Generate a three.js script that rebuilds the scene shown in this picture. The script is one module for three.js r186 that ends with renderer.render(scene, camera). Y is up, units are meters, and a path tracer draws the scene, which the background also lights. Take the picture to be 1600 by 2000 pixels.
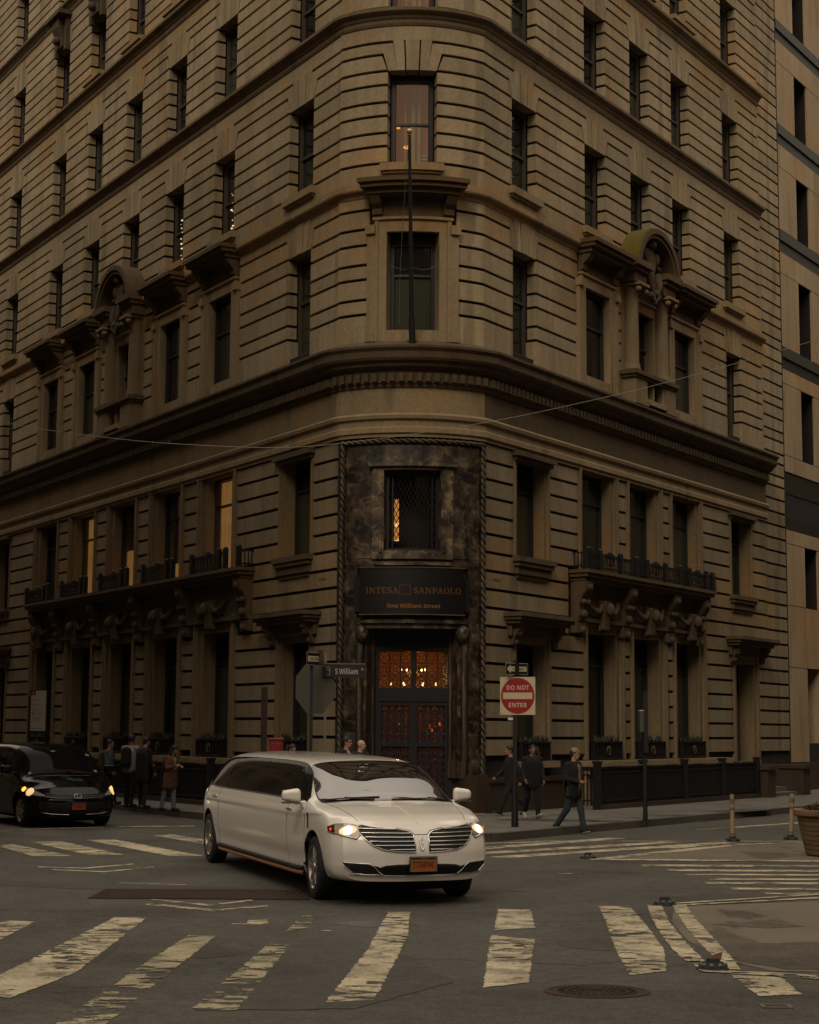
import * as THREE from 'three';
import { mergeGeometries, mergeVertices, toCreasedNormals } from 'three/addons/utils/BufferGeometryUtils.js';
import { RoundedBoxGeometry } from 'three/addons/geometries/RoundedBoxGeometry.js';
import { Brush, Evaluator, SUBTRACTION } from 'three-bvh-csg';

// ---------------------------------------------------------------- camera, sky, light, exposure
const scene = new THREE.Scene();
const camera = new THREE.PerspectiveCamera(2 * Math.atan(1000 / 3300) * 180 / Math.PI, 819 / 1024, 0.1, 900);
camera.position.set(0, 2.1, 0);
camera.rotation.set(Math.atan(427 / 3300), 0, 0.0066, 'YXZ');
const renderer = new THREE.WebGLRenderer({ antialias: true });
renderer.setSize(819, 1024);
renderer.toneMapping = THREE.LinearToneMapping;
renderer.toneMappingExposure = 2.1;
renderer.shadowMap.enabled = true;
{ // overcast evening sky: brighter overhead, warm grey, soft cloud mottling
  const w = 256, h = 128, d = new Float32Array(w * h * 4);
  for (let j = 0; j < h; j++) for (let i = 0; i < w; i++) {
    const el = (j + 0.5) / h * Math.PI - Math.PI / 2, az = i / w * Math.PI * 2;
    const s = Math.max(0, Math.sin(el));
    let L = el < 0 ? 0.05 : 0.80 * (0.16 + 0.84 * Math.pow(s, 1.25));
    L *= 1 + 0.10 * Math.sin(az * 2 + 3 * s) * Math.sin(7 * s + az) * (1 - s) + 0.05 * Math.sin(az * 5 + 11 * s);
    const o = (j * w + i) * 4;
    d[o] = L * 1.0; d[o + 1] = L * 0.865; d[o + 2] = L * 0.70; d[o + 3] = 1;
  }
  const t = new THREE.DataTexture(d, w, h, THREE.RGBAFormat, THREE.FloatType);
  t.mapping = THREE.EquirectangularReflectionMapping; t.magFilter = THREE.LinearFilter; t.minFilter = THREE.LinearFilter; t.needsUpdate = true;
  scene.background = t; scene.environment = t;
}
const sun = new THREE.DirectionalLight(new THREE.Color(1, 0.88, 0.7), 0.5);
sun.position.set(-18, 60, 34); sun.target.position.set(0, 4, -34); sun.castShadow = true; sun.shadow.radius = 40;
Object.assign(sun.shadow.camera, { left: -50, right: 50, top: 50, bottom: -50, near: 1, far: 160 });
sun.shadow.mapSize.set(2048, 2048);
scene.add(sun, sun.target);

// ---------------------------------------------------------------- helpers
let seedN = 12345;
const rnd = (a = 0, b = 1) => { seedN = (seedN * 1664525 + 1013904223) >>> 0; return a + (b - a) * (seedN / 4294967296); };
const taken = new Map();
function numbered(name) { const n = taken.get(name) ?? 0; taken.set(name, n + 1); return n ? name + '_' + String(n).padStart(3, '0') : name; }
const lerp = (a, b, t) => a + (b - a) * t, clamp = (x, a, b) => Math.min(b, Math.max(a, x)), sstep = (a, b, x) => { const t = clamp((x - a) / (b - a), 0, 1); return t * t * (3 - 2 * t); };
const lin = (r, g, b) => new THREE.Color().setRGB(r, g, b);

function tag(o, label, category, group, kind) { if (label) o.userData.label = label; if (category) o.userData.category = category; if (group) o.userData.group = group; if (kind) o.userData.kind = kind; return o; }
function thing(name, label, category, pos = [0, 0, 0], turn = 0, group) {
  const o = new THREE.Group(); o.name = numbered(name); o.position.set(...pos); o.rotation.y = turn; scene.add(o); return tag(o, label, category, group);
}
function strip(g) { // plain non-indexed geometry with position, normal, uv
  g = g.index ? g.toNonIndexed() : g;
  for (const k of Object.keys(g.attributes)) if (!['position', 'normal', 'uv', 'color'].includes(k)) g.deleteAttribute(k);
  if (!g.attributes.normal) g.computeVertexNormals();
  if (!g.attributes.uv) g.setAttribute('uv', new THREE.BufferAttribute(new Float32Array(g.attributes.position.count * 2), 2));
  g.morphAttributes = {}; g.groups = []; return g;
}
function boxUV(g, ox = 0, oy = 0) { // uv in metres from the dominant direction of each face
  const p = g.attributes.position, uv = new Float32Array(p.count * 2), a = new THREE.Vector3(), b = new THREE.Vector3(), c = new THREE.Vector3();
  for (let i = 0; i < p.count; i += 3) {
    a.fromBufferAttribute(p, i); b.fromBufferAttribute(p, i + 1).sub(a); c.fromBufferAttribute(p, i + 2).sub(a); b.cross(c);
    const x = Math.abs(b.x), y = Math.abs(b.y), z = Math.abs(b.z);
    for (let k = 0; k < 3; k++) { const n = i + k, X = p.getX(n), Y = p.getY(n), Z = p.getZ(n);
      const q = y >= x && y >= z ? [X, Z] : x > z ? [Z, Y] : [X, Y]; uv[n * 2] = q[0] + ox; uv[n * 2 + 1] = q[1] + oy; }
  }
  g.setAttribute('uv', new THREE.BufferAttribute(uv, 2)); return g;
}
function tone(g, v) { // one vertex tone for the whole piece
  const n = g.attributes.position.count, c = new Float32Array(n * 3), q = Array.isArray(v) ? v : [v, v, v];
  for (let i = 0; i < n; i++) { c[i * 3] = q[0]; c[i * 3 + 1] = q[1]; c[i * 3 + 2] = q[2]; }
  g.setAttribute('color', new THREE.BufferAttribute(c, 3)); return g;
}
function merge(list) { list = list.map(strip); const anyC = list.some(g => g.attributes.color); if (anyC) list.forEach(g => g.attributes.color || tone(g, 1)); return list.length === 1 ? list[0] : mergeGeometries(list, false); }
function mesh(name, geo, material, parent = scene) {
  const m = new THREE.Mesh(Array.isArray(geo) ? merge(geo) : geo, material);
  if (material.vertexColors && !m.geometry.attributes.color) tone(m.geometry, 1);
  m.name = parent === scene ? numbered(name) : name; m.castShadow = m.receiveShadow = true; parent.add(m); return m;
}
const bx = (x0, x1, y0, y1, z0, z1, sx = 1) => { const g = new THREE.BoxGeometry(x1 - x0, y1 - y0, z1 - z0, sx, 1, 1); g.translate((x0 + x1) / 2, (y0 + y1) / 2, (z0 + z1) / 2); return boxUV(strip(g)); };
const cyl = (r0, r1, h, n = 16, x = 0, y = 0, z = 0) => { const g = new THREE.CylinderGeometry(r1, r0, h, n); g.translate(x, y + h / 2, z); return strip(g); }; // base at y
const sph = (r, x = 0, y = 0, z = 0, sx = 1, sy = 1, sz = 1, n = 14) => { const g = new THREE.SphereGeometry(r, n, Math.ceil(n * 0.7)); g.scale(sx, sy, sz); g.translate(x, y, z); return strip(g); };
const rbox = (w, h, d, r, x = 0, y = 0, z = 0, seg = 2) => { const g = new RoundedBoxGeometry(w, h, d, seg, r); g.translate(x, y, z); return strip(g); };
function prism(pts, z0, z1, bevel = 0) {
  const s = new THREE.Shape(pts.map(p => new THREE.Vector2(p[0], p[1])));
  const g = new THREE.ExtrudeGeometry(s, { depth: z1 - z0 - 2 * bevel, bevelEnabled: bevel > 0, bevelSize: bevel, bevelOffset: -bevel, bevelThickness: bevel, bevelSegments: 1, steps: 1 });
  g.translate(0, 0, z0 + bevel); return boxUV(strip(g));
}
function tube(pts, r, n = 6, seg = 0, closed = false) {
  const c = new THREE.CatmullRomCurve3(pts.map(p => new THREE.Vector3(...p)), closed, 'centripetal');
  return strip(new THREE.TubeGeometry(c, seg || Math.max(2, pts.length * 4), r, n, closed));
}
function rod(a, b, r, n = 8, r2 = r) { // straight round bar between two points
  const A = new THREE.Vector3(...a), B = new THREE.Vector3(...b), L = A.distanceTo(B), g = new THREE.CylinderGeometry(r2, r, L, n);
  g.translate(0, L / 2, 0); g.applyQuaternion(new THREE.Quaternion().setFromUnitVectors(new THREE.Vector3(0, 1, 0), B.clone().sub(A).normalize())); g.translate(...a); return strip(g);
}
const torus = (R, r, x, y, z, n = 16, m = 5) => { const g = new THREE.TorusGeometry(R, r, m, n); g.translate(x, y, z); return strip(g); };
function sweep(path, prof, close = false) { // plan polyline [[x,z]] walked with the outside on its right hand when seen from above (+x then outside +z); profile [[out,y]] from bottom to top
  const n = path.length, off = [], P = path.map(p => new THREE.Vector2(...p));
  const nor = (a, b) => { const d = b.clone().sub(a).normalize(); return new THREE.Vector2(-d.y, d.x); };
  for (let i = 0; i < n; i++) {
    const a = i > 0 ? nor(P[i - 1], P[i]) : null, b = i < n - 1 ? nor(P[i], P[i + 1]) : null;
    if (!a || !b) off.push(a || b); else { const m = a.clone().add(b).normalize(); off.push(m.multiplyScalar(1 / Math.max(0.3, m.dot(b)))); }
  }
  const pos = [], uv = []; let L = 0;
  const V = (i, k) => [P[i].x + off[i].x * prof[k][0], prof[k][1], P[i].y + off[i].y * prof[k][0]];
  const cum = [0]; for (let k = 1; k < prof.length; k++) cum.push(cum[k - 1] + Math.hypot(prof[k][0] - prof[k - 1][0], prof[k][1] - prof[k - 1][1]));
  for (let i = 0; i < n - 1; i++) {
    const l = P[i].distanceTo(P[i + 1]);
    for (let k = 0; k < prof.length - 1; k++) {
      const a = V(i, k), b = V(i + 1, k), c = V(i + 1, k + 1), d = V(i, k + 1);
      pos.push(...a, ...b, ...c, ...a, ...c, ...d);
      const y0 = prof[0][1] + cum[k], y1 = prof[0][1] + cum[k + 1];
      uv.push(L, y0, L + l, y0, L + l, y1, L, y0, L + l, y1, L, y1);
    }
    L += l;
  }
  for (const [i, flip] of [[0, 1], [n - 1, 0]]) { // end caps
    const tri = THREE.ShapeUtils.triangulateShape(prof.map(p => new THREE.Vector2(p[0], p[1])), []);
    for (const t of tri) { const q = flip ? [t[0], t[2], t[1]] : t; for (const k of q) { pos.push(...V(i, k)); uv.push(prof[k][0], prof[k][1]); } }
  }
  const g = new THREE.BufferGeometry(); g.setAttribute('position', new THREE.Float32BufferAttribute(pos, 3)); g.setAttribute('uv', new THREE.Float32BufferAttribute(uv, 2));
  g.computeVertexNormals(); return g;
}

// ---------------------------------------------------------------- textures
const hsh = (x, y, s) => { let h = Math.imul(x | 0, 374761393) + Math.imul(y | 0, 668265263) + Math.imul(s | 0, 2147483647 ^ 0x5bd1e995); h = Math.imul(h ^ (h >>> 13), 1274126177); return ((h ^ (h >>> 16)) >>> 0) / 4294967296; };
function vnoise(x, y, px, py, s) { const xi = Math.floor(x), yi = Math.floor(y), fx = x - xi, fy = y - yi, u = fx * fx * (3 - 2 * fx), v = fy * fy * (3 - 2 * fy);
  const m = (a, p) => ((a % p) + p) % p, x0 = m(xi, px), x1 = m(xi + 1, px), y0 = m(yi, py), y1 = m(yi + 1, py);
  return lerp(lerp(hsh(x0, y0, s), hsh(x1, y0, s), u), lerp(hsh(x0, y1, s), hsh(x1, y1, s), u), v); }
function fbm(u, v, fx, fy, oct, s) { let a = 0.5, t = 0, n = 0; for (let o = 0; o < oct; o++) { t += a * vnoise(u * fx, v * fy, fx, fy, s + o * 17); n += a; a *= 0.5; fx *= 2; fy *= 2; } return t / n; }
function texture(w, h, f, srgb = false, rep = 1, repY = rep) { // f(u,v) -> [r,g,b] linear 0..1 or a number
  const d = new Uint8Array(w * h * 4), enc = x => Math.round(255 * clamp(srgb ? (x <= 0.0031308 ? x * 12.92 : 1.055 * Math.pow(x, 1 / 2.4) - 0.055) : x, 0, 1));
  for (let j = 0; j < h; j++) for (let i = 0; i < w; i++) { let c = f((i + 0.5) / w, (j + 0.5) / h); if (!Array.isArray(c)) c = [c, c, c]; const o = (j * w + i) * 4; d[o] = enc(c[0]); d[o + 1] = enc(c[1]); d[o + 2] = enc(c[2]); d[o + 3] = 255; }
  const t = new THREE.DataTexture(d, w, h); t.wrapS = t.wrapT = THREE.RepeatWrapping; t.magFilter = THREE.LinearFilter; t.minFilter = THREE.LinearMipmapLinearFilter; t.generateMipmaps = true;
  if (srgb) t.colorSpace = THREE.SRGBColorSpace; t.repeat.set(1 / rep, 1 / repY); t.needsUpdate = true; return t;
}
function canvasTex(w, h, draw) { const c = document.createElement('canvas'); c.width = w; c.height = h; draw(c.getContext('2d'), w, h); const t = new THREE.CanvasTexture(c); t.colorSpace = THREE.SRGBColorSpace; t.anisotropy = 8; return t; }

// sooty limestone, 9 m tile: mottling, vertical rain streaks, fine grain
const stoneF = (u, v) => {
  const big = fbm(u, v, 5, 4, 4, 3), streak = fbm(u, v, 60, 3, 3, 11), st2 = fbm(u, v, 18, 2, 3, 29), fine = fbm(u, v, 180, 180, 2, 41), rust = fbm(u, v, 4, 3, 3, 57);
  let k = 0.70 + 0.38 * big + 0.26 * (streak - 0.5) + 0.34 * (st2 - 0.5) + 0.30 * (fine - 0.5);
  k *= 1 - 0.36 * sstep(0.58, 0.76, st2);
  const w = sstep(0.52, 0.72, rust);
  return [0.320 * k * (1 + 0.05 * w), 0.246 * k * (1 - 0.10 * w), 0.146 * k * (1 - 0.28 * w)];
};
const stoneTex = texture(1024, 1024, stoneF, true, 9), stoneBump = texture(512, 512, (u, v) => 0.5 * fbm(u, v, 40, 40, 4, 5) + 0.5 * fbm(u, v, 160, 160, 2, 8), false, 4.5);
const asphaltF = (u, v) => { const a = fbm(u, v, 6, 6, 4, 71), g = hsh(Math.floor(u * 1024), Math.floor(v * 1024), 9), f = fbm(u, v, 240, 240, 2, 77), p = fbm(u, v, 3, 3, 3, 91); const m2 = fbm(u, v, 60, 60, 3, 79); let k = 0.74 + 0.55 * (a - 0.5) + 0.6 * (f - 0.5) + 0.40 * (g - 0.5) + 0.5 * (p - 0.5) + 0.5 * (m2 - 0.5) + (g > 0.955 ? 1.2 : 0) - 0.25 * sstep(0.60, 0.72, p); return [0.074 * k, 0.068 * k, 0.056 * k]; };
const asphaltTex = texture(1024, 1024, asphaltF, true, 6), asphaltBump = texture(1024, 1024, (u, v) => 0.6 * fbm(u, v, 200, 200, 3, 13) + 0.4 * hsh(Math.floor(u * 700), Math.floor(v * 700), 4), false, 3);
const concreteTex = texture(1024, 1024, (u, v) => { const a = fbm(u, v, 7, 7, 5, 101), f = fbm(u, v, 220, 220, 2, 103), s = fbm(u, v, 24, 24, 3, 107); const k = 0.7 + 0.5 * (a - 0.3) + 0.35 * (f - 0.5) - 0.35 * sstep(0.62, 0.7, s); return [0.150 * k, 0.140 * k, 0.122 * k]; }, true, 7);
const gravelTex = texture(1024, 1024, (u, v) => { const a = fbm(u, v, 5, 5, 5, 131), f = hsh(Math.floor(u * 900), Math.floor(v * 900), 31), d = fbm(u, v, 9, 3, 4, 137); const k = 0.72 + 0.45 * (a - 0.4) + 0.5 * (f - 0.5) - 0.35 * sstep(0.58, 0.68, d); return [0.185 * k, 0.155 * k, 0.115 * k]; }, true, 5);
const paintF = (u, v) => { const a = fbm(u, v, 10, 10, 4, 151), f = fbm(u, v, 220, 220, 2, 157), d = fbm(u, v, 26, 26, 3, 171); const k = 0.78 + 0.9 * (a - 0.5) + 0.5 * (f - 0.5) - 0.35 * sstep(0.52, 0.68, d); return [0.52 * k, 0.45 * k, 0.305 * k]; };
const paintTex = texture(1024, 1024, paintF, true, 5);
const paintAlpha = texture(2048, 2048, (u, v) => { const c = fbm(u, v, 36, 60, 4, 163), big = fbm(u, v, 4, 5, 3, 167), sp = fbm(u, v, 160, 260, 2, 169); const m = c + 0.75 * (big - 0.5) + 0.16 * (sp - 0.5); return m > 0.70 ? 0 : 1; }, false, 5);
const wornAlpha = texture(2048, 2048, (u, v) => { const c = fbm(u, v, 30, 64, 5, 263), big = fbm(u, v, 6, 5, 3, 267), sp = fbm(u, v, 200, 300, 2, 269); const m = c + 0.95 * (big - 0.5) + 0.30 * (sp - 0.5); return m > 0.62 ? 0 : 1; }, false, 5);
const marbleTex = texture(1024, 1024, (u, v) => { const w1 = fbm(u, v, 6, 6, 4, 201), w2 = fbm(u, v, 5, 5, 4, 207); const n = Math.abs(fbm(u + 0.12 * w1, v + 0.12 * w2, 9, 9, 5, 211) - 0.5) * 2, m = fbm(u + .05 * w2, v, 14, 14, 4, 223); const vein = 1 - sstep(0.0, 0.16, n); const k = 0.12 + 1.7 * (m - 0.3) * (m > 0.3 ? 1 : 0.2) + 1.5 * vein * m; return [0.066 * k, 0.047 * k, 0.029 * k]; }, true, 3);
const fabricBump = texture(256, 256, (u, v) => fbm(u, v, 60, 60, 3, 301), false, 0.4);

// ---------------------------------------------------------------- materials
const std = o => new THREE.MeshStandardMaterial(o), phys = o => new THREE.MeshPhysicalMaterial(o);
const M = {
  stone: std({ map: stoneTex, bumpMap: stoneBump, bumpScale: 0.006, roughness: 0.93, vertexColors: true }),
  stoneBack: std({ color: lin(0.011, 0.0065, 0.006), roughness: 0.95 }),
  stonePlain: std({ map: stoneTex, bumpMap: stoneBump, bumpScale: 0.004, roughness: 0.93, color: lin(0.80, 0.76, 0.70), vertexColors: true }),
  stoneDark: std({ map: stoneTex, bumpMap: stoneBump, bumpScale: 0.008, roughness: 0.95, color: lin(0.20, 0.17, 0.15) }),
  stoneMid: std({ map: stoneTex, bumpMap: stoneBump, bumpScale: 0.006, roughness: 0.95, color: lin(0.62, 0.58, 0.52), vertexColors: true }),
  stoneSill: std({ map: stoneTex, bumpMap: stoneBump, bumpScale: 0.006, roughness: 0.95, color: lin(0.42, 0.38, 0.35), vertexColors: true }),
  marbleMid: phys({ map: marbleTex, color: lin(1.25, 1.15, 1.0), roughness: 0.55, bumpMap: stoneBump, bumpScale: 0.004 }),
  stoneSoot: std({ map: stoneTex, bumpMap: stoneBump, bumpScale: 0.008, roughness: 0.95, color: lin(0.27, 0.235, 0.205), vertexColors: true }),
  moss: std({ map: stoneTex, color: lin(0.32, 0.33, 0.06), roughness: 1, bumpMap: stoneBump, bumpScale: 0.02 }),
  granite: std({ map: stoneTex, color: lin(0.14, 0.115, 0.095), roughness: 0.6 }),
  marble: phys({ map: marbleTex, roughness: 0.45, bumpMap: stoneBump, bumpScale: 0.003 }),
  marbleLight: phys({ map: marbleTex, color: lin(1.8, 1.7, 1.55), roughness: 0.5, bumpMap: stoneBump, bumpScale: 0.004 }),
  glass: phys({ color: lin(0.010, 0.009, 0.010), roughness: 0.06, specularIntensity: 0.8 }),
  glassGreen: phys({ color: lin(0.022, 0.026, 0.018), roughness: 0.08, specularIntensity: 0.9 }),
  glassOlive: phys({ color: lin(0.040, 0.042, 0.028), roughness: 0.12, specularIntensity: 0.8 }),
  glassClear: phys({ color: lin(0.92, 0.92, 0.90), roughness: 0.02, transmission: 1, thickness: 0, ior: 1.45 }),
  frame: std({ color: lin(0.016, 0.012, 0.011), roughness: 0.55 }),
  frameTan: std({ color: lin(0.060, 0.045, 0.030), roughness: 0.7 }),
  iron: std({ color: lin(0.009, 0.007, 0.009), roughness: 0.5, metalness: 0.2 }),
  ironPole: std({ color: lin(0.012, 0.010, 0.012), roughness: 0.55, metalness: 0.2 }),
  galv: std({ color: lin(0.16, 0.145, 0.115), roughness: 0.6, metalness: 0.35 }),
  signBack: std({ color: lin(0.075, 0.066, 0.048), roughness: 0.6, metalness: 0.3 }),
  white: std({ color: lin(0.62, 0.60, 0.55), roughness: 0.6 }),
  asphalt: std({ map: asphaltTex, bumpMap: asphaltBump, bumpScale: 0.006, roughness: 0.86 }),
  concrete: std({ map: concreteTex, bumpMap: stoneBump, bumpScale: 0.003, roughness: 0.9 }),
  kerb: std({ map: concreteTex, color: lin(0.55, 0.5, 0.47), roughness: 0.85 }),
  gravel: std({ map: gravelTex, bumpMap: asphaltBump, bumpScale: 0.005, roughness: 0.92 }),
  paint: std({ map: paintTex, alphaMap: paintAlpha, alphaTest: 0.5, roughness: 0.8, bumpMap: asphaltBump, bumpScale: 0.004 }),
  paintWorn: std({ map: paintTex, alphaMap: wornAlpha, alphaTest: 0.5, color: lin(0.78, 0.78, 0.76), roughness: 0.85, bumpMap: asphaltBump, bumpScale: 0.004 }),
  stoneFrame: std({ map: stoneTex, bumpMap: stoneBump, bumpScale: 0.005, roughness: 0.95, color: lin(0.60, 0.55, 0.49), vertexColors: true }),
  castIron: std({ color: lin(0.040, 0.030, 0.022), roughness: 0.6, metalness: 0.5 }),
  rust: std({ color: lin(0.058, 0.030, 0.017), roughness: 0.8, metalness: 0.3 }),
  rubber: std({ color: lin(0.012, 0.012, 0.013), roughness: 0.8 }),
  chrome: std({ color: lin(0.70, 0.68, 0.66), roughness: 0.12, metalness: 1 }),
  black: std({ color: lin(0.008, 0.007, 0.008), roughness: 0.6 }),
};
// ---------------------------------------------------------------- the setting: road, pavement, plaza, markings
const PL = new THREE.Vector3(-1.803, 0, -40.944), PR = new THREE.Vector3(1.809, 0, -40.893), RB = 2.96, CB = new THREE.Vector3(0.003, 0, -43.229);
const aLz = -31.55 * Math.PI / 180, aRz = 33.44 * Math.PI / 180;
const dL = [Math.sin(aLz), -Math.cos(aLz)], dR = [Math.sin(aRz), -Math.cos(aRz)], nL = [dL[1], -dL[0]], nR = [-dR[1], dR[0]];   // plan directions and outward normals
const atL = (u, o = 0) => [PL.x + dL[0] * u + nL[0] * o, PL.z + dL[1] * u + nL[1] * o];
const atR = (u, o = 0) => [PR.x + dR[0] * u + nR[0] * o, PR.z + dR[1] * u + nR[1] * o];
function structure(name, g, m) { return tag(mesh(name, g, m), null, null, null, 'structure'); }
function sheet(pts, y) { // flat polygon [[x,z]] at height y, uv in metres
  const g = new THREE.ShapeGeometry(new THREE.Shape(pts.map(p => new THREE.Vector2(p[0], -p[1])))); g.rotateX(-Math.PI / 2); g.translate(0, y, 0); return boxUV(strip(g));
}
function ragged(pts, y, amp = 0.02, step = 0.18) { // worn outline
  const q = []; for (let i = 0; i < pts.length; i++) { const a = pts[i], b = pts[(i + 1) % pts.length], L = Math.hypot(b[0] - a[0], b[1] - a[1]), n = Math.max(1, Math.round(L / step));
    for (let k = 0; k < n; k++) q.push([lerp(a[0], b[0], k / n) + (k ? rnd(-amp, amp) : 0), lerp(a[1], b[1], k / n) + (k ? rnd(-amp, amp) : 0)]); }
  return sheet(q, y);
}
const road = structure('road', sheet([[-300, 60], [300, 60], [300, -420], [-300, -420]], 0), M.asphalt);
{ // corner pavement with a rounded kerb
  const c = []; for (let i = 0; i <= 14; i++) { const t = i / 14, p0 = [-1.25, -34.3], p1 = [0.35, -31.9], p2 = [1.75, -33.0]; c.push([(1 - t) ** 2 * p0[0] + 2 * t * (1 - t) * p1[0] + t * t * p2[0], (1 - t) ** 2 * p0[1] + 2 * t * (1 - t) * p1[1] + t * t * p2[1]]); }
  const front = [atL(90, 2.95), ...c, atR(0, 4.35), atR(8, 4.5), atR(20, 4.7), atR(90, 4.8)];
  const back = [atR(90, -6), atR(0, -3), atL(0, -3), atL(90, -6)];
  const kerbPath = front;
  structure('pavement', sheet([...front.map((p, i) => p), ...back].map(p => p), 0.150), M.concrete);
  structure('kerb', sweep(kerbPath, [[0.0, 0.0], [0.012, 0.0], [0.0, 0.135], [-0.03, 0.154], [-0.16, 0.154], [-0.16, 0.0]]), M.kerb);
  // paving joints: narrow dark grooves as thin strips between flags
  const jr = [];
  const joint = (a, b) => { const d = [b[0] - a[0], b[1] - a[1]], L = Math.hypot(...d), n = [-d[1] / L * 0.008, d[0] / L * 0.008]; jr.push(sheet([[a[0] + n[0], a[1] + n[1]], [b[0] + n[0], b[1] + n[1]], [b[0] - n[0], b[1] - n[1]], [a[0] - n[0], a[1] - n[1]]], 0.154)); };
  for (let u = 1; u < 40; u += 1.5) { joint(atR(u, 0.2), atR(u, 4.2)); joint(atL(u, 0.2), atL(u, 2.75)); }
  joint(atR(0, 1.6), atR(40, 1.6)); joint(atR(0, 3.1), atR(40, 3.1)); joint(atL(0, 1.5), atL(40, 1.5));
  structure('pavement_joint', jr, std({ color: lin(0.03, 0.028, 0.024), roughness: 1 }));
  // dark patched flags
  structure('pavement_patch', [ragged([[1.9, -37.9], [4.4, -37.4], [5.0, -38.0], [2.6, -38.7]], 0.156, 0.02), ragged([[5.9, -40.0], [6.9, -40.6], [6.5, -40.9], [5.5, -40.3]], 0.156, 0.02), ragged([[8.0, -42.2], [9.4, -43.9], [8.6, -44.3], [7.4, -42.8]], 0.156, 0.02)], std({ map: concreteTex, color: lin(0.5, 0.45, 0.42), roughness: 0.95 }));
}
// plaza surfaces of tan epoxy gravel
structure('plaza', ragged([[3.25, -20.95], [2.95, -19.2], [2.86, -17.6], [2.95, -16.2], [3.25, -15.4], [9, -15.1], [16, -15], [16, -24.4], [8, -22.9]], 0.004, 0.01), M.gravel);
structure('plaza', ragged([[3.1, -28.45], [3.7, -28.6], [6.8, -28.5], [16, -28.4], [16, -35.0], [7.8, -33.4], [6.2, -32.5], [4.5, -30.4]], 0.004, 0.01), M.gravel);
structure('asphalt_patch', [ragged([[3.0, -17.3], [3.1, -16.0], [3.4, -15.5], [8.5, -15.3], [8.5, -18.2], [5, -17.6]], 0.008, 0.03), ragged([[3.35, -19.0], [3.9, -18.7], [4.35, -18.9], [4.2, -19.6], [3.8, -19.3]], 0.008, 0.03)], std({ map: asphaltTex, color: lin(1.25, 1.15, 1.0), roughness: 0.9 }));
structure('asphalt_patch', [ragged([[-9, -25.6], [-4.2, -23.3], [-1.2, -23.1], [-1.0, -22.8], [-4.4, -22.75], [-9, -24.6]], 0.004, 0.03), ragged([[-1.0, -17.6], [-0.2, -17.2], [0.4, -14.6], [-0.4, -13.2], [-1.6, -13.1]], 0.004, 0.03), ragged([[-6.2, -32.9], [-5.0, -33.1], [-4.2, -32.6], [-5.2, -32.3]], 0.004, 0.03)], std({ map: asphaltTex, color: lin(0.8, 0.78, 0.76), roughness: 0.85 }));
// road paint. each stripe is its own sheet, worn through in patches
function stripe(pieces, name = 'crosswalk_stripe', y = 0.006, amp = 0.012, m = M.paint) { return structure(name, pieces.map(p => ragged(p, y, Math.min(amp, 0.014), 0.05)), m); }
stripe([[[-4.9, -18.5], [-4.33, -18.95], [-4.06, -18.87], [-4.05, -16.9], [-4.9, -14.9]]]);
stripe([[[-3.52, -13.9], [-3.27, -19.35], [-2.91, -19.33], [-2.86, -15.0], [-3.1, -13.6]]]);
stripe([[[-2.5, -12.4], [-2.36, -15.6], [-2.23, -17.75], [-1.95, -17.75], [-2.0, -16.4], [-2.15, -12.4]]], 'crosswalk_stripe', 0.006, 0.012, M.paintWorn);
stripe([[[-1.63, -13.0], [-1.48, -15.3], [-1.36, -17.1], [-1.15, -17.0], [-1.2, -15.3], [-1.28, -13.1]], [[-1.27, -18.1], [-1.19, -19.7], [-1.03, -19.6], [-1.05, -18.5]]], 'crosswalk_stripe', 0.006, 0.012, M.paintWorn);
stripe([[[-0.63, -13.5], [-0.38, -16.6], [-0.22, -20.1], [0.04, -20.12], [0.02, -19.0], [0.02, -18.0], [-0.06, -16.6], [-0.25, -13.63]]]);
stripe([[[0.63, -14.3], [0.88, -18.0], [1.05, -17.75], [1.3, -17.6], [1.03, -14.62]], [[0.93, -18.35], [1.08, -20.5], [1.47, -20.48], [1.38, -18.6], [1.15, -18.5]]]);
stripe([[[2.33, -20.97], [2.7, -20.94], [2.62, -18.8], [2.5, -16.8], [2.3, -15.35], [1.94, -15.1], [2.04, -17.0], [2.2, -19.0]]]);
stripe([[[2.83, -15.16], [3.24, -15.0], [3.2, -14.05], [2.83, -13.95]]]);
for (const o of [0, 0.32]) stripe([[[2.93 + o * 0.95, -21.05], [3.1 + o * 0.95, -21.03], [2.93 + o, -19.3], [2.82 + o, -17.6], [2.76 + o * 0.9, -16.2], [2.79 + o * 0.6, -15.45], [2.62 + o * 0.5, -15.45], [2.57 + o, -16.3], [2.63 + o, -17.7], [2.76 + o, -19.4]]], 'lane_line', 0.010, 0.012);
stripe([[[2.6, -15.45], [2.62, -15.3], [3.2, -15.05], [4.4, -14.6], [4.4, -14.75], [3.3, -15.25]], [[3.3, -15.05], [4.4, -14.35], [4.4, -14.5], [3.4, -15.12]]], 'lane_line', 0.010, 0.012);
for (const o of [0, 0.34]) stripe([[[3.25, -21.0 - o * 0.6], [3.25, -21.1 - o * 0.6], [5.3, -22.2 - o * 1.2], [9, -24.0 - o * 1.6], [9, -23.85 - o * 1.6], [5.3, -22.06 - o * 1.2]]], 'lane_line', 0.010, 0.01);
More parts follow.
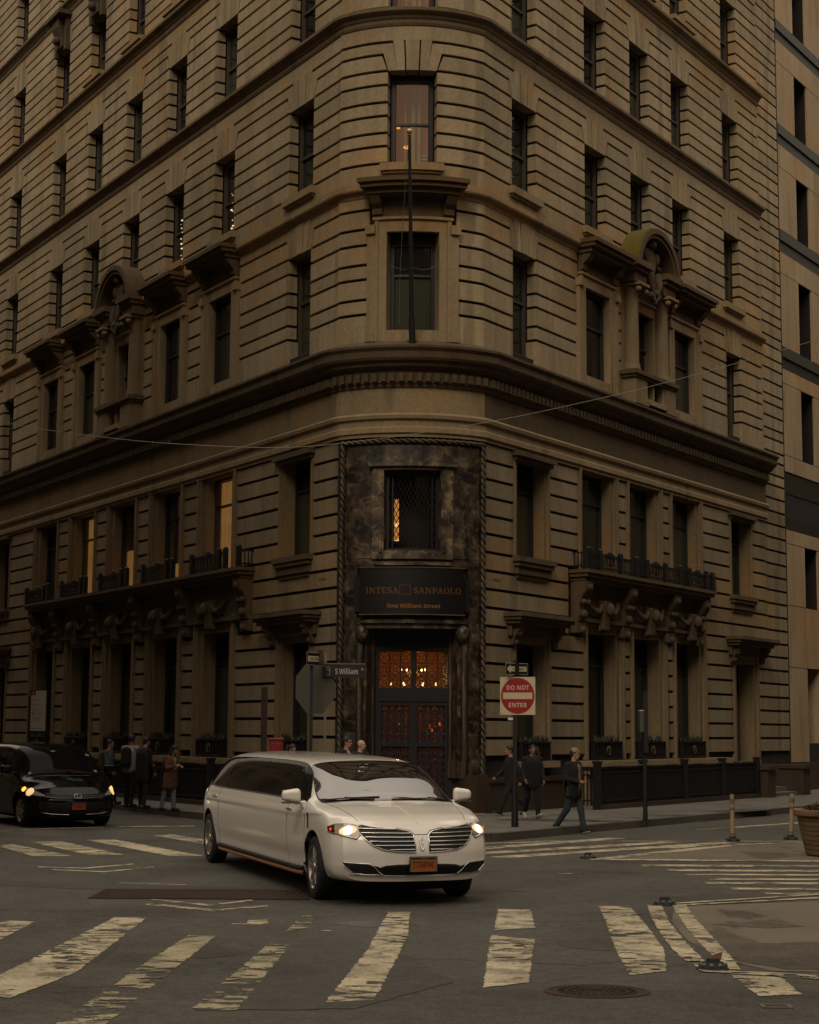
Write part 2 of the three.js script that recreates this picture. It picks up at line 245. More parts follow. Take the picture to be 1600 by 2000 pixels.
// far crossing, right
for (const [x0, z0, x1, z1, w] of [[1.0, -30.9, 4.0, -34.3, 0.5], [1.0, -29.8, 4.9, -33.2, 0.55], [1.35, -28.9, 6.0, -33.2, 0.5], [1.0, -32.2, 2.5, -33.0, 0.35]]) stripe([[[x0, z0], [x0 + w * 0.8, z0 + w * 0.35], [x1 + w * 0.7, z1 + w * 0.4], [x1, z1]]]);
stripe([[[3.05, -28.55], [3.2, -28.35], [4.6, -30.1], [6.3, -32.3], [7.7, -33.2], [7.6, -33.4], [6.1, -32.5], [4.4, -30.4]], [[4.6, -31.3], [4.9, -31.2], [6.1, -32.7], [5.9, -32.8]], [[3.0, -28.6], [3.05, -28.3], [16, -28.1], [16, -28.35]]], 'lane_line', 0.010, 0.01);
stripe([[[2.3, -33.0], [2.3, -33.12], [7.9, -33.6], [12, -34.6], [12, -34.45], [7.9, -33.48]]], 'lane_line', 0.010, 0.01);
stripe([[[7.0, -38.0], [7.05, -38.2], [10, -41.6], [10.4, -41.8], [10.4, -41.4]], [[6.3, -37.3], [6.3, -37.45], [7.6, -38.6], [7.7, -38.5]]], 'lane_line', 0.006, 0.02);
for (const [x, z, w] of [[3.72, -27.5, 0.38], [4.0, -26.55, 0.34], [4.15, -25.75, 0.24], [4.35, -25.0, 0.26], [4.2, -24.35, 0.28], [4.4, -23.5, 0.26], [4.72, -22.85, 0.26]]) stripe([[[x, z], [x, z + w], [x + 2.2, z + w - 0.05], [x + 9, z + w - 0.1], [x + 9, z - 0.1], [x + 2.2, z - 0.05]]], 'crosswalk_stripe', 0.006, 0.025);
// far crossing, left
for (const [a, b, c, d] of [[[-7.4, -30.9], [-7.2, -31.3], [-5.55, -28.5], [-6.2, -28.45]], [[-7.0, -31.9], [-6.5, -32.2], [-4.75, -28.85], [-5.3, -28.7]], [[-6.1, -32.6], [-5.6, -32.8], [-3.4, -28.7], [-4.0, -28.7]], [[-5.1, -34.2], [-4.7, -34.4], [-2.6, -30.6], [-3.1, -30.4]], [[-3.9, -34.6], [-3.5, -34.8], [-2.0, -32.3], [-2.5, -32.1]]]) stripe([[a, b, c, d]], 'crosswalk_stripe', 0.006, 0.04);
stripe([[[-9.4, -33.6], [-9.3, -34.1], [-7.4, -36.1], [-6.5, -36.7], [-6.6, -36.9], [-7.7, -36.2]], [[-6.3, -36.9], [-6.2, -37.2], [-4.7, -37.6], [-4.6, -37.3]]], 'lane_line', 0.006, 0.02);
stripe([[[-5.6, -26.15], [-5.65, -26.3], [-4.9, -26.1], [-4.3, -27.0], [-4.25, -26.85], [-4.85, -25.95]], [[-5.3, -25.7], [-5.3, -25.8], [-4.5, -25.5], [-3.9, -26.4], [-3.85, -26.3], [-4.45, -25.35]]], 'lane_line', 0.006, 0.02);
stripe([[[-3.14, -20.75], [-3.16, -21.0], [-2.25, -20.25], [-1.68, -20.8], [-1.66, -20.65], [-2.24, -20.02]], [[-3.16, -21.3], [-3.18, -21.45], [-2.37, -20.85], [-1.92, -21.45], [-1.9, -21.32], [-2.36, -20.66]]], 'lane_line', 0.006, 0.012);
stripe([[[-1.75, -18.9], [-1.75, -19.15], [-1.55, -19.25], [-1.5, -18.8], [-1.62, -18.7]], [[-1.9, -18.75], [-1.9, -18.82], [-1.6, -18.8], [-1.6, -18.74]], [[-3.95, -23.6], [-3.95, -23.66], [-3.0, -23.45], [-3.0, -23.38]], [[2.25, -25.6], [2.25, -25.68], [2.45, -25.7], [2.45, -25.6]], [[-0.9, -18.2], [-0.9, -18.26], [-0.8, -18.26], [-0.8, -18.2]]], 'lane_line', 0.006, 0.012);

{ // cracks and a faint sealed seam in the asphalt
  const cr = []; const crack = (pts, w) => { const q = []; for (let i = 0; i < pts.length - 1; i++) for (let k = 0; k < 8; k++) q.push([lerp(pts[i][0], pts[i + 1][0], k / 8) + rnd(-0.03, 0.03), lerp(pts[i][1], pts[i + 1][1], k / 8) + rnd(-0.03, 0.03)]); q.push(pts[pts.length - 1]);
    const up = q.map(p => [p[0], p[1] + w * rnd(0.4, 1)]), dn = q.map(p => [p[0], p[1] - w * rnd(0.4, 1)]).reverse(); cr.push(sheet([...up, ...dn], 0.0035)); };
  crack([[-1.6, -15.2], [-0.9, -15.9], [0.3, -16.1], [1.6, -15.7], [2.3, -16.2]], 0.008); crack([[-5, -20.2], [-3.4, -19.9], [-2.2, -18.6]], 0.008); crack([[1.5, -19.2], [2.4, -19.4], [3.1, -19.1]], 0.012); crack([[3.2, -19.9], [4.6, -19.7], [6, -19.9]], 0.010); crack([[3.0, -17.9], [4.4, -17.7], [6.4, -18.0]], 0.008); crack([[-3.9, -14.5], [-3.0, -14.1], [-1.9, -14.4]], 0.006); crack([[1.0, -23.5], [2.6, -24.4], [3.4, -26.0]], 0.008);
  structure('road_crack', cr, std({ color: lin(0.018, 0.017, 0.016), roughness: 1 }));
  structure('road_stain', [[-0.3, -18.9, 0.5, 0.28], [0.7, -22.8, 0.8, 0.3], [-1.9, -16.5, 0.35, 0.5], [1.8, -17.2, 0.3, 0.5], [-3.0, -16.4, 0.3, 0.9], [4.6, -20.4, 0.7, 0.2], [-5.4, -29.9, 0.9, 0.4]].map(([x, z, a, b]) => ragged(Array.from({ length: 14 }, (_, k) => [x + a * Math.cos(k / 14 * 6.28) * rnd(0.7, 1.2), z + b * Math.sin(k / 14 * 6.28) * rnd(0.7, 1.2)]), 0.003, 0.02)), std({ map: asphaltTex, color: lin(0.62, 0.60, 0.58), roughness: 0.7 }));
}
// ---------------------------------------------------------------- the bank building on the corner
const bank = thing('bank_building', 'rusticated brown stone bank building filling the corner with a rounded entrance bay', 'building', [0, 0, 0]);
const FR = { left: { pos: [PL.x, 0, PL.z], rot: Math.atan2(dL[1], -dL[0]) }, right: { pos: [PR.x, 0, PR.z], rot: Math.atan2(-dR[1], dR[0]) }, bay: { pos: [CB.x, 0, CB.z], rot: 0, bent: true } };
const onF = (o, F) => { o.position.set(...F.pos); o.rotation.y = F.rot; return o; };
function bend(g) { const p = g.attributes.position; for (let i = 0; i < p.count; i++) { const a = p.getX(i) / RB, r = RB + p.getZ(i); p.setXYZ(i, r * Math.sin(a), p.getY(i), r * Math.cos(a)); } g.computeVertexNormals(); return g; }
function densify(pts, s = 0.22) { const q = []; pts.forEach((a, i) => { const b = pts[(i + 1) % pts.length], n = Math.max(1, Math.ceil(Math.abs(b[0] - a[0]) / s)); for (let k = 0; k < n; k++) q.push([lerp(a[0], b[0], k / n), lerp(a[1], b[1], k / n)]); }); return q; }
const fbx = (F, x0, x1, y0, y1, z0, z1) => F.bent ? bend(bx(x0, x1, y0, y1, z0, z1, Math.max(1, Math.ceil((x1 - x0) / 0.2)))) : bx(x0, x1, y0, y1, z0, z1);
const fpr = (F, pts, z0, z1) => { if (!F.bent) return prism(pts, z0, z1); // on the rounded bay: cut into upright slices first
  const xs = pts.map(p => p[0]), a = Math.min(...xs), b = Math.max(...xs), n = Math.max(1, Math.ceil((b - a) / 0.16)), out = [];
  const clip = (poly, X, keep) => { const q = []; for (let i = 0; i < poly.length; i++) { const A = poly[i], B = poly[(i + 1) % poly.length], ia = keep * (A[0] - X) >= -1e-9, ib = keep * (B[0] - X) >= -1e-9; if (ia) q.push(A); if (ia !== ib) { const f = (X - A[0]) / (B[0] - A[0]); q.push([X, lerp(A[1], B[1], f)]); } } return q; };
  for (let i = 0; i < n; i++) { let q = clip(clip(pts, lerp(a, b, i / n), 1), lerp(a, b, (i + 1) / n), -1); q = q.filter((p, k) => { const r = q[(k + 1) % q.length]; return Math.hypot(p[0] - r[0], p[1] - r[1]) > 1e-5; }); if (q.length > 2) out.push(bend(prism(q, z0, z1))); }
  return merge(out); };
const wallOf = new Map(), pieces = [];
function piece(F, name, geo, size, cx, cy) { // a single stone, kept until all are known
  const t = rnd(0.84, 1.08) * (cy < 9.3 ? 0.76 : 1), w = rnd(-0.025, 0.025); tone(geo, [t + w, t, t - w * 1.5]);  // lower floors darker: soot, plus the scarcer sky light put into the tone
  const d = F === FR.bay ? 40 : 41 + 0.84 * Math.abs(cx); pieces.push({ F, name, geo, score: size / (d * d) * (F === FR.bay ? 1.2 : 0.7) });
}
const G = 0.038, GD = 0.085;   // half groove height and groove depth
function backing(F, xa, xb, ya, yb, rects, z1 = -GD, depth = 0.7) { // solid wall behind the stones, open where windows are
  const xs = [...new Set([xa, xb, ...rects.flatMap(r => [r[0], r[1]])])].filter(x => x >= xa && x <= xb).sort((a, b) => a - b), out = [];
  for (let i = 0; i < xs.length - 1; i++) { const m = (xs[i] + xs[i + 1]) / 2; let y = ya;
    for (const r of rects.filter(r => m > r[0] && m < r[1]).sort((a, b) => a[2] - b[2])) { if (r[2] > y + 1e-4) out.push(fbx(F, xs[i], xs[i + 1], y, r[2], z1 - depth, z1)); y = Math.max(y, r[3]); }
    if (y < yb - 1e-4) out.push(fbx(F, xs[i], xs[i + 1], y, yb, z1 - depth, z1)); }
  return out;
}
function segs(xa, xb, rects, y0, y1) { let s = [[xa, xb]]; for (const r of rects) { if (r[3] <= y0 + 0.02 || r[2] >= y1 - 0.02) continue; s = s.flatMap(([a, b]) => r[1] <= a || r[0] >= b ? [[a, b]] : [[a, r[0]], [r[1], b]].filter(q => q[1] - q[0] > 0.03)); } return s; }
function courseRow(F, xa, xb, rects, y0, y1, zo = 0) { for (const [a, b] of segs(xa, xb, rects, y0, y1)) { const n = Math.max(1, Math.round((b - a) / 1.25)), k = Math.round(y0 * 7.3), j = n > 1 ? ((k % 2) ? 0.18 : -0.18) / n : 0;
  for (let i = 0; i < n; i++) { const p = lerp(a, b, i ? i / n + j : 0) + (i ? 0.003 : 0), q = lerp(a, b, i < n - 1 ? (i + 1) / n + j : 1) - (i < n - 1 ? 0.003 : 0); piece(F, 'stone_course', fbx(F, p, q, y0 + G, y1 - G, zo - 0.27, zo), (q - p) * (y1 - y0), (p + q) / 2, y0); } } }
// the zone above a row of windows: courses that bend down to the window heads, and flat arches of splayed stones
function headZone(F, xa, xb, wins, head, l1, l2, top, mode) {
  const edges = [[xa, null], ...wins.map(w => [w.c, w]), [xb, null]], V = 0.026;
  for (let i = 0; i < edges.length - 1; i++) {
    const L = edges[i][1], R = edges[i + 1][1], xL = edges[i][0], xR = edges[i + 1][0];
    const eL = f => L ? L.c - L.w / 2 + L.w * (1 - f) : xL, eR = f => R ? R.c - R.w / 2 + R.w * f : xR;   // offset f inside the opening seen from this side
    const mid = (xL + xR) / 2;
    if (eR(-0.107) <= eL(-0.107)) continue;
    piece(F, 'stone_course', fpr(F, [[eL(0) + (L ? V : 0), head + G], [eR(0) - (R ? V : 0), head + G], [eR(-0.107) - (R ? V : 0), l1 - G], [eL(-0.107) + (L ? V : 0), l1 - G]], -0.34, 0), (xR - xL) * (l1 - head), mid, head);
    if (mode === 2) {
      const p = []; if (L) p.push([eL(0.19) - 0, head + 0.004], [eL(0.01), head + 0.004], [eL(-0.095), l1 + G]); else p.push([xL, l1 + G]);
      if (R) p.push([eR(-0.095), l1 + G], [eR(0.01), head + 0.004], [eR(0.19), head + 0.004], [eR(0.10), l2 - G]); else p.push([xR, l1 + G], [xR, l2 - G]);
      p.push(L ? [eL(0.10), l2 - G] : [xL, l2 - G]);
      piece(F, 'stone_course', fpr(F, p, -0.34, 0), (xR - xL) * (l2 - l1) + 0.2, mid, l1);
      piece(F, 'stone_course', fbx(F, L ? L.c : xL, R ? R.c : xR, l2 + G, top, -0.34, 0), (xR - xL) * (top - l2), mid, l2);
    } else {
      const p = []; if (L) p.push([eL(0.0) , top], [eL(0.19), head + 0.004], [eL(0.01), head + 0.004], [eL(-0.095), l1 + G]); else p.push([xL, top], [xL, l1 + G]);
      if (R) p.push([eR(-0.095), l1 + G], [eR(0.01), head + 0.004], [eR(0.19), head + 0.004], [eR(0.0), top]); else p.push([xR, l1 + G], [xR, top]);
      piece(F, 'stone_course', fpr(F, p, -0.34, 0), (xR - xL) * (top - l1), mid, l1);
    }
  }
  for (const w of wins) { const e = f => w.c - w.w / 2 + w.w * f, t = mode === 2 ? l2 + G : top, b = mode === 2 ? [[0.18, 0.36, 0.095, 0.335], [0.37, 0.63, 0.345, 0.655], [0.64, 0.82, 0.665, 0.905]] : [[0.18, 0.36, 0.02, 0.29], [0.37, 0.63, 0.31, 0.69], [0.64, 0.82, 0.71, 0.98]];
    b.forEach(([b0, b1, t0, t1], k) => piece(F, 'voussoir', fpr(F, [[e(b0) + V / 2, head], [e(b1) - V / 2, head], [e(t1) - V / 2, t], [e(t0) + V / 2, t]], -0.36, mode === 2 ? 0 : 0.015 * (k === 1 ? 2 : 1)), 0.5 * w.w * 0.3 * (t - head) * 4, w.c, head)); }
}
const backs = new Map([[FR.left, []], [FR.right, []], [FR.bay, []]]);
const LC = [-2.1, -6.8, -10.3, -13.75, -17.2, -20.7, -25.5], RC = [2.05, 6.1, 9.0, 11.9, 15.9], HA = 1.944;
const LX = -31, RX = 18.4;
const pane0 = [];
function windowUnit(F, c, w, y0, y1, z, o = {}) { // frame, two sashes of glass
  const t = o.t ?? 0.07, m = o.rail ?? 0.5, ym = lerp(y0, y1, m), fr = [fbx(F, c - w / 2, c - w / 2 + t, y0, y1, z - 0.06, z + 0.05), fbx(F, c + w / 2 - t, c + w / 2, y0, y1, z - 0.06, z + 0.05), fbx(F, c - w / 2 + t, c + w / 2 - t, y1 - t * (o.tt ?? 1.4), y1, z - 0.06, z + 0.05), fbx(F, c - w / 2 + t, c + w / 2 - t, y0, y0 + t, z - 0.06, z + 0.05), fbx(F, c - w / 2 + t, c + w / 2 - t, ym - 0.03, ym + 0.03, z - 0.05, z + 0.03)];
  if (o.mull) fr.push(fbx(F, c - 0.02, c + 0.02, y0 + t, y1 - t, z - 0.05, z + 0.02));
  const win = onF(mesh('window', fr, o.frame ?? M.frame, bank), F);
  const pm = o.glass ?? M.glass, pl = pm === M.glassClear ? pm : rnd() < 0.4 ? M.glassOlive : rnd() < 0.5 ? M.glassGreen : pm;
  mesh('pane', fbx(F, c - w / 2 + t * 0.9, c + w / 2 - t * 0.9, ym + 0.02, y1 - t, z - 0.03, z - 0.022), pm, win); mesh('pane', fbx(F, c - w / 2 + t * 0.9, c + w / 2 - t * 0.9, y0 + t * 0.9, ym - 0.02, z - 0.04, z - 0.032), pl, win);
  if (o.sill) mesh('sill', [fbx(F, c - w / 2 - 0.16, c + w / 2 + 0.16, o.sill[0], o.sill[1], -0.5, 0.14), fbx(F, c - w / 2 - 0.10, c + w / 2 + 0.10, o.sill[0] - 0.06, o.sill[0], -0.1, 0.08)], M.stonePlain, win);
  return win;
}
// --- upper storeys: 4, 5, 6, 7
const glassFor = () => rnd() < 0.35 ? M.glassGreen : M.glass;
for (let s = 0; s < 5; s++) {
  const b = s === 0 ? 15.55 : 15.94 + 4.05 * s + 0.06, dy = 4.05 * s, head = 18.4 + dy, sill = s ? b : 15.99, top = 19.54 + dy;
  const lines = [18.4, 18.04, 17.59, 17.24, 16.80, 16.46, 16.02].map(y => y + dy);
  for (const [F, xa, xb, cs, w] of [[FR.left, LX, 0, LC, 1.36], [FR.bay, -HA, HA, [0.0], 1.24], [FR.right, 0, RX, RC, 1.30]]) {
    const wins = cs.map(c => ({ c, w })).sort((p, q) => p.c - q.c), rects = wins.map(q => [q.c - w / 2, q.c + w / 2, sill, head]);
    backs.get(F).push(...backing(F, xa, xb, s ? b - 0.3 : 15.3, top + 0.1, rects.map(r => [r[0] - 0.06, r[1] + 0.06, r[2] - 0.05, r[3] + 0.02])));
    for (let k = 0; k < 6; k++) { if (s && k === 5) { courseRow(F, xa, xb, rects, b, lines[5], 0); } else courseRow(F, xa, xb, rects, lines[k + 1], lines[k]); }
    if (!s) for (const [a, bb] of segs(xa, xb, [], 15.5, 16)) piece(F, 'stone_course', fbx(F, a, bb, 15.5, lines[6] - G, -0.3, 0), (bb - a) * 0.45, (a + bb) / 2, 15.7);
    headZone(F, xa, xb, wins, head, 18.83 + dy, 19.15 + dy, top, 2);
    for (const q of wins) {
      const lit = F === FR.bay && s < 2, litL = F === FR.left && s === 0 && q.c === LC[1];
      windowUnit(F, q.c, w - 0.02, sill, head - 0.01, F === FR.bay ? -0.45 : -0.36, { frame: F === FR.bay ? M.frame : M.frameTan, glass: lit || litL ? M.glassClear : glassFor(), sill: s ? null : [15.80, 15.99], t: lit ? 0.12 : 0.075, rail: 0.48 });
      backs.get(F).push(fbx(F, q.c - w / 2 - 0.05, q.c + w / 2 + 0.05, sill - 0.2, sill, -0.62, -0.02));
    }
  }
}
// end strip of the right front beyond the pavilion
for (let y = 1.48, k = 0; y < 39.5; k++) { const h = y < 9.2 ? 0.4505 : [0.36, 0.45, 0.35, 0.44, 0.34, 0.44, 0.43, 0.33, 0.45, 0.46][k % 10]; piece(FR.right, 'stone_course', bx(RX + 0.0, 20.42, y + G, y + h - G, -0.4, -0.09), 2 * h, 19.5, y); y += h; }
backs.get(FR.right).push(bx(RX, 20.42, 0.1, 40, -0.8, -0.16), bx(20.42, 20.52, 0.1, 40, -0.8, -0.09));
// --- third storey
const F3 = [14.86, 14.37, 13.97, 13.47, 13.10, 12.59, 12.22];
const ornateL = LC.slice(1, 6), ornateR = RC.slice(1, 4);
for (const [F, xa, xb, plain, orn, w] of [[FR.left, LX, 0, [LC[0], LC[6]], ornateL, 1.25], [FR.right, 0, RX, [RC[0], RC[4]], ornateR, 1.22], [FR.bay, -HA, HA, [], [0.04], 1.28]]) {
  const wins = plain.map(c => ({ c, w })).sort((p, q) => p.c - q.c), hw = F === FR.bay ? 1.1 : 1.13, wo = F === FR.bay ? 1.28 : 1.46;
  const rects = [...wins.map(q => [q.c - w / 2, q.c + w / 2, 11.75, 14.37]), ...orn.map(c => [c - hw, c + hw, 11.5, 15.2])];
  const open = [...wins.map(q => [q.c - w / 2 - 0.05, q.c + w / 2 + 0.05, 11.7, 14.39]), ...orn.map(c => [c - wo / 2 - 0.02, c + wo / 2 + 0.02, 11.75, 14.25])];
  backs.get(F).push(...backing(F, xa, xb, 11.2, 15.4, open));
  for (let k = 1; k < 6; k++) courseRow(F, xa, xb, rects, F3[k + 1], F3[k]);
  for (const [a, b] of segs(xa, xb, rects, 11.5, 12)) piece(F, 'stone_course', fbx(F, a, b, 11.35, 12.22 - G, -0.34, 0), (b - a) * 0.8, (a + b) / 2, 11.6);
  // head zone split by the ornate group
  const blocks = orn.length ? [[xa, orn[0] < orn[orn.length - 1] ? Math.min(...orn) - hw : orn[0] - hw], [Math.max(...orn) + hw, xb]] : [[xa, xb]];
  for (const [a, b] of blocks) headZone(F, a, b, wins.filter(q => q.c > a && q.c < b), 14.37, 14.86, 15.0, 15.16, 1);
  const so = [...orn].sort((a, b) => a - b); for (let i = 0; i < so.length - 1; i++) { piece(F, 'stone_course', fbx(F, so[i] + hw, so[i + 1] - hw, 14.37 + G, 14.86 - G, -0.34, 0), 0.5, so[i], 14.4); piece(F, 'stone_course', fbx(F, so[i] + hw, so[i + 1] - hw, 14.86 + G, 15.16, -0.34, 0), 0.4, so[i], 14.9); }
  for (const q of wins) windowUnit(F, q.c, w - 0.02, 11.75, 14.36, -0.36, { frame: M.frameTan, glass: M.glassGreen, rail: 0.55 });
  for (const c of orn) {
    const w = F === FR.bay ? 1.28 : 1.46, mid = F !== FR.bay && c === orn[Math.floor(orn.length / 2)];
    windowUnit(F, c, w - 0.02, 11.78, 14.24, F === FR.bay ? -0.45 : -0.20, { rail: 0.6, t: F === FR.bay ? 0.10 : 0.07, frame: M.frame, tt: F === FR.bay ? 2.5 : 1.4 });
    const sur = onF(new THREE.Group(), F); sur.name = 'window_surround'; bank.add(sur);
    // architrave
    mesh('architrave', [[-1, 1]].flatMap(() => [fbx(F, c - w / 2 - 0.30, c - w / 2, 11.5, 14.55, -0.5, 0.06), fbx(F, c + w / 2, c + w / 2 + 0.30, 11.5, 14.55, -0.5, 0.06), fbx(F, c - w / 2, c + w / 2, 14.25, 14.55, -0.5, 0.06), fbx(F, c - w / 2 - 0.34, c + w / 2 + 0.34, 14.55, 14.62, -0.3, 0.12), fbx(F, c - w / 2 - 0.30, c - w / 2 - 0.2, 11.5, 14.55, 0.06, 0.09), fbx(F, c + w / 2 + 0.2, c + w / 2 + 0.3, 11.5, 14.55, 0.06, 0.09)]), M.stonePlain, sur);
    mesh('sill', [fbx(F, c - w / 2, c + w / 2, 11.45, 11.78, -0.55, 0.05)], M.stonePlain, sur);
    if (mid) continue;
    for (const s of [-1, 1]) { // pilaster with a console on top
      const x = c + s * (w / 2 + 0.37 + (F === FR.bay ? 0.02 : 0)), q = 0.09;
      mesh('pilaster', [fbx(F, x - q, x + q, 11.5, 14.2, -0.3, 0.10), fbx(F, x - q - 0.03, x + q + 0.03, 14.2, 14.42, -0.3, 0.17), fbx(F, x - q - 0.015, x + q + 0.015, 11.5, 11.72, -0.3, 0.13)], M.stonePlain, sur);
      const xc = c + s * (w / 2 + 0.22), con = [[0.05, 14.62], [0.14, 14.68], [0.16, 14.82], [0.28, 14.92], [0.40, 15.08], [0.40, 15.2], [0.0, 15.2], [0.0, 14.62]];
      const g = prism(con, -0.13, 0.13); g.rotateY(-Math.PI / 2); if (F.bent) { const m = new THREE.Matrix4().makeTranslation(0, 0, RB); g.applyMatrix4(m); g.rotateY(xc / RB); } else g.translate(xc, 0, 0);
      mesh('console', g, M.stoneSoot, sur);
    }
    const hx = w / 2 + 0.52, hood = [[0.0, 15.18, 0.44], [15.18, 15.18 + 0.07, 0.46], [15.25, 15.36, 0.62], [15.36, 15.44, 0.68]];
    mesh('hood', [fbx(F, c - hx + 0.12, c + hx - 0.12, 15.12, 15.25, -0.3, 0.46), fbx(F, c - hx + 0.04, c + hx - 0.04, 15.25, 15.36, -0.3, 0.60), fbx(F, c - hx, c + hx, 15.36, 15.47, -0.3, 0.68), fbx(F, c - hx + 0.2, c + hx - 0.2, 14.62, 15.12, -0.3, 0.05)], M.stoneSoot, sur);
  }
}
// --- central pedimented windows of the third storey, with columns, shelf and carved tympanum
for (const [F, c, green] of [[FR.left, LC[3], false], [FR.right, RC[2], true]]) {
  const sur = onF(new THREE.Group(), F); sur.name = 'aedicule'; bank.add(sur);
  const K = 1.0;
  for (const s of [-1, 1]) {
    const x = c + s * K, g = [];
    const lathe = [[0.0, 12.32], [0.28, 12.32], [0.28, 12.42], [0.25, 12.46], [0.26, 12.52], [0.225, 12.58], [0.225, 13.2], [0.21, 14.35], [0.235, 14.4], [0.21, 14.44], [0.24, 14.62], [0.28, 14.74], [0.28, 14.84], [0, 14.84]];
    const col = strip(new THREE.LatheGeometry(lathe.map(p => new THREE.Vector2(...p)), 20)); col.translate(x, 0, 0.14); mesh('column', [col, bx(x - 0.32, x + 0.32, 14.80, 14.88, -0.1, 0.6), sph(0.09, x - 0.24, 14.68, 0.5), sph(0.09, x + 0.24, 14.68, 0.5), bx(x - 0.36, x + 0.36, 11.5, 14.9, -0.3, 0.04)], M.stoneMid, sur);
    mesh('pedestal', [bx(x - 0.34, x + 0.34, 11.42, 12.12, -0.1, 0.44), bx(x - 0.40, x + 0.40, 11.35, 11.48, -0.1, 0.50)], M.stoneMid, sur);
    mesh('pediment_end', [bx(x - 0.40, x + 0.40, 14.9, 15.22, -0.2, 0.46), bx(x - 0.46, x + 0.46, 15.22, 15.34, -0.2, 0.56), bx(x - 0.52, x + 0.52, 15.34, 15.52, -0.2, 0.66)], M.stoneSoot, sur);
  }
  mesh('shelf', [bx(c - K - 0.42, c + K + 0.42, 12.12, 12.2, -0.1, 0.48), bx(c - K - 0.48, c + K + 0.48, 12.2, 12.32, -0.1, 0.54)], M.stoneSoot, sur);
  mesh('balustrade', [bx(c - K + 0.34, c + K - 0.34, 11.42, 11.56, -0.05, 0.5), bx(c - 0.62, c - 0.54, 11.56, 12.12, 0.2, 0.42), bx(c + 0.54, c + 0.62, 11.56, 12.12, 0.2, 0.42), bx(c - 0.05, c + 0.05, 11.56, 12.12, 0.2, 0.36)], M.stonePlain, sur);
  // segmental arch
  const R0 = 1.26, cy = 15.5, n = 20, ring = [], ring2 = [];
  const arc = (r, a0, a1) => { const q = []; for (let i = 0; i <= n; i++) { const a = lerp(a0, a1, i / n); q.push([c + r * Math.cos(a), cy - 0.15 + r * 0.95 * Math.sin(a)]); } return q; };
  const A0 = 0.10, A1 = Math.PI - 0.10;
  mesh('pediment_arch', [prism([...arc(R0 + 0.16, A0, A1), ...arc(R0, A0, A1).reverse()], -0.2, 0.64), prism([...arc(R0, A0 + .02, A1 - .02), ...arc(R0 - 0.12, A0 + .02, A1 - .02).reverse()], -0.2, 0.58)], M.stoneSoot, sur);
  if (green) mesh('moss', [prism([...arc(R0 + 0.19, 1.9, A1), ...arc(R0 + 0.155, 1.9, A1).reverse()], -0.2, 0.62)], M.moss, sur);
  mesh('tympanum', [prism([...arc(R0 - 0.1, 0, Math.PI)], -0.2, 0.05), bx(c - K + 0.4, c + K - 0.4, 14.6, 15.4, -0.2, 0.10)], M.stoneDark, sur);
  const shield = []; for (let i = 0; i < 24; i++) { const a = i / 24 * Math.PI * 2; shield.push([c + 0.30 * Math.cos(a) * (1 + 0.1 * Math.cos(3 * a)), 15.75 + 0.48 * Math.sin(a) * (1 - 0.12 * Math.cos(2 * a))]); }
  mesh('carving', [prism(shield, 0.05, 0.36, 0.06), sph(0.17, c - 0.02, 16.28, 0.34), sph(0.13, c - 0.38, 15.95, 0.28, 1, 1.7, 1), sph(0.13, c + 0.40, 15.92, 0.28, 1, 1.7, 1), sph(0.1, c - 0.62, 15.72, 0.24, 1.6, 1, 1), sph(0.1, c + 0.64, 15.7, 0.24, 1.6, 1, 1), tube([[c - 0.5, 15.5, 0.3], [c - 0.35, 15.1, 0.42], [c - 0.12, 14.85, 0.42], [c, 14.8, 0.44], [c + 0.15, 14.88, 0.42], [c + 0.36, 15.12, 0.42], [c + 0.52, 15.5, 0.3]], 0.10, 7), tube([[c - 0.16, 15.4, 0.4], [c - 0.18, 15.0, 0.46], [c - 0.1, 14.6, 0.44]], 0.075, 7), tube([[c + 0.16, 15.4, 0.4], [c + 0.18, 15.0, 0.46], [c + 0.12, 14.62, 0.44]], 0.075, 7), sph(0.10, c - 0.25, 14.72, 0.42), sph(0.1, c + 0.26, 14.74, 0.42), sph(0.09, c, 14.55, 0.42)], M.stoneSoot, sur);
}
// --- carved keystones with little hoods on the sixth and seventh storeys of the left front
for (const [c, y] of [[LC[4], 26.5], [LC[5], 26.5], [LC[4], 30.5], [LC[5], 30.5]]) mesh('keystone', onF2([prism([[0, y - 0.1], [0.18, y], [0.2, y + 0.35], [0.36, y + 0.7], [0.36, y + 1.05], [0, y + 1.05]], -0.32, 0.32).rotateY(-Math.PI / 2).translate(c, 0, 0), bx(c - 0.75, c + 0.75, y + 1.05, y + 1.2, -0.1, 0.5), bx(c - 0.6, c - 0.42, y - 0.2, y + 1.05, -0.05, 0.16), bx(c + 0.42, c + 0.6, y - 0.2, y + 1.05, -0.05, 0.16), sph(0.16, c, y + 0.25, 0.28)], FR.left), M.stoneSoot, bank);
for (const s of [2, 3]) for (const c of LC.slice(1, 5)) { const y = 15.94 + 4.05 * s; mesh('window_ledge', onF2([bx(c - 0.8, c + 0.8, y + 0.06, y + 0.2, -0.1, 0.26), bx(c - 0.7, c + 0.7, y - 0.06, y + 0.06, -0.1, 0.2)], FR.left), M.stonePlain, bank); }
for (const c of [RC[1], RC[2], RC[3]]) { const y = 15.94 + 8.1; mesh('window_ledge', onF2([bx(c - 0.8, c + 0.8, y + 0.06, y + 0.2, -0.1, 0.26), bx(c - 0.7, c + 0.7, y - 0.06, y + 0.06, -0.1, 0.2)], FR.right), M.stonePlain, bank); }
function onF2(list, F) { return list.map(g => { g = strip(g); if (!F.bent) { g.rotateY(F.rot); g.translate(...F.pos); } else g.translate(...F.pos); return g; }); }
